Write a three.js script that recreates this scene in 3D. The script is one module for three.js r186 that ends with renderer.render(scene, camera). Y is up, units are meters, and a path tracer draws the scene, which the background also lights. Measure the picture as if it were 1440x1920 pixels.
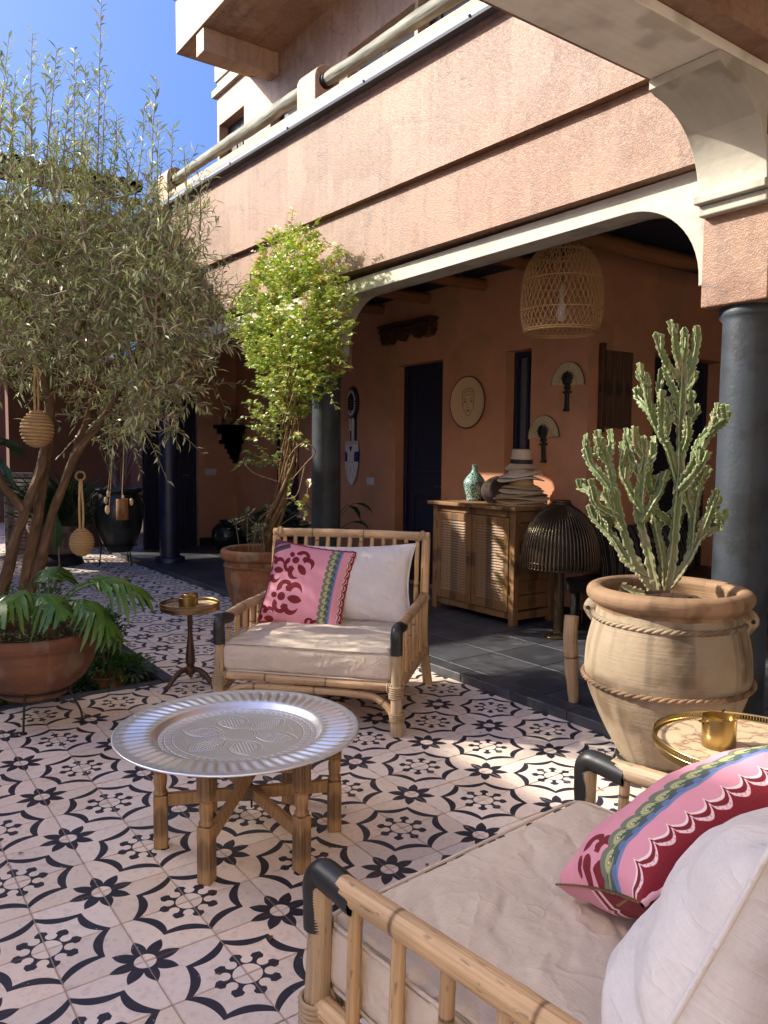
import * as THREE from 'three';
import { mergeGeometries, mergeVertices, toCreasedNormals } from 'three/addons/utils/BufferGeometryUtils.js';
import { RoundedBoxGeometry } from 'three/addons/geometries/RoundedBoxGeometry.js';

// ---------------------------------------------------------------- camera, sky, sun, exposure
const scene = new THREE.Scene();
const camera = new THREE.PerspectiveCamera(66.83, 0.75, 0.05, 600);
camera.position.set(-0.841, 1.3407, 2.9517);
camera.rotation.set(-0.0740, -0.6245, 0.0086, 'YXZ');
camera.updateMatrixWorld(true);
camera.updateProjectionMatrix();

const renderer = new THREE.WebGLRenderer({ antialias: true });
renderer.toneMapping = THREE.LinearToneMapping;
renderer.toneMappingExposure = 4.25;
renderer.shadowMap.enabled = true;
renderer.shadowMap.type = THREE.PCFSoftShadowMap;

const SUN = new THREE.Vector3(-0.569, 0.527, -0.632).normalize();
{
  // clear morning sky: Rayleigh blue overhead, paler towards the horizon, a wide soft forward-scatter round the sun
  const W = 512, H = 256, d = new Float32Array(W * H * 4);
  for (let j = 0; j < H; j++) {
    const el = ((j + 0.5) / H - 0.5) * Math.PI, y = Math.sin(el);
    for (let i = 0; i < W; i++) {
      const az = ((i + 0.5) / W - 0.5) * 2 * Math.PI;
      const x = Math.cos(az) * Math.cos(el), z = Math.sin(az) * Math.cos(el);
      const c = x * SUN.x + y * SUN.y + z * SUN.z;
      const k = (j * W + i) * 4, h = Math.max(0, y);
      const air = Math.exp(-h * 3.2), ray = 0.75 * (1 + c * c);
      const g = 0.87, mie = (1 - g * g) / Math.pow(1 + g * g - 2 * g * c, 1.5) * 0.13;
      let r = 0.018 * ray + 0.032 * air + mie * 0.70, gg = 0.060 * ray + 0.062 * air + mie * 0.60, b = 0.19 * ray + 0.10 * air + mie * 0.48;
      if (y < 0) { r = 0.16; gg = 0.14; b = 0.12; }
      d[k] = r; d[k + 1] = gg; d[k + 2] = b; d[k + 3] = 1;
    }
  }
  const t = new THREE.DataTexture(d, W, H, THREE.RGBAFormat, THREE.FloatType);
  t.mapping = THREE.EquirectangularReflectionMapping;
  t.magFilter = THREE.LinearFilter; t.minFilter = THREE.LinearFilter; t.needsUpdate = true;
  scene.background = t; scene.environment = t;
}
const sun = new THREE.DirectionalLight(new THREE.Color(1.0, 0.93, 0.80), 2.0);
sun.position.copy(SUN).multiplyScalar(30); sun.target.position.set(1, 0, -1);
sun.castShadow = true; sun.shadow.mapSize.set(4096, 4096);
Object.assign(sun.shadow.camera, { left: -14, right: 14, top: 14, bottom: -14, near: 1, far: 80 });
sun.shadow.bias = -0.0004; sun.shadow.radius = 1.4;
scene.add(sun, sun.target);

// ---------------------------------------------------------------- helpers
function rngOf(seed) { let a = seed >>> 0; return () => { a |= 0; a = (a + 0x6D2B79F5) | 0; let t = Math.imul(a ^ (a >>> 15), 1 | a); t = (t + Math.imul(t ^ (t >>> 7), 61 | t)) ^ t; return ((t ^ (t >>> 14)) >>> 0) / 4294967296; }; }
const V = (x, y, z) => new THREE.Vector3(x, y, z);
const lerp = (a, b, t) => a + (b - a) * t, clamp = (x, a = 0, b = 1) => Math.min(b, Math.max(a, x)), sstep = (a, b, x) => { const t = clamp((x - a) / (b - a)); return t * t * (3 - 2 * t); };
const perm = new Uint8Array(512); { const r = rngOf(7), p = [...Array(256).keys()]; for (let i = 255; i > 0; i--) { const j = Math.floor(r() * (i + 1)); [p[i], p[j]] = [p[j], p[i]]; } for (let i = 0; i < 512; i++) perm[i] = p[i & 255]; }
function vn(x, y, px = 256, py = px, s = 0) {         // tiling value noise, periods px, py
  const xi = Math.floor(x), yi = Math.floor(y), fx = x - xi, fy = y - yi, u = fx * fx * (3 - 2 * fx), v = fy * fy * (3 - 2 * fy);
  const x0 = ((xi % px) + px) % px, x1 = (x0 + 1) % px, y0 = ((yi % py) + py) % py, y1 = (y0 + 1) % py;
  const h = (a, b) => perm[(perm[(a + s) & 255] + b) & 255] / 255;
  return lerp(lerp(h(x0, y0), h(x1, y0), u), lerp(h(x0, y1), h(x1, y1), u), v);
}
function fbm(u, v, f, oct = 4, s = 0) { let a = 0.5, t = 0, n = 0; for (let i = 0; i < oct; i++) { t += a * vn(u * f, v * f, f, f, s + i * 17); n += a; a *= 0.5; f *= 2; } return t / n; }
function n3(x, y, z) { return (vn(x + 3.1 * z, y - 1.7 * z, 256, 256, 3) + vn(y + 2.3 * x, z + 0.7 * x, 256, 256, 91) + vn(z - 1.3 * y, x + 1.9 * y, 256, 256, 151)) / 3 * 2 - 1; }

function dataTex(w, h, fn, srgb = true, rep = [1, 1]) {
  const d = new Uint8Array(w * h * 4);
  for (let j = 0; j < h; j++) for (let i = 0; i < w; i++) { const c = fn(i / w, j / h), k = (j * w + i) * 4; if (typeof c === 'number') { d[k] = d[k + 1] = d[k + 2] = clamp(c) * 255; } else { d[k] = clamp(c[0]) * 255; d[k + 1] = clamp(c[1]) * 255; d[k + 2] = clamp(c[2]) * 255; } d[k + 3] = 255; }
  const t = new THREE.DataTexture(d, w, h); t.magFilter = THREE.LinearFilter; t.minFilter = THREE.LinearMipmapLinearFilter; t.generateMipmaps = true;
  t.wrapS = t.wrapT = THREE.RepeatWrapping; t.repeat.set(...rep); if (srgb) t.colorSpace = THREE.SRGBColorSpace; t.needsUpdate = true; return t;
}
function canvasTex(w, h, draw, srgb = true, rep = [1, 1]) {
  const c = document.createElement('canvas'); c.width = w; c.height = h; const x = c.getContext('2d'); draw(x, w, h);
  const t = new THREE.CanvasTexture(c); t.wrapS = t.wrapT = THREE.RepeatWrapping; t.repeat.set(...rep); if (srgb) t.colorSpace = THREE.SRGBColorSpace; return t;
}
const rep = (t, a, b = a) => { const c = t.clone(); c.repeat.set(a, b); c.needsUpdate = true; return c; };
const std = (o) => new THREE.MeshStandardMaterial({ side: THREE.DoubleSide, ...o });
const phys = (o) => new THREE.MeshPhysicalMaterial({ side: THREE.DoubleSide, ...o });
const lin = (r, g, b) => new THREE.Color().setRGB(r, g, b);

const used = {};
function numbered(n) { const k = used[n] = (used[n] ?? -1) + 1; return k ? n + '_' + String(k).padStart(3, '0') : n; }
function data(o, label, category, group, kind) { if (label) o.userData.label = label; if (category) o.userData.category = category; if (group) o.userData.group = group; if (kind) o.userData.kind = kind; return o; }
function thing(name, label, category, pos = [0, 0, 0], turn = 0, group) {
  const o = new THREE.Group(); o.name = numbered(name); o.position.set(...pos); o.rotation.y = turn; scene.add(o); return data(o, label, category, group);
}
function mesh(name, geo, mat, parent = scene) {
  const m = new THREE.Mesh(Array.isArray(geo) ? merge(geo) : geo, mat); m.name = parent === scene ? numbered(name) : name; m.castShadow = m.receiveShadow = true; parent.add(m); return m;
}
function copyOf(src, label, pos, turn, group) { const c = src.clone(); c.name = numbered(src.name.replace(/_\d{3}$/, '')); c.userData = { ...src.userData }; if (label) c.userData.label = label; if (group) c.userData.group = group; c.position.set(...pos); c.rotation.y = turn; scene.add(c); return c; }
function merge(list) {
  const gs = list.map((g) => { let q = g.index ? g.toNonIndexed() : g; for (const k of Object.keys(q.attributes)) if (!['position', 'normal', 'uv', 'color'].includes(k)) q.deleteAttribute(k); return q; });
  const col = gs.some((g) => g.attributes.color), uv = gs.every((g) => g.attributes.uv);
  for (const g of gs) { if (col && !g.attributes.color) g.setAttribute('color', new THREE.BufferAttribute(new Float32Array(g.attributes.position.count * 3).fill(1), 3)); if (!uv) g.deleteAttribute('uv'); }
  return gs.length === 1 ? gs[0] : mergeGeometries(gs);
}
function boxUV(g) {                                    // box projection, uv in metres
  g = g.index ? g.toNonIndexed() : g; const p = g.attributes.position, uv = new Float32Array(p.count * 2), a = V(), b = V(), c = V();
  for (let i = 0; i < p.count; i += 3) {
    a.fromBufferAttribute(p, i); b.fromBufferAttribute(p, i + 1); c.fromBufferAttribute(p, i + 2);
    const n = b.clone().sub(a).cross(c.clone().sub(a)), ax = Math.abs(n.x), ay = Math.abs(n.y), az = Math.abs(n.z);
    [a, b, c].forEach((q, k) => { const [s, t] = ax >= ay && ax >= az ? [q.z, q.y] : ay >= az ? [q.x, q.z] : [q.x, q.y]; uv[(i + k) * 2] = s; uv[(i + k) * 2 + 1] = t; });
  }
  g.setAttribute('uv', new THREE.BufferAttribute(uv, 2)); return g;
}
function bx(w, h, d, x = 0, y = 0, z = 0, r = 0, rot) {   // centred box, small rounded edges when r > 0
  const g = r > 0 ? new RoundedBoxGeometry(w, h, d, 2, Math.min(r, w / 2.01, h / 2.01, d / 2.01)) : new THREE.BoxGeometry(w, h, d);
  const q = boxUV(g); if (rot) { if (rot[0]) q.rotateX(rot[0]); if (rot[1]) q.rotateY(rot[1]); if (rot[2]) q.rotateZ(rot[2]); } q.translate(x, y, z); return q;
}
function bb(x0, x1, y0, y1, z0, z1, r = 0) { return bx(x1 - x0, y1 - y0, z1 - z0, (x0 + x1) / 2, (y0 + y1) / 2, (z0 + z1) / 2, r); }
function shapeOf(pts, holes = []) { const s = new THREE.Shape(pts.map((p) => new THREE.Vector2(p[0], p[1]))); for (const h of holes) s.holes.push(new THREE.Path(h.map((p) => new THREE.Vector2(p[0], p[1])))); return s; }
function prism(pts, depth, bevel = 0, holes = [], steps = 1) {
  const g = new THREE.ExtrudeGeometry(shapeOf(pts, holes), { depth: depth - 2 * bevel, bevelEnabled: bevel > 0, bevelThickness: bevel, bevelSize: bevel, bevelOffset: -bevel, bevelSegments: 2, steps, curveSegments: 12 });
  g.translate(0, 0, bevel); return boxUV(g);
}
function tube(pts, rad, sides = 8, capped = true, wobble = 0, seed = 0) {   // swept tube; rad number or function of t; uv in metres
  const n = pts.length, P = [], N = [], U = [], I = [], T = []; let len = 0; const L = [0];
  for (let i = 1; i < n; i++) { len += pts[i].distanceTo(pts[i - 1]); L.push(len); }
  for (let i = 0; i < n; i++) T.push(pts[Math.min(n - 1, i + 1)].clone().sub(pts[Math.max(0, i - 1)]).normalize());
  let u = Math.abs(T[0].y) < 0.9 ? V(0, 1, 0) : V(1, 0, 0); u.sub(T[0].clone().multiplyScalar(u.dot(T[0]))).normalize();
  const rr = (t) => (typeof rad === 'function' ? rad(t) : rad);
  for (let i = 0; i < n; i++) {
    u.sub(T[i].clone().multiplyScalar(u.dot(T[i]))).normalize(); const w = T[i].clone().cross(u), t = len ? L[i] / len : 0;
    for (let k = 0; k <= sides; k++) {
      const a = (k % sides) / sides * Math.PI * 2, d = u.clone().multiplyScalar(Math.cos(a)).add(w.clone().multiplyScalar(Math.sin(a)));
      const r = rr(t) * (1 + (wobble ? wobble * n3(pts[i].x * 14 + d.x * 2 + seed, pts[i].y * 14 + d.y * 2, pts[i].z * 14 + d.z * 2) : 0));
      P.push(pts[i].x + d.x * r, pts[i].y + d.y * r, pts[i].z + d.z * r); N.push(d.x, d.y, d.z); U.push(k / sides * Math.PI * 2 * rr(0.5), L[i]);
    }
  }
  const S = sides + 1;
  for (let i = 0; i < n - 1; i++) for (let k = 0; k < sides; k++) { const a = i * S + k; I.push(a, a + 1, a + S, a + 1, a + S + 1, a + S); }
  if (capped) for (const [i, s] of [[0, -1], [n - 1, 1]]) { const c = P.length / 3; P.push(pts[i].x, pts[i].y, pts[i].z); N.push(T[i].x * s, T[i].y * s, T[i].z * s); U.push(0, L[i]); for (let k = 0; k < sides; k++) { const o = c + 1 + k; P.push(P[(i * S + k) * 3], P[(i * S + k) * 3 + 1], P[(i * S + k) * 3 + 2]); N.push(T[i].x * s, T[i].y * s, T[i].z * s); U.push(0.01 * k, L[i]); I.push(c, o, c + 1 + (k + 1) % sides); } }
  const g = new THREE.BufferGeometry(); g.setAttribute('position', new THREE.Float32BufferAttribute(P, 3)); g.setAttribute('normal', new THREE.Float32BufferAttribute(N, 3)); g.setAttribute('uv', new THREE.Float32BufferAttribute(U, 2)); g.setIndex(I);
  if (wobble) g.computeVertexNormals(); return g;
}
const rod = (a, b, r, sides = 8, r2 = r) => tube([V(...a), V(...b)], (t) => lerp(r, r2, t), sides);
const curve = (pts, n = 16, closed = false) => new THREE.CatmullRomCurve3(pts.map((p) => (p.isVector3 ? p : V(...p))), closed, 'centripetal').getPoints(n);
function lathe(prof, seg = 48, wob = 0, seed = 0) {        // profile [[r, y], ...] smoothed by its own points; uv in metres
  const g = new THREE.LatheGeometry(prof.map((p) => new THREE.Vector2(Math.max(p[0], 1e-4), p[1])), seg), p = g.attributes.position, uv = g.attributes.uv, rm = Math.max(...prof.map((q) => q[0])); let L = [0];
  for (let i = 1; i < prof.length; i++) L.push(L[i - 1] + Math.hypot(prof[i][0] - prof[i - 1][0], prof[i][1] - prof[i - 1][1]));
  for (let i = 0; i < uv.count; i++) uv.setXY(i, uv.getX(i) * 2 * Math.PI * rm, L[i % prof.length]);
  if (wob) { for (let i = 0; i < p.count; i++) { const x = p.getX(i), y = p.getY(i), z = p.getZ(i), k = 1 + wob * n3(x * 5 + seed, y * 5, z * 5); p.setXYZ(i, x * k, y + wob * 0.25 * n3(x * 4, seed, z * 4), z * k); } g.computeVertexNormals(); const n = g.attributes.normal, m = prof.length; for (let j = 0; j < m; j++) { const a = j, b = seg * m + j, v = V(n.getX(a) + n.getX(b), n.getY(a) + n.getY(b), n.getZ(a) + n.getZ(b)).normalize(); n.setXYZ(a, v.x, v.y, v.z); n.setXYZ(b, v.x, v.y, v.z); } }
  return g;
}
function smooth(prof, n = 40) { return new THREE.SplineCurve(prof.map((p) => new THREE.Vector2(p[0], p[1]))).getPoints(n).map((p) => [p.x, p.y]); }
function gridGeo(nu, nv, fn, uvf) {
  const P = [], U = [], I = [];
  for (let j = 0; j <= nv; j++) for (let i = 0; i <= nu; i++) { const p = fn(i / nu, j / nv); P.push(p.x, p.y, p.z); const q = uvf ? uvf(i / nu, j / nv) : [i / nu, j / nv]; U.push(q[0], q[1]); }
  for (let j = 0; j < nv; j++) for (let i = 0; i < nu; i++) { const a = j * (nu + 1) + i; I.push(a, a + 1, a + nu + 1, a + 1, a + nu + 2, a + nu + 1); }
  const g = new THREE.BufferGeometry(); g.setAttribute('position', new THREE.Float32BufferAttribute(P, 3)); g.setAttribute('uv', new THREE.Float32BufferAttribute(U, 2)); g.setIndex(I); g.computeVertexNormals(); return g;
}
class Leaves {                                            // collects leaf blades: four faces each, folded along the midrib
  constructor() { this.p = []; this.c = []; this.n = 0; }
  add(o, dir, up, L, W, col, droop = 0.12, fold = 0.18, wide = 0.45) {
    const d = dir.clone().normalize(), s = d.clone().cross(up).normalize(); if (!(s.lengthSq() > 0.1)) s.set(1, 0, 0); const n = s.clone().cross(d).normalize();
    const at = (l, w, h) => o.clone().addScaledVector(d, l * L).addScaledVector(s, w * W).addScaledVector(n, h * L);
    const b = at(0, 0, 0), m = at(wide, 0, -0.02), l = at(wide, -0.5, fold * W / L), r = at(wide, 0.5, fold * W / L), l2 = at(wide + 0.27, -0.36, fold * W / L - droop * 0.35), r2 = at(wide + 0.27, 0.36, fold * W / L - droop * 0.35), m2 = at(wide + 0.27, 0, -droop * 0.4), t = at(1, 0, -droop);
    for (const q of [b, l, m, b, m, r, l, l2, m2, l, m2, m, m, m2, r2, m, r2, r, l2, t, m2, m2, t, r2]) this.p.push(q.x, q.y, q.z);
    for (let i = 0; i < 24; i++) this.c.push(col[0], col[1], col[2]); this.n++;
  }
  build() { const g = new THREE.BufferGeometry(); g.setAttribute('position', new THREE.Float32BufferAttribute(this.p, 3)); g.setAttribute('color', new THREE.Float32BufferAttribute(this.c, 3)); g.computeVertexNormals(); return g; }
}
// ---------------------------------------------------------------- materials
const T = {};
T.stuccoBump = dataTex(1024, 1024, (u, v) => {
  const wx = 0.012 * (fbm(u, v, 24, 2, 5) - 0.5), wy = 0.012 * (fbm(u, v, 24, 2, 45) - 0.5);
  const r1 = 1 - Math.abs(2 * vn((u + wx) * 64, (v + wy) * 88, 64, 88, 9) - 1), r2 = 1 - Math.abs(2 * vn((u + wy) * 128, (v + wx) * 150, 128, 150, 33) - 1);
  return 0.45 * r1 * r1 + 0.3 * r2 + 0.25 * fbm(u, v, 8, 3, 71);
}, false);
T.stucco = dataTex(1024, 1024, (u, v) => { const a = fbm(u, v, 4, 6, 11), b = fbm(u, v, 150, 2, 61), st = Math.pow(vn(u * 70, v * 3, 70, 3, 88), 2) * fbm(u, v, 6, 3, 31), pt = sstep(0.55, 0.62, fbm(u, v, 5, 4, 191)), cr = Math.pow(1 - Math.abs(2 * fbm(u, v, 7, 5, 231) - 1), 40), k = 0.82 + 0.26 * (a - 0.1) + 0.16 * (b - 0.5) - 0.20 * st + 0.07 * pt - 0.14 * cr; return [k, k * (0.985 + 0.05 * pt - 0.02 * st), k * (0.97 + 0.09 * pt - 0.03 * st)]; }, true, [0.4, 0.4]);
T.plaster = dataTex(512, 512, (u, v) => { const a = fbm(u, v, 4, 5, 21), b = fbm(u, v, 14, 3, 121), g = sstep(0.56, 0.72, fbm(u, v, 6, 4, 222)), br = vn(u * 5, v * 110, 5, 110, 19); const k = 0.84 + 0.17 * a + 0.06 * (b - 0.5) - 0.12 * g + 0.03 * br; return [k, k * (0.995 - 0.015 * g), k * (0.96 + 0.03 * b - 0.04 * g)]; });
T.plasterBump = dataTex(512, 512, (u, v) => 0.6 * fbm(u, v, 6, 5, 31) + 0.4 * fbm(u, v, 40, 2, 77), false);
T.wood = dataTex(512, 512, (u, v) => { const g = fbm(u * 1 + 0.02 * Math.sin(v * 12.566), v, 3, 3, 14), s = vn(u * 60 + 3 * g, v * 4, 60, 4, 52), s2 = vn(u * 150, v * 9, 150, 9, 152), kn = fbm(u, v, 5, 2, 99); const k = 0.68 + 0.22 * s * (0.6 + 0.4 * g) + 0.12 * s2 - 0.22 * sstep(0.66, 0.8, kn); return [k, k * (0.96 - 0.04 * s), k * (0.9 - 0.08 * s)]; });
T.woodBump = dataTex(512, 512, (u, v) => 0.6 * vn(u * 60, v * 4, 60, 4, 52) + 0.4 * vn(u * 150, v * 9, 150, 9, 152), false);
T.clay = dataTex(512, 512, (u, v) => { const a = fbm(u, v, 4, 5, 41), b = fbm(u, v, 22, 3, 141), w = sstep(0.5, 0.68, fbm(u, v, 6, 4, 203)), k = 0.62 + 0.42 * a + 0.16 * (b - 0.5); return [k * lerp(1, 1.08, w), k * lerp(0.94, 1.24, w), k * lerp(0.88, 1.4, w)]; });
T.urn = dataTex(512, 512, (u, v) => { const a = fbm(u, v, 3, 5, 43), b = fbm(u, v, 18, 3, 171), st = sstep(0.52, 0.72, fbm(u, v, 5, 4, 233)), dr = sstep(0.5, 0.9, vn(u * 34, v * 3, 34, 3, 15)) * fbm(u, v, 3, 2, 19), k = 0.8 + 0.22 * a + 0.09 * (b - 0.5) - 0.26 * st - 0.22 * dr; return [k, k * (0.985 - 0.05 * st), k * (0.96 - 0.1 * st)]; });
T.clayBump = dataTex(512, 512, (u, v) => 0.55 * fbm(u, v, 10, 4, 91) + 0.25 * vn(u * 3, v * 90, 3, 90, 12) + 0.2 * fbm(u, v, 70, 2, 18), false);
T.weave = dataTex(256, 256, (u, v) => { const a = Math.sin(u * 128 * Math.PI), b = Math.sin(v * 128 * Math.PI); return 0.5 + 0.25 * a * (Math.floor(u * 64 + Math.floor(v * 64)) % 2 ? 1 : 0.4) + 0.25 * b; }, false);
T.cloth = dataTex(1024, 1024, (u, v) => { const wx = 0.06 * (fbm(u, v, 5, 3, 3) - 0.5), wy = 0.06 * (fbm(u, v, 5, 3, 43) - 0.5), r1 = Math.pow(1 - Math.abs(2 * fbm(u + wx, v + wy, 5, 4, 71) - 1), 7), r2 = Math.pow(1 - Math.abs(2 * vn((u + wy) * 9, (v + wx) * 16, 9, 16, 23) - 1), 8), w = (vn(u * 340, v * 60, 340, 60, 2) + vn(u * 60, v * 340, 60, 340, 5)) * 0.5; return 0.25 + 0.42 * r1 + 0.16 * r2 + 0.15 * w; }, false);
T.linen = dataTex(512, 512, (u, v) => { const k = 0.9 + 0.10 * fbm(u, v, 4, 4, 25) + 0.022 * (vn(u * 256, v * 40, 256, 40, 2) - 0.5) + 0.022 * (vn(u * 40, v * 256, 40, 256, 5) - 0.5); return [k, k * 0.995, k * 0.985]; });
T.slate = dataTex(512, 512, (u, v) => { const a = fbm(u, v, 4, 5, 27), b = fbm(u, v, 16, 4, 127), c = sstep(0.55, 0.75, fbm(u, v, 7, 3, 217)); const k = 0.62 + 0.35 * a + 0.16 * (b - 0.5) + 0.18 * c; return [k, k * (1 - 0.02 * c), k * (1 + 0.03 * b)]; });
T.cane = dataTex(256, 512, (u, v) => { const s1 = vn(u * 40, v * 3, 40, 3, 52), s2 = vn(u * 110, v * 8, 110, 8, 152), a = fbm(u, v, 4, 4, 61), nd = Math.exp(-Math.pow((v - 0.37) / 0.007, 2)) + Math.exp(-Math.pow((v - 0.84) / 0.006, 2)), sp = sstep(0.72, 0.8, fbm(u, v, 22, 3, 177)), k = 0.72 + 0.14 * s1 + 0.08 * s2 + 0.22 * (a - 0.4) - 0.35 * nd - 0.18 * sp; return [k, k * (0.96 - 0.06 * nd), k * (0.90 - 0.1 * nd)]; });
T.wash = dataTex(512, 512, (u, v) => { const a = fbm(u, v, 3, 5, 111), b = fbm(u, v, 18, 3, 213), c = sstep(0.52, 0.68, fbm(u, v, 5, 4, 17)), k = 0.80 + 0.24 * a + 0.06 * (b - 0.5) - 0.07 * c; return [k, k * (0.98 + 0.04 * c), k * (0.96 + 0.05 * b)]; }, true, [0.45, 0.45]);
T.bark = dataTex(256, 256, (u, v) => { const a = fbm(u, v, 6, 4, 77), s = vn(u * 20, v * 5, 20, 5, 8), k = 0.55 + 0.4 * a + 0.2 * (s - 0.5); return [k, k * 0.97, k * 0.93]; });
T.barkBump = dataTex(256, 256, (u, v) => 0.5 * vn(u * 20, v * 6, 20, 6, 8) + 0.5 * fbm(u, v, 10, 4, 78), false);
T.soil = dataTex(256, 256, (u, v) => { const k = 0.4 + 0.6 * fbm(u, v, 12, 4, 57); return [k, k * 0.9, k * 0.8]; });
T.rope = dataTex(128, 128, (u, v) => { const k = 0.7 + 0.3 * Math.abs(Math.sin((u * 6 + v * 6) * Math.PI)); return [k, k * 0.97, k * 0.92]; });
T.scratch = dataTex(512, 512, (u, v) => 0.5 + 0.3 * (vn(u * 6, v * 200, 6, 200, 3) - 0.5) + 0.5 * (fbm(u, v, 20, 3, 4) - 0.5), false);

const m = {};
m.pink = phys({ color: lin(0.295, 0.155, 0.092), map: T.stucco, bumpMap: rep(T.stuccoBump, 2.1), bumpScale: 0.0022, roughness: 0.55, ior: 1.5 });
m.pale = phys({ color: lin(0.50, 0.305, 0.19), map: T.stucco, bumpMap: rep(T.stuccoBump, 1.7), bumpScale: 0.0022, roughness: 0.55, ior: 1.55 });
m.wallIn = std({ color: lin(0.58, 0.275, 0.145), map: T.wash, bumpMap: rep(T.plasterBump, 1.5), bumpScale: 0.0012, roughness: 0.75 });
m.cream = std({ color: lin(0.46, 0.435, 0.375), map: T.plaster, bumpMap: T.plasterBump, bumpScale: 0.003, roughness: 0.6 });
m.wallPale = std({ color: lin(0.78, 0.70, 0.60), map: rep(T.plaster, 0.5), bumpMap: T.plasterBump, bumpScale: 0.002, roughness: 0.8 });
m.soffit = std({ color: lin(0.84, 0.78, 0.70), map: rep(T.plaster, 0.7), bumpMap: T.plasterBump, bumpScale: 0.0015, roughness: 0.8 });
m.navy = std({ color: lin(0.006, 0.009, 0.026), roughness: 0.5, bumpMap: rep(T.woodBump, 2), bumpScale: 0.0006 });
m.column = phys({ specularIntensity: 0.6, color: lin(0.043, 0.053, 0.07), map: rep(T.plaster, 1.2), bumpMap: rep(T.plasterBump, 2), bumpScale: 0.002, roughness: 0.5 });
m.columnBlue = phys({ color: lin(0.010, 0.015, 0.05), map: rep(T.plaster, 1.2), roughness: 0.4, clearcoat: 0.25, clearcoatRoughness: 0.35 });
m.ceiling = std({ color: lin(0.010, 0.013, 0.026), roughness: 0.7 });
m.slate = [0, 1, 2, 3].map((i) => std({ color: lin(0.058 + 0.012 * i, 0.060 + 0.012 * i, 0.070 + 0.012 * i), map: rep(T.slate, 1 + 0.13 * i), bumpMap: rep(T.slate, 1.3), bumpScale: 0.0016, roughness: 0.5 }));
m.grout = std({ color: lin(0.42, 0.33, 0.26), roughness: 0.95, bumpMap: rep(T.plasterBump, 4), bumpScale: 0.001 });
m.darkGrout = std({ color: lin(0.05, 0.05, 0.052), roughness: 0.95 });
m.log = std({ color: lin(0.36, 0.17, 0.07), map: rep(T.wood, 2, 0.7), bumpMap: rep(T.barkBump, 3, 1), bumpScale: 0.004, roughness: 0.8 });
m.paleLog = std({ color: lin(0.40, 0.43, 0.37), map: rep(T.bark, 3, 0.8), bumpMap: rep(T.barkBump, 4, 1), bumpScale: 0.004, roughness: 0.75 });
m.zinc = std({ color: lin(0.10, 0.11, 0.13), roughness: 0.5, metalness: 0.6, bumpMap: rep(T.scratch, 1), bumpScale: 0.0003 });
m.rattan = std({ color: lin(0.78, 0.55, 0.335), map: rep(T.cane, 6, 1.5), bumpMap: rep(T.woodBump, 6, 1.2), bumpScale: 0.0009, roughness: 0.5 });
m.rattanWorn = std({ color: lin(0.62, 0.475, 0.33), map: rep(T.cane, 6, 1.3), bumpMap: rep(T.woodBump, 7, 1), bumpScale: 0.0012, roughness: 0.6 });
m.rattanVar = [[0.80, 0.57, 0.35], [0.70, 0.48, 0.28], [0.74, 0.55, 0.36], [0.62, 0.43, 0.26]].map((c, i) => std({ color: lin(...c), map: rep(T.cane, 6 + i, 1.1 + 0.35 * i), bumpMap: rep(T.woodBump, 6, 1.2), bumpScale: 0.0011, roughness: 0.46 + 0.05 * i }));
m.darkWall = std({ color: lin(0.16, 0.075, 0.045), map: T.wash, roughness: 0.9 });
m.wrap = std({ color: lin(0.018, 0.017, 0.017), roughness: 0.42 });
m.canvasCloth = std({ color: lin(0.69, 0.575, 0.47), map: rep(T.linen, 2.4), bumpMap: rep(T.cloth, 1.7), bumpScale: 0.006, roughness: 0.95 });
m.whiteCloth = std({ color: lin(0.78, 0.735, 0.73), map: rep(T.linen, 2.6), bumpMap: rep(T.cloth, 2.1), bumpScale: 0.0055, roughness: 0.92 });
m.terracotta = std({ color: lin(0.38, 0.18, 0.095), map: rep(T.clay, 1.6), bumpMap: rep(T.clayBump, 2.5), bumpScale: 0.003, roughness: 0.85 });
m.oldClay = std({ color: lin(0.22, 0.10, 0.057), map: rep(T.clay, 1.3), bumpMap: rep(T.clayBump, 2), bumpScale: 0.004, roughness: 0.8 });
m.paleClay = std({ color: lin(0.345, 0.272, 0.188), map: rep(T.urn, 0.9), bumpMap: rep(T.clayBump, 2), bumpScale: 0.003, roughness: 0.78 });
m.rimClay = std({ color: lin(0.33, 0.205, 0.118), map: rep(T.urn, 1.2), bumpMap: rep(T.clayBump, 2.5), bumpScale: 0.003, roughness: 0.75 });
m.soil = std({ color: lin(0.11, 0.055, 0.03), map: rep(T.soil, 3), bumpMap: rep(T.soil, 5), bumpScale: 0.02, roughness: 1 });
m.iron = std({ color: lin(0.02, 0.018, 0.016), roughness: 0.55, metalness: 0.4 });
m.brass = std({ color: lin(0.50, 0.36, 0.15), roughness: 0.3, metalness: 1, bumpMap: rep(T.scratch, 3), bumpScale: 0.0002 });
m.oldBrass = std({ color: lin(0.30, 0.20, 0.085), roughness: 0.42, metalness: 1 });
m.bark = std({ color: lin(0.22, 0.135, 0.08), map: rep(T.bark, 5, 3), bumpMap: rep(T.barkBump, 5, 3), bumpScale: 0.012, roughness: 0.9 });
m.twig = std({ color: lin(0.24, 0.18, 0.12), roughness: 0.85 });
m.vineStem = std({ color: lin(0.35, 0.22, 0.11), map: rep(T.bark, 8, 4), bumpMap: rep(T.barkBump, 8, 4), bumpScale: 0.003, roughness: 0.8 });
m.olive = phys({ vertexColors: true, roughness: 0.36, transmission: 0.42, thickness: 0, specularIntensity: 0.8 });
m.leaf = phys({ vertexColors: true, roughness: 0.5, transmission: 0.6, thickness: 0 });
m.leafDark = phys({ vertexColors: true, roughness: 0.45, transmission: 0.3, thickness: 0 });
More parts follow.
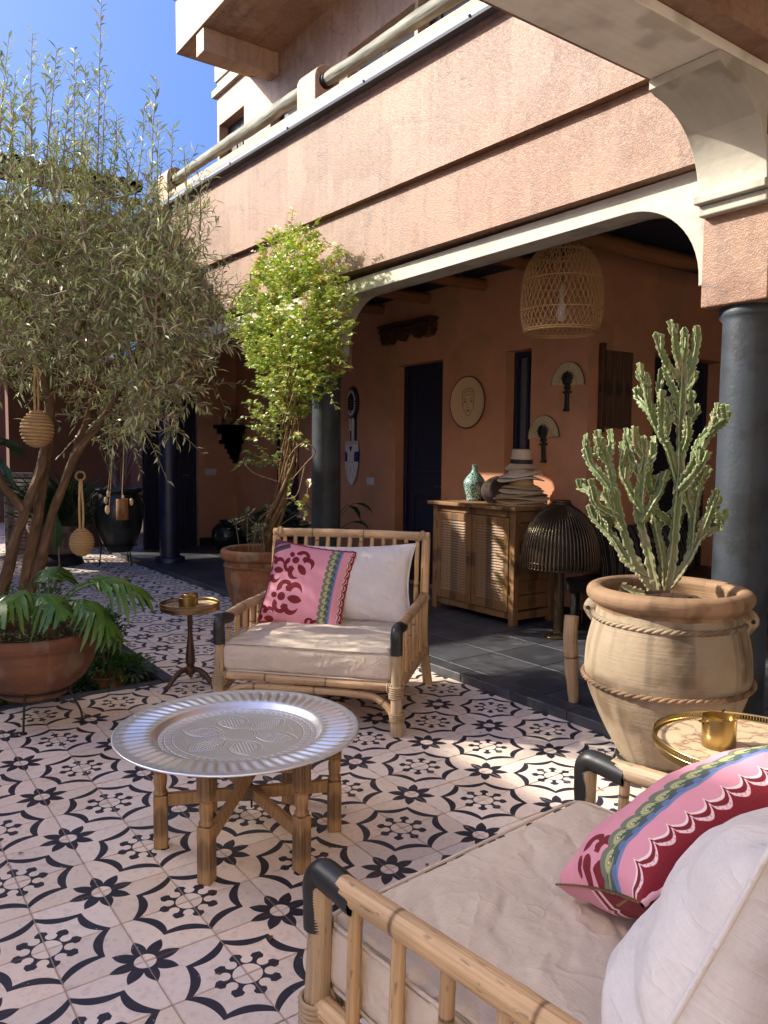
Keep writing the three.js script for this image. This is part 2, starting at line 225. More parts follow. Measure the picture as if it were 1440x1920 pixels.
m.rope = std({ color: lin(0.55, 0.38, 0.20), map: rep(T.rope, 30, 30), bumpMap: rep(T.rope, 30, 30), bumpScale: 0.003, roughness: 0.95 });
m.oak = std({ color: lin(0.50, 0.325, 0.17), map: rep(T.wood, 3, 1.1), bumpMap: rep(T.woodBump, 3, 1.1), bumpScale: 0.001, roughness: 0.6 });
m.cabinet = std({ color: lin(0.37, 0.215, 0.105), map: rep(T.wood, 2.4, 1), bumpMap: rep(T.woodBump, 2.4, 1), bumpScale: 0.0012, roughness: 0.55 });
m.darkWood = std({ color: lin(0.085, 0.04, 0.022), map: rep(T.wood, 4, 1.4), roughness: 0.4 });
m.blackWood = std({ color: lin(0.014, 0.012, 0.012), roughness: 0.45 });
m.black = std({ color: lin(0.006, 0.006, 0.008), roughness: 0.8 });
// ---------------------------------------------------------------- ground and floors
const inFrame = (x, y, z) => { const q = V(x, y, z).project(camera); return Math.abs(q.x) < 1.08 && Math.abs(q.y) < 1.08 && q.z < 1; };
const far = (x, y, z) => V(x, y, z).distanceTo(camera.position);
data(mesh('ground', bb(-300, 300, -0.4, -0.3, -300, 300), m.soil), null, null, null, 'structure');

// printed cement tiles, 20 cm; four tiles meet in a star or in a flower
const tilePrint = (seed) => canvasTex(1024, 1024, (c, S) => {
  const u = S / 2;                                         // one tile
  c.fillStyle = 'rgb(238,219,203)'; c.fillRect(0, 0, S, S);
  const r0 = rngOf(seed);
  for (let i = 0; i < 900; i++) { c.fillStyle = `rgba(${r0() < 0.5 ? '170,140,120' : '240,228,220'},${0.05 + 0.08 * r0()})`; const x = r0() * S, y = r0() * S, q = 6 + 40 * r0() * r0(); c.beginPath(); c.ellipse(x, y, q, q * (0.4 + 0.6 * r0()), r0() * 3, 0, 7); c.fill(); }
  const ink = 'rgb(44,43,55)', white = 'rgb(240,222,206)';
  const star = (X, Y) => {
    c.save(); c.translate(X, Y); c.fillStyle = ink;
    const C = (r, k) => [r * u * Math.cos(k * Math.PI / 8), r * u * Math.sin(k * Math.PI / 8)];
    c.beginPath(); c.moveTo(...C(0.85, 0));
    for (let k = 0; k < 16; k += 2) c.quadraticCurveTo(...C(0.655, k + 1), ...C(0.85, k + 2));
    c.moveTo(...C(0.745, 16)); for (let k = 16; k > 0; k -= 2) c.quadraticCurveTo(...C(0.49, k - 1), ...C(0.745, k - 2)); c.closePath(); c.fill();
    c.beginPath(); c.arc(0, 0, 0.31 * u, 0, 7); c.fill();
    c.fillStyle = white;
    for (let k = 1; k < 16; k += 2) { c.beginPath(); c.arc(...C(0.292, k), 0.078 * u, 0, 7); c.fill(); c.beginPath(); const a = k * Math.PI / 8; c.moveTo(0.29 * u * Math.cos(a - 0.2), 0.29 * u * Math.sin(a - 0.2)); c.lineTo(0.36 * u * Math.cos(a - 0.24), 0.36 * u * Math.sin(a - 0.24)); c.lineTo(0.36 * u * Math.cos(a + 0.24), 0.36 * u * Math.sin(a + 0.24)); c.lineTo(0.29 * u * Math.cos(a + 0.2), 0.29 * u * Math.sin(a + 0.2)); c.fill(); }
    c.fillStyle = ink;
    for (let k = 0; k < 8; k++) { c.save(); c.rotate(k * Math.PI / 4); c.beginPath(); const A = [[0.18, 0.055], [0.225, 0.034], [0.27, 0.028], [0.31, 0.036], [0.345, 0.088], [0.405, 0.078], [0.455, 0.006]]; c.moveTo(A[0][0] * u, -A[0][1] * u); for (const [x, y] of A) c.lineTo(x * u, -y * u); for (const [x, y] of [...A].reverse()) c.lineTo(x * u, y * u); c.fill(); c.restore(); }
    c.fillStyle = white; c.beginPath(); c.arc(0, 0, 0.195 * u, 0, 7); c.fill(); c.restore();
  };
  const flower = (X, Y) => {
    c.save(); c.translate(X, Y); c.fillStyle = ink;
    for (let k = 0; k < 8; k++) { c.save(); c.rotate(k * Math.PI / 4); c.beginPath(); c.moveTo(0.10 * u, -0.035 * u); c.bezierCurveTo(0.23 * u, -0.13 * u, 0.36 * u, -0.10 * u, 0.475 * u, 0); c.bezierCurveTo(0.36 * u, 0.10 * u, 0.23 * u, 0.13 * u, 0.10 * u, 0.035 * u); c.fill(); c.restore(); }
    c.fillStyle = white; c.beginPath(); c.arc(0, 0, 0.145 * u, 0, 7); c.fill(); c.restore();
  };
  for (const X of [0, S]) for (const Y of [0, S]) star(X, Y);
  flower(S / 2, S / 2);
  for (let i = 0; i < 70; i++) { c.fillStyle = `rgba(226,206,186,${0.25 + 0.5 * r0()})`; const x = r0() * S, y = r0() * S, q = 2 + 5 * r0(); c.beginPath(); c.moveTo(x + q, y); for (let k = 1; k < 7; k++) c.lineTo(x + q * (0.5 + r0()) * Math.cos(k), y + q * (0.5 + r0()) * Math.sin(k)); c.fill(); }
  for (let i = 0; i < 26; i++) { c.strokeStyle = `rgba(120,92,70,${0.10 + 0.16 * r0()})`; c.lineWidth = 1 + r0(); c.beginPath(); let x = r0() * S, y = r0() * S; c.moveTo(x, y); for (let k = 0; k < 6; k++) { x += 50 * (r0() - 0.5); y += 50 * (r0() - 0.5); c.lineTo(x, y); } c.stroke(); }
  // wear: pale rubbed specks and hairlines over the ink
  for (let i = 0; i < 420; i++) { c.fillStyle = `rgba(205,190,180,${0.05 + 0.16 * r0()})`; const x = r0() * S, y = r0() * S; c.beginPath(); c.ellipse(x, y, 1 + 5 * r0(), 1 + 3 * r0(), r0() * 3, 0, 7); c.fill(); }
  // grime along the joints
  for (const q of [0, S / 2, S]) for (let k = 0; k < 5; k++) { c.strokeStyle = 'rgba(128,100,76,0.075)'; c.lineWidth = 3 + k * 5; c.beginPath(); c.moveTo(q, 0); c.lineTo(q, S); c.moveTo(0, q); c.lineTo(S, q); c.stroke(); }
  for (let i = 0; i < 60; i++) { const e = [0, S / 2, S][Math.floor(r0() * 3)], t = r0() * S, q = 5 + 24 * r0(); c.fillStyle = `rgba(124,96,70,${0.05 + 0.13 * r0()})`; c.beginPath(); if (r0() < 0.5) c.ellipse(e, t, q * 0.5, q, 0, 0, 7); else c.ellipse(t, e, q, q * 0.5, 0, 0, 7); c.fill(); }
});
T.tiles = [tilePrint(5), tilePrint(19), tilePrint(47)];
T.tileRough = dataTex(512, 512, (u, v) => 0.42 + 0.3 * fbm(u, v, 8, 4, 66), false);
T.tileBump = dataTex(512, 512, (u, v) => 0.7 * fbm(u, v, 5, 4, 36) + 0.3 * fbm(u, v, 60, 2, 38), false);
const tileTones = [[1, 1, 1], [0.93, 0.90, 0.87], [1.0, 0.95, 0.91], [0.87, 0.86, 0.86], [0.97, 0.97, 0.98], [0.92, 0.92, 0.95], [1, 0.985, 0.96], [0.90, 0.87, 0.82]].map((c, i) => std({ color: lin(...c), map: T.tiles[i % 3], roughnessMap: T.tileRough, roughness: 0.85, bumpMap: rep(T.tileBump, 1.3), bumpScale: 0.0008 }));
function tileGeo(pi, pj, s = 0.2, gap = 0.0026, bev = 0.0014, thick = 0.012) {   // top at y = 0, print taken from the 40 cm period
  const h = s / 2 - gap / 2, P = [], U = [], I = [], top = [[-h + bev, 0, -h + bev], [h - bev, 0, -h + bev], [h - bev, 0, h - bev], [-h + bev, 0, h - bev]], mid = [[-h, -bev, -h], [h, -bev, -h], [h, -bev, h], [-h, -bev, h]], low = mid.map(([x, , z]) => [x, -thick, z]);
  const put = (a, b, c, d) => { const k = P.length / 3; for (const q of [a, b, c, d]) { P.push(...q); U.push((pi + 0.5 + q[0] / s) / 2, (pj + 0.5 + q[2] / s) / 2); } I.push(k, k + 2, k + 1, k, k + 3, k + 2); };
  put(...top); for (let k = 0; k < 4; k++) { const n = (k + 1) % 4; put(top[n], top[k], mid[k], mid[n]); put(mid[n], mid[k], low[k], low[n]); }
  const g = new THREE.BufferGeometry(); g.setAttribute('position', new THREE.Float32BufferAttribute(P, 3)); g.setAttribute('uv', new THREE.Float32BufferAttribute(U, 2)); g.setIndex(I); const f = g.toNonIndexed(); f.computeVertexNormals(); return f;
}
const BED = { x0: -2.2, x1: 0.8, z0: -2.6, z1: -1.4 };
const floor = data(mesh('floor', [bb(-8, 2.19, -0.12, -0.0035, -1.4, 4.4), bb(-4.4, 2.19, -0.12, -0.0035, -13, -2.6), bb(-4.4, -2.2, -0.12, -0.0035, -2.6, -1.4), bb(0.8, 2.19, -0.12, -0.0035, -2.6, -1.4)], m.grout), null, null, null, 'structure');
{
  const r = rngOf(21), geos = [0, 1].map((i) => [0, 1].map((j) => tileGeo(i, j))), near = [], rest = tileTones.map(() => []);
  for (let i = -22; i < 11; i++) for (let j = -64; j < 21; j++) {
    const x = (i + 0.5) * 0.2, z = (j + 0.5) * 0.2; if (x > 2.17) continue;
    if (x > BED.x0 && x < BED.x1 && z > BED.z0 && z < BED.z1) continue;
    near.push({ i: ((i % 2) + 2) % 2, j: ((j % 2) + 2) % 2, x, z, seen: inFrame(x, 0, z), d: far(x, 0, z), t: Math.floor(Math.pow(r(), 1.15) * 8), y: -0.0014 * r(), rx: (r() - 0.5) * 0.009, rz: (r() - 0.5) * 0.009 });
  }
  near.sort((a, b) => (b.seen - a.seen) || a.d - b.d);
  near.forEach((q, k) => {
    if (k < 300) { const o = mesh('floor_tile', geos[q.i][q.j], tileTones[q.t], floor); o.position.set(q.x, q.y, q.z); o.rotation.set(q.rx, 0, q.rz); }
    else rest[q.t].push(geos[q.i][q.j].clone().rotateX(q.rx).rotateZ(q.rz).translate(q.x, q.y, q.z));
  });
  rest.forEach((l, t) => { if (l.length) data(mesh('floor_tiles', l, tileTones[t], floor), null, null, null, 'stuff'); });
  // fallen leaf scraps and grit lying on the tiles
  const L = new Leaves(), rr = rngOf(33); for (let k = 0; k < 70; k++) { const x = -1 + 3.1 * rr(), z = -1.3 + 3.2 * rr(); L.add(V(x, 0.004, z), V(rr() - 0.5, 0.05, rr() - 0.5), V(0, 1, 0), 0.012 + 0.02 * rr(), 0.005 + 0.008 * rr(), [0.12 + 0.1 * rr(), 0.07 + 0.04 * rr(), 0.03], 0.1); }
  data(mesh('fallen_leaves', L.build(), m.leafDark), 'dry brown leaf scraps scattered on the patterned tile floor', 'leaves', null, 'stuff');
}
// raised dark slate floor of the gallery
const slateFloor = data(mesh('gallery_floor', [bb(2.185, 3.95, -0.1, 0.044, -7.3, 3.4), bb(3.95, 7.2, -0.1, 0.044, -0.98, 3.4)], m.darkGrout), null, null, null, 'structure');
{
  const r = rngOf(9), w = 0.405, vars = [0, 1, 2].map((k) => bx(w - 0.005, 0.02, w - 0.005, 0, -0.01, 0, 0.0025).translate(0, 0, 0));
  vars.forEach((g, k) => { const uv = g.attributes.uv; for (let i = 0; i < uv.count; i++) uv.setXY(i, uv.getX(i) + k * 0.37, uv.getY(i) + k * 0.61); });
  const list = [];
  for (let i = 0; i < 12; i++) for (let j = 0; j < 27; j++) { const x = 2.285 + (i + 0.5) * w, z = 3.36 - (j + 0.5) * w; if (x > 3.95 && z < -0.9) continue; if (x < 7.1) list.push([x, z, inFrame(x, 0.05, z), far(x, 0.05, z)]); }
  list.sort((a, b) => (b[2] - a[2]) || a[3] - b[3]); const rest = [];
  list.forEach(([x, z, s], k) => { const v = Math.floor(r() * 3), t = Math.floor(r() * 4), y = 0.05 + 0.0012 * (r() - 0.5); if (s) { const o = mesh('slate_tile', vars[v], m.slate[t], slateFloor); o.position.set(x, y, z); o.rotation.set((r() - 0.5) * 0.004, 0, (r() - 0.5) * 0.004); } else rest.push(vars[v].clone().translate(x, y, z)); });
  if (rest.length) data(mesh('slate_tiles', rest, m.slate[1], slateFloor), null, null, null, 'stuff');
  const kg = bx(0.115, 0.06, 0.4, 0, 0, 0, 0.006);
  for (let z = 3.2; z > -7.2; z -= 0.404) { const o = mesh('kerb_stone', kg, m.slate[Math.floor(r() * 4)], slateFloor); o.position.set(2.226, 0.021 + 0.001 * r(), z - 0.2); }
}
// sunken planting bed with a slate edge
{
  const bed = data(new THREE.Group(), null, null, null, 'structure'); bed.name = 'planting_bed'; scene.add(bed);
  mesh('soil', gridGeo(40, 20, (u, v) => V(lerp(BED.x0, BED.x1 - 0.05, u), -0.16 + 0.03 * n3(u * 14, v * 7, 2) + 0.02 * n3(u * 40, v * 20, 5), lerp(BED.z1 - 0.04, BED.z0 + 0.04, v)), (u, v) => [u * 3, v * 1.2]), m.soil, bed);
  const r = rngOf(4);
  for (let z = BED.z1 - 0.02; z > BED.z0; z -= 0.3) { const o = mesh('edge_stone', bx(0.075, 0.03, 0.295, 0, 0, 0, 0.004), m.slate[Math.floor(r() * 4)], bed); o.position.set(BED.x1 - 0.03, -0.0105 + 0.002 * r(), z - 0.15); }
  for (let x = BED.x1 - 0.08; x > BED.x0 + 0.3; x -= 0.3) { const o = mesh('edge_stone', bx(0.295, 0.03, 0.06, 0, 0, 0, 0.004), m.slate[Math.floor(r() * 4)], bed); o.position.set(x - 0.15, -0.0105 + 0.002 * r(), BED.z1 - 0.03); }
  mesh('bed_wall', [bb(BED.x1 - 0.05, BED.x1 - 0.005, -0.3, -0.03, BED.z0, BED.z1), bb(BED.x0, BED.x1 - 0.05, -0.3, -0.03, BED.z1 - 0.045, BED.z1 - 0.005), bb(BED.x0, BED.x1, -0.3, -0.006, BED.z0 - 0.02, BED.z0 + 0.03)], m.slate[0], bed);
  for (let z = BED.z1 - 0.12, k = 0; z > BED.z0 + 0.1; z -= 0.1, k++) { const o = mesh('glazed_tile', bx(0.008, 0.085, 0.085, 0, 0, 0, 0.003), k % 2 ? m.navy : m.slate[2], bed); o.position.set(BED.x1 - 0.053, -0.085, z); }
}

// ---------------------------------------------------------------- the gallery house on the right
const settle = (g) => { const p = g.attributes.position; for (let i = 0; i < p.count; i++) { const y = p.getY(i), z = p.getZ(i); p.setY(i, y + 0.0195 * Math.max(0, y - 1.9) * clamp(0.95 - z, 0, 8)); } g.computeVertexNormals(); return g; };   // the old house has sunk a little at its near end
const along = (prof, z0, z1, bevel = 0.006) => settle(prism(prof, z1 - z0, bevel, [], 8).translate(0, 0, z0));
const house = thing('gallery_house', 'long terracotta house with dark columns and a cream arched gallery', 'building');
const FX = 2.30, COLX = 2.45, COLZ = [1.10, -2.42, -5.95];
mesh('lower_beam', [along([[FX, 2.62], [2.6, 2.62], [2.6, 3.04], [FX, 3.04]], -6.6, 1.38)], m.pink, house);
mesh('upper_band', [along([[FX - 0.05, 3.043], [2.6, 3.043], [2.6, 3.70], [FX - 0.05, 3.70]], -6.6, 1.38)], m.pink, house);
mesh('parapet', [along([[FX - 0.035, 3.70], [2.52, 3.70], [2.52, 3.885], [2.48, 3.905], [FX + 0.0, 3.905], [FX - 0.035, 3.885]], -6.6, 1.38)], m.pale, house);
{
  const arc = (cx, cy, rx, ry, a0, a1, n = 10) => [...Array(n + 1)].map((_, i) => { const a = lerp(a0, a1, i / n); return [cx + rx * Math.cos(a), cy + ry * Math.sin(a)]; });
  mesh('gutter', [along([[FX - 0.125, 3.715], [FX - 0.063, 3.715], [FX - 0.063, 3.80], [FX - 0.085, 3.80], [FX - 0.085, 3.745], [FX - 0.10, 3.752], ...arc(FX - 0.112, 3.735, 0.018, 0.018, 0.4, 3.4)], -6.6, 1.38, 0.002)], m.zinc, house);
  for (let z = 0.6; z > -6.4; z -= 1.05) mesh('gutter_bolt', settle(new THREE.SphereGeometry(0.009, 8, 6).translate(FX - 0.131, 3.735, z)), m.zinc, house);
  // cream arches between the column blocks
  const arch = (za, zb) => {                               // opening from za (far) to zb (near)
    const pts = [[-za, 2.62], [-zb, 2.62], [-zb, 2.07], [-(zb - 0.028), 2.07], [-(zb - 0.028), 2.105], [-(zb - 0.055), 2.105], ...arc(-(zb - 0.055) + 0.40, 2.13, 0.40, 0.385, Math.PI, Math.PI / 2, 14), ...arc(-(za + 0.055) - 0.40, 2.13, 0.40, 0.385, Math.PI / 2, 0, 14), [-(za + 0.055), 2.105], [-(za + 0.028), 2.105], [-(za + 0.028), 2.07], [-za, 2.07]];
    return prism(pts, 0.17, 0.004).rotateY(Math.PI / 2).translate(FX + 0.065, 0, 0);
  };
  for (const [a, b] of [[COLZ[1] + 0.15, COLZ[0] - 0.15], [COLZ[2] + 0.15, COLZ[1] - 0.15]]) mesh('arch', arch(a, b), m.cream, house);
  COLZ.forEach((z, k) => {
    const c = new THREE.Group(); c.name = 'column'; c.position.set(COLX, 0, z); house.add(c);
    mesh('shaft', lathe([[0.118, 0.05], [0.118, 0.6], [0.116, 1.4], [0.113, 1.93], [0.128, 1.945], [0.13, 1.965], [0.122, 1.99]], 40), k === 2 ? m.columnBlue : m.column, c);
    mesh('plinth', lathe([[0.0, 0.112], [0.15, 0.112], [0.172, 0.10], [0.175, 0.052]], 32), k === 2 ? m.columnBlue : m.column, c);
    mesh('block', bx(0.30, 0.63, 0.30, 0, 2.305, 0, 0.008), m.pink, c);
  });
  // terrace posts with rounded heads, and the peeled-log rails between them
  const postProf = (h) => { const a = FX - 0.02, b = 2.50, c = (a + b) / 2, r = (b - a) / 2; return [[a, 3.80], [b, 3.80], ...arc(c, h, r, 0.10, 0, Math.PI, 12)]; };
  for (const [z0, z1] of [[-2.60, -2.32], [-5.78, -5.45], [0.55, 0.83]]) mesh('terrace_post', settle(prism(postProf(4.06), z1 - z0, 0.008).translate(0, 0, z0)), m.pale, house);
  const rail = (z0, z1, y0, y1, r0, r1, seed) => { const n = 40, pts = []; for (let i = 0; i <= n; i++) { const t = i / n; pts.push(V(2.37 + 0.012 * n3(t * 5, seed, 1), lerp(y0, y1, t) + 0.014 * n3(seed, t * 6, 3), lerp(z0, z1, t))); } return tube(pts, (t) => lerp(r0, r1, t) * (1 + 0.08 * n3(t * 22, seed, 9)), 14, true, 0.12, seed); };
  for (const [z0, z1, r0, r1, s] of [[-5.50, -2.55, 0.043, 0.056, 1], [-2.36, 0.65, 0.046, 0.054, 2]]) mesh('log_rail', settle(rail(z0, z1, 4.04, 4.06, r0, r1, s)), m.paleLog, house);
  for (const [z, y] of [[-5.47, 4.04], [-2.33, 4.04]]) mesh('rail_sleeve', settle(tube([V(2.37, y, z - 0.02), V(2.37, y + 0.002, z + 0.05)], 0.054, 16)), m.iron, house);
}
// back wall, end wall and side wall of the gallery, with their openings
const WX = 3.9;
{
  const hole = (za, zb, y0, y1) => [[-za, y0], [-za, y1], [-zb, y1], [-zb, y0]];
  mesh('back_wall', prism([[0.98, 0.05], [7.3, 0.05], [7.3, 3.0], [0.98, 3.0]], 0.28, 0, [hole(-3.44, -2.70, 0.052, 2.235), hole(-6.2, -5.43, 0.052, 2.3), hole(-1.87, -1.575, 1.02, 2.222)]).rotateY(Math.PI / 2).translate(WX, 0, 0), m.wallIn, house);
  mesh('side_wall', prism([[WX + 0.281, 0.05], [7.3, 0.05], [7.3, 3.0], [WX + 0.281, 3.0]], 0.25, 0, [[[4.72, 0.052], [4.72, 2.19], [5.74, 2.19], [5.74, 0.052]]]).translate(0, 0, -1.23), m.wallIn, house);
  mesh('end_wall', prism([[3.33, 0.05], [3.895, 0.05], [3.895, 3.0], [2.6, 3.0], [2.6, 2.28], [3.33, 2.28]], 0.22).translate(0, 0, -7.42), m.wallIn, house);
  for (const g of [bb(3.33, 3.89, 0.051, 0.17, -7.197, -7.185, 0.003), bb(3.885, 3.897, 0.051, 0.15, -7.15, -6.24), bb(3.885, 3.897, 0.051, 0.15, -5.4, -3.46), bb(3.885, 3.897, 0.051, 0.15, -2.68, -0.985), bb(3.9, 4.7, 0.051, 0.15, -0.977, -0.965), bb(5.76, 7.1, 0.051, 0.15, -0.977, -0.965)]) mesh('skirting', g, m.blackWood, house);
  const leaf = (w, h, panels) => { const g = [bx(w, h, 0.04, 0, h / 2, 0, 0.003)]; for (const [px, py, pw, ph] of panels) { g.push(bx(pw, 0.03, 0.016, px, py - ph / 2, 0.026, 0.004), bx(pw, 0.03, 0.016, px, py + ph / 2, 0.026, 0.004), bx(0.03, ph - 0.032, 0.016, px - pw / 2 + 0.015, py, 0.026, 0.004), bx(0.03, ph - 0.032, 0.016, px + pw / 2 - 0.015, py, 0.026, 0.004)); } return g; };
  const door = (name, w, h, x, y, z, turn, panels, handle = true) => {
    const d = new THREE.Group(); d.name = name; d.position.set(x, y, z); d.rotation.y = turn; house.add(d);
    mesh('door_leaf', leaf(w - 0.1, h - 0.05, panels), m.navy, d); mesh('door_frame', [bx(0.05, h, 0.09, -w / 2 + 0.025, h / 2, 0, 0.004), bx(0.05, h, 0.09, w / 2 - 0.025, h / 2, 0, 0.004), bx(w - 0.102, 0.05, 0.09, 0, h - 0.025, 0, 0.004)], m.navy, d);
    if (handle) mesh('handle', [rod([w / 2 - 0.11, 0.98, 0.02], [w / 2 - 0.11, 0.98, 0.06], 0.008), rod([w / 2 - 0.11, 0.98, 0.06], [w / 2 - 0.2, 0.98, 0.06], 0.007)], m.oldBrass, d);
  };
  const two = (w, h) => [[0, h * 0.72, w * 0.62, h * 0.42], [0, h * 0.24, w * 0.62, h * 0.34]];
  door('door', 0.738, 2.18, WX + 0.15, 0.053, -3.07, -Math.PI / 2, two(0.738, 2.18));
  door('door', 0.768, 2.245, WX + 0.15, 0.053, -5.815, -Math.PI / 2, two(0.768, 2.24));
  door("door", 1.018, 2.135, 5.23, 0.053, -1.18, 0, two(1.018, 2.13));
  door('door', 0.72, 2.225, 2.965, 0.053, -7.32, 0, two(0.72, 2.22));
  const w = new THREE.Group(); w.name = 'narrow_window'; w.position.set(WX + 0.13, 1.022, -1.7225); w.rotation.y = -Math.PI / 2; house.add(w);
  mesh('window_frame', [bx(0.035, 1.196, 0.06, -0.129, 0.598, 0, 0.003), bx(0.035, 1.196, 0.06, 0.129, 0.598, 0, 0.003), bx(0.22, 0.04, 0.06, 0, 1.176, 0, 0.003), bx(0.22, 0.04, 0.06, 0, 0.02, 0, 0.003), bx(0.022, 1.11, 0.035, 0, 0.598, 0, 0.003)], m.navy, w);
  mesh('pane', bx(0.22, 1.115, 0.006, 0, 0.598, -0.02), phys({ color: lin(0.6, 0.65, 0.7), roughness: 0.05, transmission: 0.9, thickness: 0, side: THREE.DoubleSide }), w);
  mesh('window_curtain', bx(0.21, 1.1, 0.008, 0, 0.6, -0.08), m.black, w);
  mesh('gallery_ceiling', [bb(2.58, WX, 2.90, 2.98, -7.4, -0.98), bb(2.58, 7.2, 2.90, 2.98, -0.979, 3.4)], m.ceiling, house);
  const lr = rngOf(12);
  for (let k = 0; k < 14; k++) { const z = -6.75 + k * 0.765, pts = []; const x1 = z > -0.9 ? 7.1 : WX + 0.05; for (let i = 0; i <= 24; i++) { const t = i / 24; pts.push(V(lerp(2.56, x1, t), 2.825 + 0.012 * n3(t * 4, k * 3.1, 2), z + 0.02 * n3(k * 2.2, t * 4, 5))); } mesh('ceiling_log', tube(pts, (t) => 0.062 * (1 - 0.15 * t) * (0.95 + 0.1 * lr()), 10, true, 0.1, k), m.log, house); }
  mesh('rear_rooms', [bb(4.3, 4.34, 0, 3, -7.4, -1.3), bb(4.4, 7.2, 0, 3, -2.2, -2.16), bb(7.2, 7.4, 0, 3.1, -1, 3.6)], m.wallIn, house);
  // upper storey, set back behind the terrace
  const UX = 3.4, uh = (za, zb, y0, y1) => [[-za, y0], [-za, y1], [-zb, y1], [-zb, y0]];
  mesh('terrace_floor', bb(2.5, 4.3, 2.99, 3.12, -7.5, 3.4), m.cream, house);
  mesh('upper_wall', prism([[-3.2, 3.12], [6.66, 3.12], [6.66, 6.05], [-3.2, 6.05]], 0.3, 0.006, [uh(-6.6, -5.88, 3.14, 5.5), uh(-5.2, -4.12, 3.14, 5.25), uh(-3.6, -2.55, 3.14, 5.2), uh(-2.5, -1.0, 3.14, 5.35)]).rotateY(Math.PI / 2).translate(UX, 0, 0), m.pale, house);
  mesh('upper_end_wall', bb(UX + 0.31, 6.5, 3.12, 6.05, -6.66, -6.4), m.pale, house);
  mesh('upper_cornice', [bb(UX - 0.05, 6.5, 5.86, 5.95, -6.72, -5.72, 0.01), bb(UX - 0.02, 6.5, 6.052, 6.25, -6.69, -5.72, 0.01)], m.cream, house);
  for (const [za, zb, y1, nm] of [[-6.6, -5.88, 5.5, 'upper_door'], [-5.2, -4.12, 5.25, 'upper_door'], [-2.5, -1.0, 5.35, 'upper_door']]) { const d = new THREE.Group(); d.name = nm; house.add(d); const zc = (za + zb) / 2, w2 = zb - za - 0.004, h2 = y1 - 3.14 - 0.004; const g = leaf(w2 / 2 - 0.01, h2, [[0, h2 * 0.7, w2 * 0.3, h2 * 0.4], [0, h2 * 0.25, w2 * 0.3, h2 * 0.3]]); d.position.set(UX + 0.14, 3.142, zc); d.rotation.y = -Math.PI / 2; for (const s of [-1, 1]) mesh('shutter', g.map((q) => q.clone().translate(s * w2 / 4, 0, 0)), m.navy, d); }
  { const d = new THREE.Group(); d.name = 'upper_window'; d.position.set(UX + 0.12, 3.142, -3.075); d.rotation.y = -Math.PI / 2; house.add(d); const w2 = 1.046, h2 = 2.054, fr = []; for (const x of [-w2 / 2 + 0.04, -0.02, w2 / 2 - 0.04]) fr.push(bx(0.075, h2, 0.07, x, h2 / 2, 0, 0.004)); for (const y of [0.04, h2 * 0.45, h2 - 0.04]) fr.push(bx(w2 - 0.16, 0.07, 0.05, 0, y, 0, 0.004)); mesh('window_frame', fr, m.cream, d); mesh('pane', bx(w2 - 0.1, h2 - 0.1, 0.006, 0, h2 / 2, -0.01), phys({ color: lin(0.25, 0.3, 0.36), roughness: 0.06 }), d); mesh('window_hook', [tube(curve([[0.44, 1.55, 0.05], [0.43, 1.5, 0.09], [0.45, 1.42, 0.08], [0.46, 1.4, 0.05]], 10), 0.007, 6)], m.iron, d); }
  const can = new THREE.Group(); can.name = 'roof_canopy'; house.add(can);
  mesh('canopy_slab', bb(2.5, UX + 0.3, 5.76, 6.36, -5.72, 3.4, 0.012), m.pale, can); mesh('canopy_cap', bb(2.43, UX + 0.5, 6.362, 6.46, -5.79, 3.4, 0.015), m.cream, can);
  for (const z of [-5.09, -1.2]) mesh('canopy_beam', bb(2.52, UX - 0.002, 5.52, 5.758, z - 0.1, z + 0.1, 0.008), m.pale, can);
}

// ---------------------------------------------------------------- the near wing: its beam crosses overhead, camera stands under its roof
{
  const wing = thing('near_wing', 'near wing with a pink beam, cream soffit and curved corbel overhead', 'building');
  const arc = (cx, cy, rx, ry, a0, a1, n = 40) => [...Array(n + 1)].map((_, i) => { const a = lerp(a0, a1, i / n); return [cx + rx * Math.cos(a), cy + ry * Math.sin(a)]; });
  mesh('cross_beam', bb(-4.2, FX - 0.064, 2.885, 3.75, 0.885, 1.345, 0.006), m.pink, wing);
  mesh('cream_soffit', bb(-4.2, FX - 0.066, 2.842, 2.883, 0.955, 1.255, 0.004), m.soffit, wing);
  mesh('corbel', prism([[FX - 0.067, 2.838], [1.885, 2.838], [1.885, 2.80], [1.90, 2.795], ...arc(1.90, 2.46, 0.345, 0.325, Math.PI / 2 - 0.08, 0, 40), [2.245, 2.455], [FX - 0.001, 2.455], [FX - 0.001, 2.62], [FX - 0.067, 2.62]], 0.305, 0.004).translate(0, 0, 0.952), m.cream, wing);
  mesh('corbel_moulding', [bb(2.225, FX - 0.001, 2.418, 2.453, 0.945, 1.262, 0.006), bb(2.255, FX - 0.001, 2.37, 2.416, 0.952, 1.255, 0.008)], m.cream, wing);
  mesh('wing_ceiling', bb(0.7, 2.2, 3.22, 3.34, 1.35, 4.3), m.wallIn, wing);
  mesh('wing_wall', bb(-8, 7.4, -0.02, 5.2, 4.3, 4.5), m.wallPale, wing);
  for (let k = 0; k < 4; k++) { const z = 1.62 + k * 0.72, pts = []; for (let i = 0; i <= 30; i++) { const t = i / 30; pts.push(V(lerp(0.72, 2.2, t), 3.10 + 0.02 * n3(t * 9, k, 1), z + 0.03 * n3(k, t * 8, 4))); } mesh('ceiling_log', tube(pts, 0.085, 12, true, 0.16, k + 30), m.log, wing); }
}
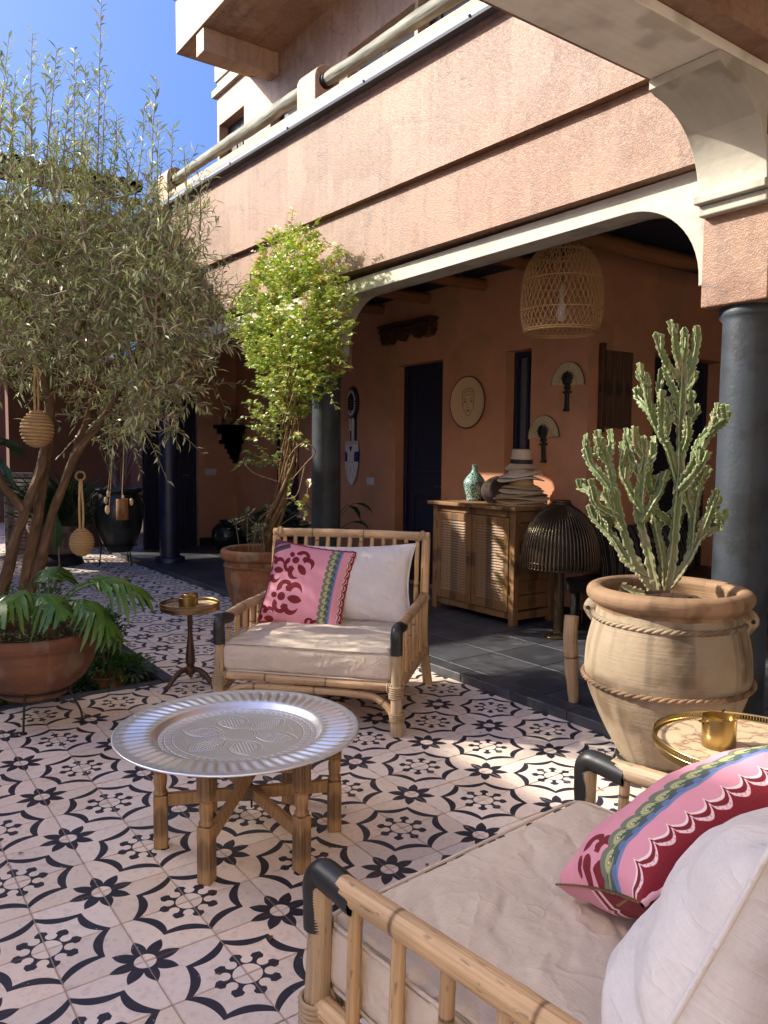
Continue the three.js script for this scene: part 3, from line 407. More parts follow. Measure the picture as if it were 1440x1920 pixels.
// ---------------------------------------------------------------- the wing across the far end, and the wing along the left
{
  const r = rngOf(77);
  const far_ = thing('far_wing', 'terracotta wing with a dark tiled roof showing behind the olive tree', 'building');
  mesh('upper_wall', bb(-4.2, 2.56, 2.75, 4.18, -7.1, -6.7), m.pink, far_);
  mesh('slab', bb(-4.2, 2.22, 2.6, 2.748, -8.9, -6.65), m.wallIn, far_);
  mesh('rear_wall', bb(-4.2, 2.22, 2.75, 4.6, -9.1, -8.9), m.wallIn, far_);
  const yo = (z) => 4.29 + (-5.95 - z) * 0.27;
  mesh('roof_deck', gridGeo(1, 1, (u, v) => V(lerp(-4.3, 2.19, u), yo(lerp(-5.98, -9.0, v)) - 0.05, lerp(-5.98, -9.0, v))), m.darkWood, far_);
  const tile = []; for (let x = -4.25; x < 2.2; x += 0.155) for (let k = 0; k < 10; k++) { const z0 = -5.92 - k * 0.32, z1 = z0 - 0.36; tile.push(tube([V(x, yo(z0) + 0.02 + 0.01 * r(), z0), V(x, yo(z1), z1)], (t) => lerp(0.075, 0.06, t), 8)); }
  data(mesh('roof_tiles', tile, std({ color: lin(0.045, 0.042, 0.045), roughness: 0.45 }), far_), null, null, null, 'stuff');
  mesh('eave_board', bb(-4.3, 2.19, 4.13, 4.20, -6.05, -6.0), m.darkWood, far_);
  for (const g of [bb(-4.2, -3.2, 0, 2.6, -7.3, -7.0), bb(-0.9, -0.5, 0, 2.6, -7.3, -7.0)]) mesh('pier', g, m.wallIn, far_);
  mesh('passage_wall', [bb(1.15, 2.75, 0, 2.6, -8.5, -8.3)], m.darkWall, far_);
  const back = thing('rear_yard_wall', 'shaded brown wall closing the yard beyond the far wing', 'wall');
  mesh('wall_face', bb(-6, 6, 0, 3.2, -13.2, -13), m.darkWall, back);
  const left = thing('side_wing', 'two storey terracotta wing along the left side of the courtyard', 'building');
  mesh('wall', prism([[1.8, 0], [13, 0], [13, 4.8], [1.8, 4.8]], 0.3, 0, [[[2.3, 0.02], [2.3, 2.2], [3.2, 2.2], [3.2, 0.02]], [[4, 0.02], [4, 2.2], [5, 2.2], [5, 0.02]]]).rotateY(Math.PI / 2).translate(-4.5, 0, 0), m.pink, left);
  mesh('inner_wall', bb(-8, -7.8, 0, 4.5, -13, -1.8), m.wallIn, left); mesh('roof', bb(-8, -4.2, 4.802, 4.9, -13, -1.8), m.cream, left);
  mesh('wall_end', bb(-8, -4.51, 0, 4.8, -13.1, -12.9), m.pink, left); mesh('wall_end', bb(-8, -4.51, 0, 4.8, -2.0, -1.8), m.pink, left);
  for (const z of [-4.5, -2.75]) mesh('door_leaf', bb(-4.42, -4.36, 0.02, 2.2, z - 0.5, z + 0.5, 0.004), m.navy, left);
}
// ---------------------------------------------------------------- rattan armchairs
function makeChair(name, label, deep = 0) {
  const t = thing(name, label, 'armchair'), X = 0.455, rb = 0.0255, mt = m.rattan;
  const armY = (z) => 0.505 + (0.40 - z) * 0.022;
  const ring = (p, dir, r, n = 4, th = 0.005) => { const out = [], d = V(...dir).normalize(), u = Math.abs(d.y) < 0.9 ? V(0, 1, 0) : V(1, 0, 0), a = d.clone().cross(u).normalize(), b = d.clone().cross(a); for (let k = 0; k < n; k++) { const c = V(...p).addScaledVector(d, (k - (n - 1) / 2) * th * 1.9), pts = []; for (let i = 0; i <= 14; i++) { const w = i / 14 * Math.PI * 2; pts.push(c.clone().addScaledVector(a, r * Math.cos(w)).addScaledVector(b, r * Math.sin(w))); } out.push(tube(pts, th, 5, false)); } return out; };
  for (const s of [-1, 1]) {
    mesh('leg', [tube(curve([[s * X, 0.485, 0.402], [s * X, 0.25, 0.41], [s * (X + 0.006), 0.1, 0.428], [s * (X + 0.01), 0, 0.437]], 14), (q) => lerp(rb, 0.031, q * q), 12)], m.rattanWorn, t);
    const rear = mesh('leg', [tube(curve([[s * (X + 0.015), 0, -0.455 - deep], [s * (X + 0.006), 0.12, -0.425 - deep], [s * X, 0.26, -0.372 - deep], [s * X, 0.55, -0.388 - deep], [s * X, 0.862, -0.43 - deep]], 22), (q) => lerp(0.029, rb, Math.min(1, q * 2)), 12)], mt, t);
    const arm = mesh('armrest', [tube(curve([[s * X, 0.50, 0.405], [s * (X + 0.003), armY(0.1) + 0.003, 0.1], [s * (X - 0.002), armY(-0.2) - 0.002, -0.2], [s * X, 0.524, -0.375 - deep]], 120), (q) => rb * (1 + 0.05 * Math.exp(-((((q * 0.8) % 0.31 - 0.15) / 0.008) ** 2))) * (1 + 0.03 * n3(q * 5, s, 1)), 14)], s > 0 ? m.rattan : m.rattanWorn, t);
    mesh('joint_binding', [tube(curve([[s * X, 0.495, 0.28], [s * X, 0.503, 0.36], [s * X, 0.502, 0.394], [s * X, 0.48, 0.411], [s * X, 0.43, 0.411], [s * X, 0.385, 0.41]], 240), (q) => 0.0288 + 0.0013 * Math.abs(Math.sin(q * 130)) + 0.0012 * n3(q * 9, s, 3), 14)], m.wrap, arm);
    for (let k = 0; k < 6; k++) { const z = 0.285 - k * (0.105 + deep / 6), w = 0.006 * n3(k * 3.3, s, 4); mesh('arm_spindle', tube(curve([[s * X, 0.235, z + 0.01], [s * X + w, 0.37, z + 0.005 - w], [s * X, armY(z) - 0.012, z]], 36), (q) => 0.0140 * (1 + 0.07 * Math.exp(-((((q + k * 0.13) % 0.55 - 0.3) / 0.02) ** 2)) + 0.05 * n3(q * 3, k, s)), 10), m.rattanVar[(k * 3 + (s > 0 ? 1 : 2)) % 4], t); }
    mesh('side_rail', [rod([s * X, 0.225, 0.405], [s * X, 0.225, -0.378 - deep], 0.0225, 12)], mt, t);
    mesh('side_rail', [rod([s * (X - 0.012), 0.178, 0.40], [s * (X - 0.012), 0.178, -0.388 - deep], 0.019, 10), ...curveBrace(s)], mt, t);
    mesh('rail_binding', [...ring([s * X, 0.205, 0.412], [0, 1, 0], 0.034, 6, 0.0055), ...ring([s * (X - 0.03), 0.225, 0.405], [1, 0, 0], 0.027, 3), ...ring([s * X, 0.525, -0.36 - deep], [0, 0, 1], 0.029, 5, 0.0045), ...ring([s * X, 0.21, -0.375 - deep], [0, 1, 0], 0.031, 4), ...ring([s * (X + 0.009), 0.09, 0.43], [0, 1, 0], 0.034, 5, 0.0045)], m.rattanWorn, t);
    mesh('top_binding', [...ring([s * (X - 0.01), 0.868, -0.43 - deep], [1, 0.6 * s, 0], 0.031, 3), ...ring([s * (X - 0.035), 0.868, -0.43 - deep], [1, -0.7 * s, 0], 0.031, 3)], mt, t);
  }
  function curveBrace(s) { return [tube(curve([[s * (X + 0.004), 0.06, 0.428], [s * (X + 0.0), 0.12, 0.37], [s * (X - 0.01), 0.165, 0.27], [s * (X - 0.012), 0.178, 0.15]], 12), 0.0165, 10)]; }
  mesh('top_rail', tube(curve([[-X - 0.02, 0.868, -0.43 - deep], [-0.2, 0.872, -0.432 - deep], [0.2, 0.872, -0.432 - deep], [X + 0.02, 0.868, -0.43 - deep]], 12), rb, 14), mt, t);
  mesh('back_rail', [rod([-X, 0.24, -0.37 - deep], [X, 0.24, -0.37 - deep], 0.021, 10), rod([-X, 0.185, -0.385 - deep], [X, 0.185, -0.385 - deep], 0.018, 10)], mt, t);
  for (let k = 0; k < 13; k++) { const x = -0.405 + k * 0.0675; mesh('back_spindle', tube(curve([[x, 0.25, -0.37 - deep], [x, 0.55, -0.387 - deep], [x, 0.86, -0.428 - deep]], 6), 0.0135, 10), m.rattanVar[(k * 7) % 4], t); }
  mesh('front_rail', [rod([-X, 0.228, 0.405], [X, 0.228, 0.405], 0.0235, 12)], mt, t);
  mesh('front_rail', [tube(curve([[-X - 0.005, 0.055, 0.432], [-X + 0.03, 0.12, 0.418], [-X + 0.1, 0.165, 0.405], [-X + 0.2, 0.178, 0.402], [0, 0.18, 0.402], [X - 0.2, 0.178, 0.402], [X - 0.1, 0.165, 0.405], [X - 0.03, 0.12, 0.418], [X + 0.005, 0.055, 0.432]], 50), 0.0185, 12)], mt, t);
  mesh('seat_deck', [...[...Array(9)].map((_, k) => bx(0.86, 0.012, 0.05, 0, 0.238, 0.33 - k * (0.08 + deep / 8), 0.003))], mt, t);
  return t;
}
const chairFar = makeChair('rattan_armchair', 'natural rattan armchair beyond the tray table, facing the camera');
chairFar.position.set(1.348, 0, -0.583); chairFar.rotation.y = Math.atan2(-0.745, 0.667);
const NEAR = { x: 0.425, z: 2.025, a: Math.PI + 0.08 };
{ const c = makeChair('rattan_armchair', 'deeper rattan armchair in front, cut by the bottom edge, with weathered left arm', 0.11); c.position.set(NEAR.x, 0, NEAR.z); c.rotation.y = NEAR.a; }

// ---------------------------------------------------------------- cushions and pillows
function boxCushion(w, h, d, r, seed, puff = 0.02) {      // boxed seat cushion: rounded edges, soft crown, creases
  const nx = 110, ny = 14, nz = 104, g = mergeVertices(new THREE.BoxGeometry(w, h, d, nx, ny, nz).deleteAttribute('uv').deleteAttribute('normal')), p = g.attributes.position;
  for (let i = 0; i < p.count; i++) {
    let x = p.getX(i), y = p.getY(i), z = p.getZ(i);
    const cx = clamp(x, -w / 2 + r, w / 2 - r), cy = clamp(y, -h / 2 + r, h / 2 - r), cz = clamp(z, -d / 2 + r, d / 2 - r), q = V(x - cx, y - cy, z - cz); if (q.length() > 1e-6) { q.normalize().multiplyScalar(r); x = cx + q.x; y = cy + q.y; z = cz + q.z; }
    const ex = 1 - Math.pow(Math.abs(2 * x / w), 4), ez = 1 - Math.pow(Math.abs(2 * z / d), 4), top = y > 0 ? 1 : 0.15;
    const wx = x + 0.06 * n3(x * 6, seed, z * 6), wz = z + 0.06 * n3(z * 6, seed + 3, x * 6), cr = Math.abs(n3(wx * 5 + seed, seed, wz * 5)) * 0.006 + 0.006 * Math.pow(1 - Math.abs(n3(wx * 3.0, seed, wz * 3.6 + x * 2)), 8) + 0.002 * n3(wx * 12, seed, wz * 14 + x * 9) + 0.001 * n3(x * 34, seed, z * 30);
    y += top * (puff * ex * ez - cr * 1.25 * sstep(0.0, 0.25, ex * ez) + 0.006);
    const side = 1 - Math.pow(Math.abs(2 * y / h), 4); x += Math.sign(x) * 0.012 * Math.max(0, side) * sstep(0.9, 1, Math.abs(2 * x / w)) + 0.004 * n3(x * 7, y * 16, z * 7 + seed); z += Math.sign(z) * 0.014 * Math.max(0, side) * sstep(0.9, 1, Math.abs(2 * z / d)) + 0.005 * n3(z * 7 + seed, x * 7, y * 18);
    p.setXYZ(i, x, y, z);
  }
  g.computeVertexNormals(); const n = g.attributes.normal, uv = new Float32Array(p.count * 2);
  for (let i = 0; i < p.count; i++) { const ax = Math.abs(n.getX(i)), ay = Math.abs(n.getY(i)), az = Math.abs(n.getZ(i)); uv[2 * i] = ax > ay && ax > az ? p.getZ(i) : p.getX(i); uv[2 * i + 1] = ay >= ax && ay >= az ? p.getZ(i) : p.getY(i); }
  g.setAttribute('uv', new THREE.BufferAttribute(uv, 2)); return g;
}
function piping(w, d, y, r, rad = 0.0045) { const pts = [], c = 0.045; for (const [sx, sz, a0] of [[1, 1, 0], [-1, 1, 1], [-1, -1, 2], [1, -1, 3]]) for (let i = 0; i <= 5; i++) { const a = (a0 + i / 5) * Math.PI / 2; pts.push(V(sx * (w / 2 - c) + c * Math.cos(a), y + 0.003 * n3(sx * 3 + i, y * 9, sz), sz * (d / 2 - c) + c * Math.sin(a))); } pts.push(pts[0].clone()); return tube(curve(pts, 90), rad, 6, false); }
function pillow(w, h, t, seed, o = {}) {                   // two faces sewn at the edge; corners drawn out
  const n = 64, pull = o.pull ?? 0.07, wr = o.wrinkle ?? 0.006, faces = [];
  const shape = (u, v, s) => {
    const a = 2 * u - 1, b = 2 * v - 1, ea = 1 - a * a, eb = 1 - b * b;
    const x = w / 2 * a * (1 - pull * eb * Math.abs(a) ** 1.5), y = h / 2 * b * (1 - pull * ea * Math.abs(b) ** 1.5);
    const body = Math.pow(Math.max(0, (1 - Math.abs(a) ** 2.6) * (1 - Math.abs(b) ** 2.6)), o.exp ?? 0.46);
    const k = sstep(0, 0.3, body), crease = wr * (n3(x * 7 + seed, y * 7, s * 3) + 0.6 * n3(x * 16, y * 19 + seed, s)) * k + wr * 0.8 * Math.sin((a * b) * 9 + seed) * k * (1 - body) + (o.fold ? o.fold(a, b, s) * k : 0);
    const sag = (o.sag ?? 0) * h * (b < 0 ? (1 - b * b) * 0 : 0);
    const pk = 0.004 * Math.sin(52 * (Math.abs(a) > Math.abs(b) ? b : a) + 3 * n3(a * 3, b * 3, seed)) * Math.exp(-body * 6) * sstep(0.02, 0.12, body);
    return V(x, y + sag, s * (t / 2 * body + crease + pk));
  };
  for (const s of [1, -1]) { const g = gridGeo(n, n, (u, v) => shape(s > 0 ? u : 1 - u, v, s), (u, v) => (o.uv ? o.uv(s > 0 ? u : 1 - u, v, s) : [(s > 0 ? u : 1 - u) * w, v * h])); faces.push(g); }
  const edge = []; const E = (u, v) => edge.push(shape(u, v, 1)); for (let i = 0; i < 24; i++) E(i / 24, 0); for (let i = 0; i < 24; i++) E(1, i / 24); for (let i = 0; i < 24; i++) E(1 - i / 24, 1); for (let i = 0; i <= 24; i++) E(0, 1 - i / 24);
  return { front: faces[0], back: faces[1], edge };
}
function place(o, pos, xa, ya) { const x = V(...xa).normalize(), y0 = V(...ya), z = x.clone().cross(y0).normalize(), y = z.clone().cross(x); o.matrix.makeBasis(x, y, z); o.quaternion.setFromRotationMatrix(o.matrix); o.position.set(...pos); return o; }
const inChair = (c, x, y, z) => { const s = Math.sin(c.a), k = Math.cos(c.a); return [c.x + x * k + z * s, y, c.z - x * s + z * k]; };
const FARC = { x: 1.348, z: -0.583, a: Math.atan2(-0.745, 0.667) };
{
  const make = (label, c, seed) => { const q = thing('seat_cushion', label, 'cushion', inChair(c, 0, 0.32, 0.015), c.a); mesh('cover', boxCushion(0.855, 0.15, 0.79, 0.028, seed, 0.018), m.canvasCloth, q); mesh('piping', piping(0.865, 0.80, 0.072, 0.03), m.canvasCloth, q); mesh('piping', piping(0.865, 0.80, -0.066, 0.03), m.canvasCloth, q); return q; };
  make('beige canvas seat cushion on the far rattan armchair', FARC, 3.3);
  make('wrinkled beige seat cushion on the rattan armchair in front', NEAR, 8.1);
}
// white back pillow of the far chair
{
  const p = pillow(0.78, 0.46, 0.20, 4, { exp: 0.55, pull: 0.10, wrinkle: 0.011 });
  const t = thing('white_pillow', 'white piped back pillow leaning in the far rattan armchair', 'pillow');
  mesh('cover', [p.front, p.back], m.whiteCloth, t); mesh('piping', tube(p.edge, 0.0055, 6, false), m.whiteCloth, t);
  const [x, y, z] = inChair(FARC, 0.035, 0.605, -0.235), k = FARC.a; place(t, [x, y, z], [Math.cos(k), 0.035, -Math.sin(k)], [-0.30 * Math.sin(k), 1, -0.30 * Math.cos(k)]);
}
// printed cushion cloth: pink ground, dark red palmettes, a band of green waves, scalloped red border
T.print = canvasTex(1024, 1024, (c, S) => {
  const red = 'rgb(116,22,36)', pink = 'rgb(218,148,164)'; c.fillStyle = pink; c.fillRect(0, 0, S, S);
  const curl = (s) => { c.beginPath(); c.moveTo(0, 0); c.bezierCurveTo(-60 * s, -30, -130 * s, 20, -120 * s, 95); c.bezierCurveTo(-112 * s, 150, -40 * s, 150, -34 * s, 105); c.bezierCurveTo(-32 * s, 80, -66 * s, 74, -72 * s, 98); c.bezierCurveTo(-92 * s, 84, -84 * s, 40, -40 * s, 46); c.bezierCurveTo(-20 * s, 40, -6 * s, 20, 0, 0); c.fill(); };
  const motif = (x, y, a, k) => { c.save(); c.translate(x, y); c.rotate(a); c.scale(k, k); c.fillStyle = red; c.beginPath(); c.arc(0, 0, 40, 0, 7); c.fill(); c.beginPath(); c.ellipse(0, -82, 28, 32, 0, 0, 7); c.fill();
    c.beginPath(); c.moveTo(0, 60); c.bezierCurveTo(56, 100, 46, 180, 0, 205); c.bezierCurveTo(-46, 180, -56, 100, 0, 60); c.fill();
    for (const s of [-1, 1]) { c.beginPath(); c.moveTo(s * 62, 30); c.bezierCurveTo(s * 190, 50, s * 190, 180, s * 70, 190); c.bezierCurveTo(s * 130, 150, s * 120, 90, s * 62, 84); c.fill(); c.save(); c.translate(s * 40, -64); curl(-s); c.restore(); } c.restore(); };
  motif(270, 690, -1.5, 1.25); motif(350, 240, -0.75, 1.1); motif(20, 380, -1.5, 1.0); motif(40, 960, -1.5, 0.9); motif(640, 1000, -1.5, 0.7);
  // corner patch of woven stripes
  c.save(); c.translate(0, 0); c.rotate(-0.5); ['rgb(98,60,74)', 'rgb(60,66,88)', 'rgb(150,110,124)', 'rgb(90,26,44)', 'rgb(72,80,96)'].forEach((q, i) => { c.fillStyle = q; c.fillRect(-260, 40 + i * 30, 430, 31); }); c.fillStyle = 'rgb(86,84,92)'; c.fillRect(-260, -160, 430, 200); c.fillStyle = 'rgb(170,150,150)'; for (let i = 0; i < 40; i++) { c.beginPath(); c.arc(-60 + (i * 37) % 240, -40 + (i * 23) % 90, 6, 0, 4); c.fill(); } c.restore();
  // wave band
  const bx0 = 760; c.fillStyle = 'rgb(110,130,170)'; c.fillRect(bx0 + 96, 0, 22, S); c.fillStyle = 'rgb(72,74,110)'; c.fillRect(bx0 + 84, 0, 13, S); c.fillStyle = 'rgb(70,90,84)'; c.fillRect(bx0, 0, 86, S);
  for (let y = -40; y < S + 60; y += 78) { c.fillStyle = 'rgb(112,118,100)'; c.beginPath(); c.arc(bx0 + 8, y, 40, 0, 7); c.fill(); c.strokeStyle = 'rgb(176,178,120)'; c.lineWidth = 15; c.beginPath(); c.arc(bx0 + 36, y, 24, 0.4, 5.2); c.stroke(); c.lineWidth = 6; c.strokeStyle = 'rgb(205,205,160)'; c.beginPath(); c.arc(bx0 + 36, y, 10, 0.4, 5.6); c.stroke(); c.strokeStyle = 'rgb(150,152,104)'; c.lineWidth = 11; c.beginPath(); c.moveTo(bx0 + 62, y - 6); c.bezierCurveTo(bx0 + 86, y + 26, bx0 + 6, y + 44, bx0 + 14, y + 78); c.stroke(); c.fillStyle = 'rgb(98,116,158)'; c.beginPath(); c.arc(bx0 + 90, y + 30, 18, 0, 7); c.fill(); }
  // scalloped red border at the far edge
  const sc = (off, col) => { c.fillStyle = col; c.beginPath(); c.moveTo(S, 0); c.lineTo(936 + off, 0); for (let y = 0; y < S; y += 86) { c.quadraticCurveTo(936 + off + 52, y + 20, 936 + off + 16, y + 80); c.lineTo(936 + off, y + 86); } c.lineTo(S, S); c.fill(); };
  sc(0, 'rgb(236,214,214)'); sc(9, 'rgb(120,20,36)'); sc(22, 'rgb(236,200,204)'); sc(32, 'rgb(130,24,38)');
  c.fillStyle = 'rgba(90,8,20,0.35)'; for (let y = 0; y < S; y += 9) for (let x = 980; x < S; x += 9) if ((x + y) % 2) c.fillRect(x, y, 4, 4);
});
T.printRed = canvasTex(512, 1024, (c, W, H) => {
  c.fillStyle = 'rgb(134,24,38)'; c.fillRect(0, 0, W, H); c.fillStyle = 'rgba(84,6,18,0.5)'; for (let y = 0; y < H; y += 6) for (let x = (y / 6 % 2) * 3; x < W; x += 6) c.fillRect(x, y, 3, 3);
  const sc = (off, col) => { c.fillStyle = col; c.beginPath(); c.moveTo(W, 0); c.lineTo(230 + off, 0); for (let y = 0; y < H; y += 100) { c.quadraticCurveTo(230 + off + 60, y + 24, 230 + off + 18, y + 94); c.lineTo(230 + off, y + 100); } c.lineTo(W, H); c.fill(); };
  sc(0, 'rgb(238,212,210)'); sc(20, 'rgb(132,20,38)'); sc(42, 'rgb(240,200,204)'); sc(60, 'rgb(218,148,164)');
});
m.print = std({ map: T.print, roughness: 0.85, bumpMap: rep(T.weave, 10), bumpScale: 0.0003 });
m.printRed = std({ map: T.printRed, roughness: 0.8, bumpMap: rep(T.weave, 6), bumpScale: 0.0008 });
m.cord = std({ color: lin(0.70, 0.36, 0.40), roughness: 0.8 });
m.piping = std({ color: lin(0.28, 0.02, 0.045), roughness: 0.8 });
{
  // on the far chair: face to the camera, wave band at its right edge
  const p = pillow(0.47, 0.47, 0.15, 2, { pull: 0.06, wrinkle: 0.005, uv: (u, v) => [0.02 + u * 0.955, 0.02 + v * 0.96] });
  const t = thing('printed_pillow', 'pink square pillow with dark red motifs leaning in the far armchair', 'pillow');
  mesh('cover', [p.front], m.print, t); mesh('back_cover', [p.back], m.piping, t);
  const ruf = p.edge.map((q, i) => q.clone().multiplyScalar(1 + 0.012 * (i % 2))); mesh('piping', tube(ruf, 0.006, 6, false), m.piping, t);
  const [x, y, z] = inChair(FARC, -0.165, 0.60, -0.115), k = FARC.a; place(t, [x, y, z], [Math.cos(k), -0.12, -Math.sin(k)], [-0.36 * Math.sin(k), 1, -0.36 * Math.cos(k)]);
}
{
  // on the near chair: seen from behind along its piped top edge
  const A = V(0.375, 0.42, 1.90), up = V(-0.35, 0.42, 0.84).normalize(), ux = V(0.92, 0.29, 0.22), w = 0.56, h = 0.34; ux.addScaledVector(up, -ux.dot(up)).normalize();   // lower front corner of its left edge, the lean, and the run of its corded edge
  const p = pillow(h, w, 0.22, 6, { pull: 0.05, wrinkle: 0.008, uv: (u, v, s) => (s > 0 ? [0.38 + u * 0.62, v] : [(1 - u) * 1.0, v]) });
  const t = thing('printed_pillow', 'pink and red pillow with a corded seam lying against the near white pillow', 'pillow');
  mesh('cover', [p.front], m.print, t); mesh('back_cover', [p.back], m.printRed, t);
  const cordPts = p.edge.slice(24, 49), side = p.edge.slice(48, 73).concat([p.edge[0]]).concat(p.edge.slice(1, 25));
  mesh('cord', tube(curve(cordPts.map((q, i) => q.clone().add(V(0.004, 0, 0.003 * (i % 2)))), 80), (q) => 0.0058 + 0.001 * Math.sin(q * 170), 8), m.cord, t);
  for (const [a, b, col] of [[0.30, 0.37, [0.04, 0.06, 0.3]], [0.38, 0.43, [0.5, 0.45, 0.2]], [0.44, 0.47, [0.03, 0.1, 0.12]], [0.62, 0.68, [0.05, 0.1, 0.35]], [0.69, 0.73, [0.5, 0.5, 0.25]]]) { const cv = curve(cordPts, 100).slice(Math.floor(a * 100), Math.floor(b * 100)); mesh('thread_binding', tube(cv, (q) => 0.0075 + 0.0012 * Math.sin(q * 40), 8), std({ color: lin(...col), roughness: 0.7 }), t); }
  mesh('zip', [tube(curve(p.edge.slice(0, 25).map((q) => q.clone().add(V(0, -0.002, 0.006))), 60), (q) => 0.0022 + 0.0007 * Math.sin(q * 140), 6), bx(0.008, 0.028, 0.003, p.edge[24].x - 0.02, p.edge[24].y - 0.018, 0.012, 0.001)], m.oldBrass, t);
  // local x runs up the lean (A to B), local y runs along the chair
  const z = up.clone().cross(ux).multiplyScalar(1).normalize(); const c = A.clone().addScaledVector(up, h / 2).addScaledVector(ux, w / 2).add(V(0, 0.02, 0));
  t.matrix.makeBasis(up, ux, z); t.quaternion.setFromRotationMatrix(t.matrix); t.position.copy(c);
}
{
  // big white pillow leaning on the near chair's back
  const p = pillow(0.82, 0.52, 0.34, 9, { exp: 0.62, pull: 0.05, wrinkle: 0.012, fold: (a, b, s) => 0.018 * Math.sin(9 * (a * 0.8 + b) + 2 * n3(a * 3, b * 3, 1)) * sstep(0.1, 0.8, a) * sstep(1.1, -0.6, b) });
  const t = thing('white_pillow', 'large creased white pillow on the armchair in front', 'pillow');
  mesh('cover', [p.front, p.back], m.whiteCloth, t); mesh('piping', tube(p.edge, 0.005, 6, false), m.whiteCloth, t);
  place(t, [0.42, 0.53, 2.345], [-0.96, 0.22, 0.13], [0.10, 1, 0.36]);
}
// ---------------------------------------------------------------- brass-coloured tray on its folding stand
T.trayBump = canvasTex(1024, 1024, (c, S) => {
  c.fillStyle = '#808080'; c.fillRect(0, 0, S, S); c.translate(S / 2, S / 2); const R = S / 2;
  const rg = rngOf(3); for (let i = 0; i < 2600; i++) { const a = rg() * 6.28, q = Math.sqrt(rg()) * R; c.strokeStyle = `rgba(${rg() < 0.5 ? 40 : 220},${rg() < 0.5 ? 40 : 220},128,0.10)`; c.lineWidth = 1; c.beginPath(); c.moveTo(q * Math.cos(a), q * Math.sin(a)); c.lineTo(q * Math.cos(a) + 12 * (rg() - 0.5), q * Math.sin(a) + 12 * (rg() - 0.5)); c.stroke(); }
  const petal = (L, w) => { c.beginPath(); c.moveTo(0.14 * R, 0); c.bezierCurveTo(0.25 * R, -w * R, L * R * 0.75, -w * R, L * R, 0); c.bezierCurveTo(L * R * 0.75, w * R, 0.25 * R, w * R, 0.14 * R, 0); };
  for (let k = 0; k < 6; k++) { c.save(); c.rotate(k * Math.PI / 3 + 0.25); c.strokeStyle = '#202020'; c.lineWidth = 9; petal(0.5, 0.17); c.stroke(); c.strokeStyle = '#d8d8d8'; c.lineWidth = 5; petal(0.46, 0.13); c.stroke(); c.fillStyle = '#f4f4f4'; for (let x = 0.2; x < 0.43; x += 0.026) for (let y = -0.1; y <= 0.1; y += 0.026) if (Math.abs(y) < 0.085 * Math.sin((x - 0.14) / 0.34 * Math.PI)) { c.beginPath(); c.arc(x * R, y * R, 4, 0, 7); c.fill(); }
    c.fillStyle = 'rgba(60,60,60,0.55)'; c.rotate(Math.PI / 6); c.beginPath(); c.moveTo(0.24 * R, 0); c.lineTo(0.44 * R, -0.11 * R); c.lineTo(0.44 * R, 0.11 * R); c.fill(); c.restore(); }
  c.strokeStyle = '#303030'; c.lineWidth = 6; for (const q of [0.13, 0.155, 0.535, 0.60, 0.645]) { c.beginPath(); c.arc(0, 0, q * R, 0, 7); c.stroke(); }
  for (let k = 0; k < 120; k++) { c.save(); c.rotate(k / 120 * 6.2832); c.strokeStyle = k % 2 ? '#e8e8e8' : '#303030'; c.lineWidth = 5; c.beginPath(); c.moveTo(0.545 * R, 0); c.lineTo(0.592 * R, 8); c.stroke(); c.beginPath(); c.arc(0.622 * R, 0, 6, 0, 7); c.stroke(); c.beginPath(); c.arc(0.955 * R, 0, 7, 0, 5); c.stroke(); c.restore(); }
}, false);
m.tray = std({ color: lin(0.90, 0.88, 0.88), metalness: 1, roughness: 0.42, bumpMap: T.trayBump, bumpScale: 0.0022 });
{
  const R = 0.412, t = thing('metal_tray', 'round engraved silver tray with a fluted rim on a folding stand', 'tray', [0.275, 0, 0.565]);
  const N = 496, prof = [[0, 0.383], [0.1, 0.383], [0.18, 0.383], [0.262, 0.383], [0.272, 0.386], [0.28, 0.397], [0.287, 0.404], [0.30, 0.405], [0.315, 0.406], [0.33, 0.4065], [0.345, 0.407], [0.36, 0.4075], [0.372, 0.408], [0.385, 0.409], [0.398, 0.4105], [0.407, 0.412], [0.412, 0.411], [0.412, 0.406], [0.404, 0.403], [0.30, 0.396], [0.285, 0.385], [0.27, 0.376], [0, 0.376]];
  const g = gridGeo(N, prof.length - 1, (u, v) => { const k = Math.round(v * (prof.length - 1)), a = u * Math.PI * 2, [r, y] = prof[k]; const on = k < 16 ? sstep(0.295, 0.312, r) * sstep(0.386, 0.368, r) : 0, fl = Math.cos(a * 62 + (r - 0.34) * 30); return V(r * Math.cos(a), y + on * 0.0030 * fl + 0.0006 * n3(r * 20 * Math.cos(a), 3, r * 20 * Math.sin(a)), r * Math.sin(a)); }, (u, v) => { const k = Math.round(v * (prof.length - 1)), a = u * Math.PI * 2, r = prof[k][0] / R; return [0.5 + 0.5 * r * Math.cos(a), 0.5 + 0.5 * r * Math.sin(a)]; });
  mesh('tray_plate', g, m.tray, t);
}
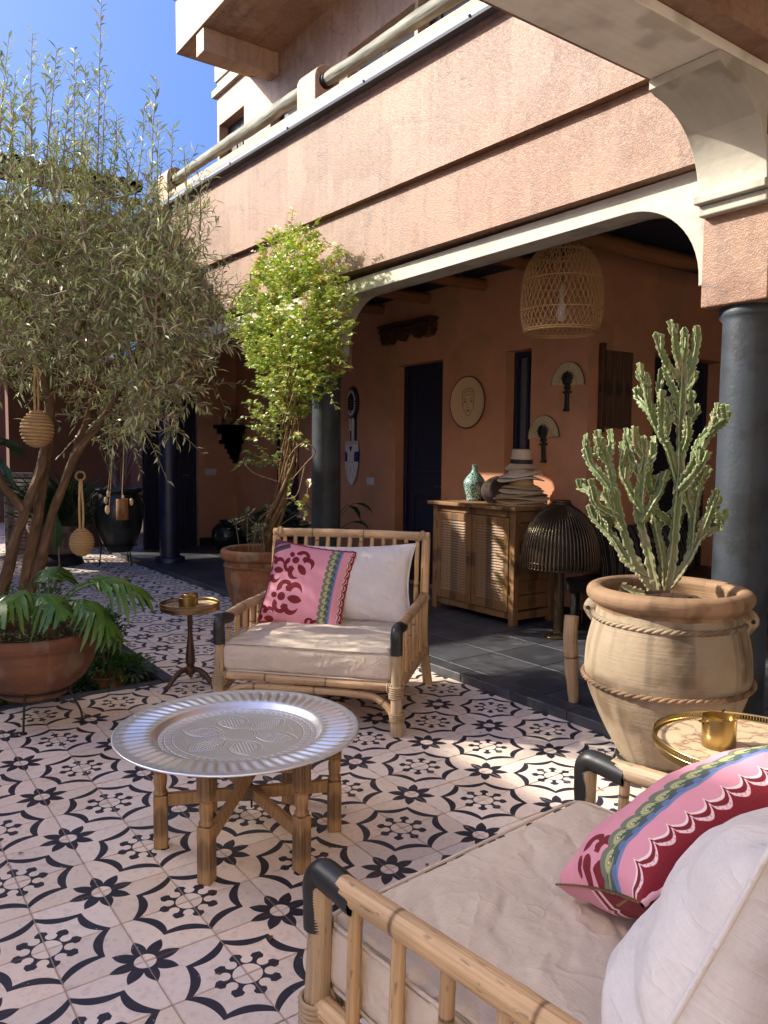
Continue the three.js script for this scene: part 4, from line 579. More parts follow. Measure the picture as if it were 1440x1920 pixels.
{
  const t = thing('folding_stand', 'folding wooden stand with six turned legs under the tray', 'table base', [0.325, 0, 0.56]);
  const feet = [[0.045, 0.438], [0.085, 0.735], [0.362, 0.845], [0.592, 0.675], [0.568, 0.388], [0.285, 0.285]].map(([x, z]) => [x - 0.325, z - 0.56]);
  const leg = (x, z) => { const a = Math.atan2(x, z), sq = (y0, y1, w) => bx(w, y1 - y0, w, 0, (y0 + y1) / 2, 0, 0.005, [0, a, 0]); return [sq(0, 0.185, 0.046), lathe(smooth([[0.012, 0.184], [0.0235, 0.187], [0.0235, 0.195], [0.019, 0.203], [0.022, 0.225], [0.023, 0.245], [0.019, 0.258], [0.0235, 0.264], [0.012, 0.268]], 20), 16), sq(0.267, 0.374, 0.046)].map((g) => g.translate(x, 0, z)); };
  feet.forEach(([x, z]) => mesh('leg', leg(x, z), m.oak, t));
  const bar = (i, y0, j, y1, sh = 0) => { const [x0, z0] = feet[i], [x1, z1] = feet[j], a = V(x0, y0, z0), b = V(x1, y1, z1), d = b.clone().sub(a), L = d.length() - 0.046; const g = bx(0.022, 0.042, L, 0, 0, 0, 0.003); const q = new THREE.Matrix4().lookAt(V(0, 0, 0), d.clone().negate(), V(0, 1, 0)); g.applyMatrix4(q); const c = a.add(b).multiplyScalar(0.5); return g.translate(c.x, c.y + sh, c.z); };
  mesh('cross_bar', bar(0, 0.165, 3, 0.165), m.oak, t); mesh('cross_bar', bar(1, 0.13, 4, 0.35), m.oak, t); mesh('cross_bar', bar(2, 0.12, 5, 0.22), m.oak, t); mesh('cross_bar', bar(2, 0.335, 5, 0.16, 0.012), m.oak, t);
  mesh('pivot_bolt', rod([0.0, 0.11, 0], [0.0, 0.29, 0.0], 0.004, 6), m.iron, t);
}
// ---------------------------------------------------------------- gallery-topped side tables
T.marble = dataTex(512, 512, (u, v) => { const w = fbm(u, v, 5, 4, 13), vein = Math.pow(1 - Math.abs(2 * fbm(u + 0.1 * w, v, 6, 4, 53) - 1), 14), k = 0.86 + 0.1 * w; return [k - 0.3 * vein, k * 0.95 - 0.34 * vein, k * 0.85 - 0.3 * vein]; });
m.marble = std({ color: lin(0.74, 0.64, 0.54), map: rep(T.marble, 3), roughness: 0.22 });
function galleryTop(t, r, y, brass) {
  mesh('marble_top', lathe([[0, y - 0.012], [r - 0.012, y - 0.012], [r - 0.011, y], [r - 0.013, y + 0.001], [0, y + 0.001]], 64), m.marble, t);
  const uvm = t.children[t.children.length - 1].geometry, p = uvm.attributes.position, uv = uvm.attributes.uv; for (let i = 0; i < p.count; i++) uv.setXY(i, p.getX(i), p.getZ(i));
  mesh('brass_band', lathe([[r - 0.010, y - 0.02], [r - 0.002, y - 0.022], [r + 0.002, y - 0.018], [r, y - 0.012], [r + 0.001, y - 0.002], [r + 0.004, y], [r + 0.003, y + 0.004], [r - 0.002, y + 0.004], [r - 0.009, y + 0.002], [r - 0.010, y - 0.018]], 72), brass, t);
  const n = Math.round(2 * Math.PI * r / 0.0085), posts = []; for (let k = 0; k < n; k++) { const a = k / n * Math.PI * 2; posts.push(bx(0.0022, 0.0135, 0.0042, 0, y + 0.0105, r - 0.0005).rotateY(a)); }
  data(mesh('gallery_fret', posts, brass, t), null, null, null, 'stuff');
  mesh('gallery_rail', lathe([[r - 0.003, y + 0.017], [r + 0.0015, y + 0.0168], [r + 0.0028, y + 0.0195], [r + 0.001, y + 0.0225], [r - 0.002, y + 0.0222], [r - 0.003, y + 0.017]], 72), brass, t);
}
{
  const t = thing('side_table', 'small round pedestal table of dark wood beside the far armchair', 'side table', [0.833, 0, -1.27]);
  galleryTop(t, 0.165, 0.465, m.oldBrass);
  mesh('column', lathe(smooth([[0.03, 0.445], [0.03, 0.435], [0.014, 0.425], [0.016, 0.38], [0.013, 0.32], [0.017, 0.27], [0.024, 0.2], [0.027, 0.14], [0.02, 0.115], [0.03, 0.105], [0.03, 0.075], [0.014, 0.06], [0.004, 0.045]], 40), 20), m.darkWood, t);
  for (let k = 0; k < 3; k++) { const a = k * 2.094 + 2.75, c = (r, y) => [r * Math.sin(a), y, r * Math.cos(a)]; mesh('foot', tube(curve([c(0.02, 0.095), c(0.06, 0.092), c(0.105, 0.06), c(0.14, 0.018), c(0.158, 0.012)], 14), (q) => lerp(0.018, 0.013, q), 8), m.darkWood, t); }
  const cup = (x, z, r, h, label) => { const o = thing('brass_cup', label, 'cup', [0.833 + x, 0.4665, -1.27 + z]); mesh('cup_wall', lathe([[0, 0.003], [r - 0.004, 0.003], [r - 0.003, h * 0.4], [r - 0.002, h - 0.001], [r, h], [r + 0.001, h * 0.94], [r, h * 0.9], [r + 0.0005, h * 0.2], [r - 0.002, 0], [0, 0]], 32), m.oldBrass, o); mesh('candle_wax', lathe([[0, h * 0.72], [r - 0.004, h * 0.72], [r - 0.004, h * 0.6]], 24), std({ color: lin(0.6, 0.5, 0.36), roughness: 0.5 }), o); };
  cup(-0.035, 0.05, 0.048, 0.062, 'front brass candle cup on the small dark pedestal table'); cup(0.02, -0.035, 0.042, 0.062, 'rear brass candle cup on the small dark pedestal table');
}
{
  const t = thing('side_table', 'marble topped round table with pierced brass rim by the big urn', 'side table', [1.31, 0, 1.775]);
  galleryTop(t, 0.25, 0.50, m.brass);
  mesh('pedestal', lathe(smooth([[0.05, 0.477], [0.048, 0.46], [0.02, 0.44], [0.022, 0.3], [0.028, 0.2], [0.03, 0.12], [0.018, 0.1]], 24), 20), m.brass, t);
  for (let k = 0; k < 3; k++) { const a = k * 2.094 + 0.4, c = (r, y) => [r * Math.sin(a), y, r * Math.cos(a)]; mesh('foot', tube(curve([c(0.02, 0.13), c(0.08, 0.11), c(0.15, 0.04), c(0.19, 0.01)], 12), 0.012, 8), m.brass, t); }
  const o = thing('brass_ashtray', 'brass cup with two thin rods standing on the marble table', 'ashtray', [1.245, 0.5015, 1.735]), r = 0.0475, h = 0.088;
  mesh('cup_wall', lathe([[0, 0.004], [r - 0.003, 0.004], [r - 0.0025, h * 0.5], [r - 0.002, h], [r, h], [r, h * 0.5], [r - 0.001, 0], [0, 0]], 40), m.brass, o); mesh('rod', [rod([-r - 0.016, h - 0.012, -0.012], [-r + 0.004, h - 0.009, -0.008], 0.0035), rod([r - 0.004, h - 0.004, -0.02], [r + 0.03, h - 0.004, -0.032], 0.003)], m.brass, o);
  mesh('lid_plate', bx(0.086, 0.002, 0.03, 0.0, h - 0.02, -0.028, 0.0005, [0.25, 0, 0]), m.brass, o);
}
// ---------------------------------------------------------------- louvred cabinet and what stands on it
{
  const x0 = 3.325, z0 = -2.115, z1 = -1.155, W = z1 - z0, D = 0.46;      // front faces -x
  const t = thing('louvred_cabinet', 'weathered wooden cabinet with two louvred doors against the gallery wall', 'cabinet', [x0 + D / 2, 0.05, (z0 + z1) / 2], -Math.PI / 2);
  // local: x along the front (-W/2 far end .. W/2 near end) with local +z facing out (world -x)
  mesh('cabinet_top', bx(W + 0.07, 0.03, D + 0.06, 0, 0.893, 0.012, 0.006), m.cabinet, t);
  for (const [sx, sz] of [[-1, 1], [1, 1], [-1, -1], [1, -1]]) mesh('corner_post', bx(0.055, 0.876, 0.055, sx * (W / 2 - 0.0275), 0.438, sz * (D / 2 - 0.0275), 0.004), m.cabinet, t);
  mesh('frame_rail', bx(W - 0.112, 0.05, 0.03, 0, 0.85, D / 2 - 0.02, 0.003), m.cabinet, t); mesh('frame_rail', bx(W - 0.112, 0.05, 0.03, 0, 0.075, D / 2 - 0.02, 0.003), m.cabinet, t); mesh('back_panel', bx(W - 0.112, 0.8, 0.02, 0, 0.46, -D / 2 + 0.02), m.cabinet, t);
  mesh('cabinet_base', bx(W - 0.112, 0.02, D - 0.06, 0, 0.06, 0), m.cabinet, t);
  for (const s of [-1, 1]) {                                            // panelled ends
    for (const [y, h] of [[0.83, 0.085], [0.37, 0.05], [0.075, 0.06]]) mesh('end_rail', bx(0.03, h, D - 0.112, s * (W / 2 - 0.02), y, 0, 0.003), m.cabinet, t);
    for (let k = 0; k < 3; k++) mesh('end_board', bx(0.014, 0.39, 0.112, s * (W / 2 - 0.03), 0.59, -0.117 + k * 0.117, 0.002), m.cabinet, t);
    for (let k = 0; k < 2; k++) mesh('end_board', bx(0.014, 0.108, D - 0.114, s * (W / 2 - 0.03), 0.17 + k * 0.115, 0, 0.004), m.cabinet, t);
  }
  const dw = (W - 0.116) / 2 - 0.002, slat = bx(dw - 0.106, 0.025, 0.008, 0, 0, 0, 0.002, [-0.6, 0, 0]);
  for (const s of [-1, 1]) {
    const d = new THREE.Group(); d.name = 'louvred_door'; d.position.set(s * (dw / 2 + 0.001), 0.105, D / 2 - 0.006); t.add(d); const dh = 0.715;
    mesh('door_frame', [bx(0.052, dh, 0.026, -dw / 2 + 0.026, dh / 2, 0, 0.003), bx(0.052, dh, 0.026, dw / 2 - 0.026, dh / 2, 0, 0.003), bx(dw - 0.105, 0.06, 0.026, 0, dh - 0.03, 0, 0.003), bx(dw - 0.105, 0.07, 0.026, 0, 0.035, 0, 0.003)], m.cabinet, d);
    for (let k = 0; k < 27; k++) { const o = mesh('louvre_slat', slat, m.cabinet, d); o.position.set(0, 0.083 + k * 0.0215, 0.003); }
    mesh('door_backing', bx(dw - 0.104, dh - 0.12, 0.004, 0, dh / 2, -0.011), m.blackWood, d);
    for (const y of [0.14, 0.57]) mesh('hinge', rod([s * (dw / 2 + 0.004), y, 0.016], [s * (dw / 2 + 0.004), y + 0.075, 0.016], 0.007, 8), m.oldBrass, d);
  }
  mesh('lock_bar', [bx(0.03, 0.72, 0.02, 0, 0.46, D / 2 + 0.012, 0.004), rod([0, 0.47, D / 2 + 0.02], [0, 0.50, D / 2 + 0.045], 0.012, 8)], m.cabinet, t);
}
const TOPY = 0.05 + 0.909;
T.crackle = dataTex(512, 512, (u, v) => { const n = vn(u * 70 + 1.2 * vn(u * 30, v * 26, 30, 26, 3), v * 60 + 1.2 * vn(u * 30, v * 26, 30, 26, 31), 70, 60, 5), k = sstep(0.58, 0.66, n); return [lerp(0.58, 0.12, k), lerp(0.70, 0.20, k), lerp(0.66, 0.19, k)]; });
{
  const t = thing('mosaic_vase', 'small turquoise and black speckled vase on the cabinet', 'vase', [3.60, TOPY, -1.91]);
  mesh('vase_body', lathe(smooth([[0, 0], [0.058, 0], [0.066, 0.03], [0.082, 0.09], [0.092, 0.135], [0.086, 0.17], [0.055, 0.215], [0.028, 0.245], [0.022, 0.265], [0.021, 0.29], [0.026, 0.30], [0.02, 0.30], [0.017, 0.27]], 60), 40), std({ map: rep(T.crackle, 2.2), roughness: 0.22, bumpMap: rep(T.crackle, 2.2), bumpScale: 0.0008 }), t);
  const b = thing('dark_bowl', 'dark wedge-edged bowl behind the turquoise vase', 'bowl', [3.70, TOPY, -1.86]);
  mesh('bowl_wall', lathe([[0, 0], [0.06, 0], [0.10, 0.06], [0.155, 0.155], [0.15, 0.16], [0.095, 0.068], [0.05, 0.012], [0, 0.012]], 8), m.darkWood, b);
  // hats
  const straw = std({ color: lin(0.66, 0.47, 0.28), map: rep(T.rope, 60, 60), bumpMap: rep(T.rope, 70, 70), bumpScale: 0.0008, roughness: 0.85 }), pale = std({ color: lin(0.68, 0.54, 0.39), map: rep(T.linen, 6), bumpMap: rep(T.rope, 80, 80), bumpScale: 0.0006, roughness: 0.8 }), white = std({ color: lin(0.76, 0.65, 0.54), map: rep(T.linen, 6), roughness: 0.8 }), brown = std({ color: lin(0.05, 0.03, 0.025), map: rep(T.linen, 5), roughness: 0.85 }), band = std({ color: lin(0.015, 0.014, 0.016), roughness: 0.6 });
  const hatGeo = (r, crown, wave, seed, ch) => { const pr = [[0.002, ch - 0.012], [crown * 0.3, ch - 0.016], [crown * 0.62, ch - 0.004], [crown * 0.85, ch], [crown * 0.95, ch - 0.012], [crown, ch * 0.5], [crown * 1.03, 0.022], [crown * 1.10, 0.014], [lerp(crown, r, 0.6), 0.006], [r, -0.008], [r + 0.005, -0.012], [r, -0.017], [lerp(crown, r, 0.5), -0.006], [crown * 1.0, 0.002]]; const g = lathe(pr, 48), p = g.attributes.position; for (let i = 0; i < p.count; i++) { const x = p.getX(i), y = p.getY(i), z = p.getZ(i), q = Math.hypot(x, z), a = Math.atan2(z, x), e = sstep(crown, r, q); p.setXYZ(i, x * (1 + 0.08), y + e * wave * (Math.cos(2 * a + seed) + 0.5 * Math.cos(3 * a + 2 * seed)), z * 0.96); } g.computeVertexNormals(); return g; };
  const hat = (label, y, r, cr, ch, wave, seed, mat, tilt = [0, 0], dx = 0, dz = 0, banded = false) => { const o = thing('hat', label, 'hat', [3.61 + dx, TOPY + y, -1.375 + dz], seed, 'hats stacked on the cabinet'); o.rotation.set(tilt[0], seed, tilt[1]); mesh('hat_body', hatGeo(r, cr, wave, seed, ch), mat, o); if (banded) mesh('hat_band', lathe([[cr * 1.07, 0.022], [cr * 1.04, 0.056], [cr * 1.0, 0.056], [cr * 1.03, 0.022]], 40).scale(1.085, 1, 0.965), band, o); };
  hat('bottom hat of the stack, wide natural straw brim flat on the cabinet', 0.012, 0.212, 0.088, 0.09, 0.003, 0.4, straw);
  hat('second hat up in the stack, wide straw brim with ragged edge', 0.036, 0.205, 0.088, 0.09, 0.006, 1.3, straw, [0.012, 0.01]);
  hat('third hat up in the stack, wavy tan brim', 0.060, 0.20, 0.088, 0.09, 0.008, 2.2, pale, [0.015, -0.02]);
  hat('fourth hat up in the stack, straw brim turned up at one side', 0.086, 0.19, 0.088, 0.09, 0.009, 2.9, straw, [-0.012, -0.03], 0, 0.005);
  hat('fifth hat up in the stack, narrower golden straw brim', 0.112, 0.178, 0.088, 0.09, 0.007, 3.6, pale, [0.02, -0.01]);
  hat('sixth hat up in the stack, dark gold crown under pale brims', 0.142, 0.155, 0.092, 0.10, 0.005, 4.4, straw, [0.01, -0.02]);
  hat('seventh hat up in the stack, cream with upturned brim', 0.205, 0.172, 0.085, 0.06, 0.010, 5.0, white, [0.02, 0.03], 0, -0.01);
  hat('eighth hat up in the stack, pale cream tilted brim', 0.238, 0.16, 0.085, 0.06, 0.008, 5.6, white, [-0.05, 0.09], 0, -0.012);
  hat('top hat of the stack, beige fedora with a black ribbon', 0.298, 0.130, 0.086, 0.135, 0.010, 0.9, pale, [0.02, 0.02], 0, -0.005, true);
  const o = thing('hat', 'dark brown felt hat leaning against the stack of straw hats', 'hat', [3.58, TOPY + 0.10, -1.60], 0, 'hats stacked on the cabinet'); o.rotation.set(0.95, 0.2, 0.5); mesh('hat_body', hatGeo(0.13, 0.082, 0.008, 1, 0.1), brown, o);
}
// ---------------------------------------------------------------- ribbed lamp and woven pendant
{
  const t = thing('floor_lamp', 'short lamp with a dark ribbed dome shade in front of the cabinet', 'lamp', [3.38, 0.05, -0.76]);
  const brown = std({ color: lin(0.075, 0.05, 0.03), roughness: 0.26, metalness: 0.5 });
  mesh('lamp_stand', [lathe(smooth([[0.10, 0], [0.10, 0.012], [0.05, 0.03], [0.038, 0.06], [0.036, 0.2], [0.04, 0.22], [0.036, 0.24], [0.034, 0.46], [0.038, 0.5], [0.02, 0.55]], 30), 20)], brown, t);
  const prof = smooth([[0.062, 0.955], [0.07, 0.945], [0.13, 0.905], [0.20, 0.83], [0.25, 0.73], [0.272, 0.62], [0.275, 0.53], [0.268, 0.505]], 18), ribs = 64;
  for (let k = 0; k < ribs; k++) { const a = k / ribs * Math.PI * 2; mesh('shade_rib', tube(prof.map(([r, y]) => V(r * Math.sin(a), y, r * Math.cos(a))), (q) => lerp(0.0045, 0.0092, q), 5), brown, t); }
  for (const [r, y, q] of [[0.268, 0.507, 0.008], [0.276, 0.55, 0.004], [0.066, 0.955, 0.009], [0.055, 0.97, 0.011]]) mesh('shade_ring', new THREE.TorusGeometry(r, q, 8, 48).rotateX(Math.PI / 2).translate(0, y, 0), brown, t);
  mesh('shade_lining', lathe(prof.map(([r, y]) => [r - 0.012, y]), 48), std({ color: lin(0.02, 0.016, 0.012), roughness: 0.6 }), t);
}
{
  const t = thing('woven_pendant', 'woven rattan bell pendant lamp hanging in the gallery', 'pendant lamp', [3.05, 0, -0.51]);
  const cane = std({ color: lin(0.46, 0.27, 0.11), roughness: 0.6 });
  const prof = smooth([[0.05, 2.80], [0.075, 2.76], [0.11, 2.70], [0.175, 2.635], [0.225, 2.56], [0.252, 2.46], [0.262, 2.35], [0.26, 2.25], [0.243, 2.165], [0.235, 2.135]], 40), P = (t01, a) => { const f = t01 * 40, i = Math.min(39, Math.floor(f)), q = f - i, r = lerp(prof[i][0], prof[i + 1][0], q), y = lerp(prof[i][1], prof[i + 1][1], q); return V(r * Math.sin(a), y, r * Math.cos(a)); };
  const n = 46;
  for (let k = 0; k < n; k++) for (const s of [1, -1]) { const pts = []; for (let i = 0; i <= 30; i++) { const q = i / 30; pts.push(P(q, k / n * Math.PI * 2 + s * (q < 0.30 ? 0.06 * q : 0.018 + (q - 0.30) * 1.55))); } mesh('woven_cane', tube(pts, 0.0026, 4, false), cane, t); }
  for (const q of [0.001, 0.22, 0.34, 0.56, 0.76, 0.93, 0.995]) { const c = P(q, 0); mesh('hoop', new THREE.TorusGeometry(c.z, q > 0.9 ? 0.0048 : 0.0042, 6, 64).rotateX(Math.PI / 2).translate(0, c.y, 0), cane, t); }
  mesh('cord', rod([0, 2.42, 0], [0, 2.9, 0], 0.004, 6), m.black, t); mesh('bulb_socket', lathe([[0.004, 2.44], [0.017, 2.435], [0.019, 2.38], [0.016, 2.36], [0.004, 2.36]], 16), std({ color: lin(0.4, 0.32, 0.2), roughness: 0.5 }), t);
  mesh('bulb', lathe(smooth([[0.012, 2.36], [0.014, 2.345], [0.024, 2.31], [0.034, 2.27], [0.034, 2.245], [0.022, 2.215], [0.001, 2.205]], 24), 20), phys({ color: lin(0.9, 0.88, 0.85), roughness: 0.25, transmission: 0.6, thickness: 0 }), t);
}
// ---------------------------------------------------------------- things hanging on the gallery walls
const onWall = (name, label, cat, z, y, group) => thing(name, label, cat, [WX - 0.002, y, z], -Math.PI / 2, group);     // local +x runs towards the camera side, +z out of the wall
T.face = canvasTex(512, 512, (c, S) => {
  c.fillStyle = 'rgb(196,164,124)'; c.fillRect(0, 0, S, S); const r = rngOf(8); for (let i = 0; i < 1500; i++) { c.fillStyle = `rgba(${r() < 0.5 ? '120,92,60' : '210,180,140'},0.10)`; c.fillRect(r() * S, r() * S, 2 + 12 * r(), 1.5); }
  for (let k = 1; k < 14; k++) { c.strokeStyle = 'rgba(120,92,62,0.18)'; c.lineWidth = 3; c.beginPath(); c.arc(S / 2, S / 2, k * 18, 0, 7); c.stroke(); }
  c.strokeStyle = 'rgb(70,50,34)'; c.lineCap = 'round'; const L = (w, f) => { c.lineWidth = w; c.beginPath(); f(); c.stroke(); };
  L(5, () => { c.moveTo(178, 220); c.bezierCurveTo(176, 300, 200, 372, 256, 388); c.bezierCurveTo(312, 372, 336, 300, 334, 220); });
  L(5, () => { c.moveTo(170, 226); c.bezierCurveTo(150, 150, 200, 118, 256, 118); c.bezierCurveTo(316, 118, 362, 150, 340, 226); }); L(4, () => { c.moveTo(176, 214); c.bezierCurveTo(200, 168, 312, 168, 336, 214); }); L(4, () => { c.moveTo(172, 190); c.bezierCurveTo(210, 138, 306, 140, 342, 186); }); L(3, () => { c.moveTo(188, 158); c.bezierCurveTo(230, 128, 286, 128, 326, 156); });
  for (const s of [-1, 1]) { L(4, () => { c.moveTo(256 + s * 26, 246); c.quadraticCurveTo(256 + s * 44, 234, 256 + s * 62, 246); c.quadraticCurveTo(256 + s * 44, 258, 256 + s * 26, 246); }); L(5, () => { c.moveTo(256 + s * 24, 226); c.quadraticCurveTo(256 + s * 46, 212, 256 + s * 66, 228); }); c.fillStyle = 'rgb(70,50,34)'; c.beginPath(); c.arc(256 + s * 44, 246, 6, 0, 7); c.fill(); L(4, () => { c.moveTo(256 + s * 80, 250); c.quadraticCurveTo(256 + s * 94, 270, 256 + s * 78, 292); }); }
  L(3, () => { c.moveTo(250, 250); c.lineTo(240, 300); c.quadraticCurveTo(256, 312, 272, 300); }); L(4, () => { c.moveTo(230, 336); c.quadraticCurveTo(256, 322, 282, 336); c.quadraticCurveTo(256, 356, 230, 336); c.moveTo(230, 336); c.lineTo(282, 336); });
});
{
  const t = onWall('wall_plate', 'round straw coloured plate with a line drawing of a turbaned face', 'wall plate', -2.325, 1.815);
  const g = lathe([[0, 0.012], [0.16, 0.014], [0.21, 0.022], [0.228, 0.03], [0.232, 0.026], [0.215, 0.012], [0.1, 0.002], [0, 0.002]], 56).rotateX(Math.PI / 2), p = g.attributes.position, uv = g.attributes.uv; for (let i = 0; i < uv.count; i++) uv.setXY(i, 0.5 + p.getX(i) / 0.47, 0.5 + p.getY(i) / 0.47);
  mesh('plate_disc', g, std({ map: T.face, roughness: 0.85 }), t); mesh('plate_rim', new THREE.TorusGeometry(0.23, 0.006, 8, 64).translate(0, 0, 0.026), m.darkWood, t);
}
{
  const weave = dataTex(256, 256, (u, v) => { const k = ((Math.sin(u * 60 * Math.PI) * Math.sin(v * 60 * Math.PI)) > 0.05) ? 1 : 0; return k ? [0.95, 0.86, 0.66] : [0.34, 0.29, 0.2]; }), wm = std({ map: weave, roughness: 0.9 }), wp = std({ color: lin(0.55, 0.37, 0.19), map: rep(T.linen, 5), roughness: 0.9 });
  const fan = (label, z, y, tilt, tones) => {
    const t = onWall('woven_fan', label, 'hand fan', z, y, 'woven fans on the gallery wall'); t.rotation.order = 'YXZ'; t.rotation.z = tilt;
    const half = (r0, r1, z0, th) => { const pts = []; for (let i = 0; i <= 30; i++) { const a = Math.PI * i / 30; pts.push([r1 * Math.cos(a), r1 * 1.08 * Math.sin(a) - 0.012 * Math.abs(Math.cos(a))]); } for (let i = 30; i >= 0; i--) { const a = Math.PI * i / 30; pts.push([r0 * Math.cos(a), r0 * 1.12 * Math.sin(a) - 0.004]); } return prism(pts, th, 0.001).translate(0, 0, z0); };
    const outer = half(0.088, 0.165, 0.012, 0.006), uv = outer.attributes.uv, p = outer.attributes.position; for (let i = 0; i < uv.count; i++) uv.setXY(i, Math.atan2(p.getY(i), p.getX(i)) * 0.9, Math.hypot(p.getX(i), p.getY(i)) * 5);
    mesh('woven_border', outer, wm, t); mesh('fan_center', half(0.002, 0.087, 0.012, 0.005), wp, t);
    mesh('fan_edge', tube([...Array(31)].map((_, i) => V(0.166 * Math.cos(Math.PI * i / 30), 0.179 * Math.sin(Math.PI * i / 30) - 0.008, 0.015)), 0.004, 6), m.darkWood, t);
    const h = []; for (let i = 0; i < 9; i++) { const a = Math.PI * (i + 0.5) / 9; h.push(new THREE.ConeGeometry(0.009, 0.024, 6).translate(0, 0.058, 0).rotateZ(a - Math.PI / 2).translate(0, 0.035, 0.024)); }
    mesh('carved_handle', [lathe([[0, 0], [0.048, 0], [0.052, 0.01], [0.044, 0.02], [0, 0.022]], 24).rotateX(Math.PI / 2).translate(0, 0.035, 0.012), bx(0.02, 0.006, 0.01, -0.016, 0.045, 0.034, 0.002), bx(0.02, 0.006, 0.01, 0.016, 0.045, 0.034, 0.002), bx(0.012, 0.022, 0.014, 0, 0.03, 0.034, 0.003), bx(0.024, 0.005, 0.01, 0, 0.013, 0.033, 0.002), bx(0.034, 0.20, 0.022, 0, -0.105, 0.016, 0.006), bx(0.078, 0.016, 0.026, 0, -0.062, 0.017, 0.005), bx(0.05, 0.02, 0.028, 0, -0.2, 0.017, 0.006), bx(0.056, 0.018, 0.026, 0, -0.028, 0.017, 0.006), ...h], m.blackWood, t);
  };
  fan('upper of two woven half-round fans on the gallery wall', -1.17, 1.90, -0.03); fan('lower of two woven half-round fans, just above the hats', -1.41, 1.495, 0.04);
}
{
  const t = onWall('wall_mask', 'long carved mask with an oval head and white pointed shield face', 'mask', -4.22, 1.0);
  const paint = canvasTex(256, 512, (c, W, H) => { c.fillStyle = 'rgb(205,198,192)'; c.fillRect(0, 0, W, H); c.fillStyle = 'rgb(30,36,110)'; c.fillRect(0, 80, 62, 130); c.fillRect(194, 80, 62, 130); c.fillStyle = 'rgb(205,198,192)'; c.beginPath(); c.moveTo(30, 70); c.quadraticCurveTo(80, 120, 66, 215); c.lineTo(190, 215); c.quadraticCurveTo(176, 120, 226, 70); c.fill(); c.fillStyle = 'rgb(22,20,22)'; c.beginPath(); c.moveTo(92, 18); c.lineTo(164, 18); c.lineTo(128, 92); c.fill(); for (const x of [98, 158]) { c.beginPath(); c.arc(x, 218, 9, 0, 7); c.fill(); } c.beginPath(); c.ellipse(128, 292, 7, 11, 0, 0, 7); c.fill(); c.strokeStyle = 'rgb(60,54,58)'; c.lineWidth = 4; for (const s of [-1, 1]) { c.beginPath(); c.moveTo(128, 312); c.quadraticCurveTo(128 + s * 40, 380, 128 + s * 78, 430); c.stroke(); c.beginPath(); c.moveTo(128 + s * 58, 222); c.quadraticCurveTo(128 + s * 60, 300, 128 + s * 104, 350); c.stroke(); } });
  const pm = std({ map: paint, roughness: 0.6 });
  const sh = [[-0.115, 0.44], [0.115, 0.44], [0.122, 0.34], [0.112, 0.2], [0.07, 0.07], [0.012, 0.0], [-0.012, 0.0], [-0.07, 0.07], [-0.112, 0.2], [-0.122, 0.34]], g = prism(sh, 0.03, 0.006), uv = g.attributes.uv, p = g.attributes.position; for (let i = 0; i < uv.count; i++) uv.setXY(i, 0.5 + p.getX(i) / 0.25, p.getY(i) / 0.44);
  mesh('shield_face', g, pm, t); mesh('face_backing', prism(sh.map(([x, y]) => [x * 1.09, (y - 0.22) * 1.03 + 0.22]), 0.012).translate(0, 0, -0.014), m.blackWood, t);
  const wh = std({ color: lin(0.55, 0.52, 0.5), roughness: 0.7 });
  for (let k = 0; k < 9; k++) mesh('comb_tooth', bx(0.014, 0.05, 0.016, -0.11 + k * 0.0275, 0.462, 0.016, 0.003), wh, t);
  mesh('mask_neck', [bx(0.034, 0.36, 0.02, 0.018, 0.64, 0.014, 0.004)], wh, t); mesh('mask_neck', [bx(0.026, 0.22, 0.02, -0.034, 0.71, 0.014, 0.004)], wh, t); mesh('neck_backing', bx(0.13, 0.37, 0.012, 0.01, 0.645, -0.002, 0.003), m.blackWood, t);
  mesh('oval_head', lathe([[0, 0.02], [0.06, 0.022], [0.10, 0.03], [0.115, 0.02], [0.118, 0], [0, 0]], 40).rotateX(Math.PI / 2).scale(1, 1.55, 1).translate(0, 0.90, 0), m.blackWood, t);
  for (let k = 0; k < 26; k++) { const a = k / 26 * Math.PI * 2; mesh('carved_tooth', new THREE.ConeGeometry(0.0085, 0.03, 5).rotateZ(-Math.PI / 2).translate(0.088, 0, 0.033).rotateZ(a).scale(1, 1.55, 1).translate(0, 0.90, 0), wh, t); }
  mesh('head_face', lathe([[0, 0.03], [0.03, 0.028], [0.045, 0.01], [0, 0.01]], 20).rotateX(Math.PI / 2).scale(1, 1.8, 1).translate(0, 0.90, 0.015), m.darkWood, t);
}
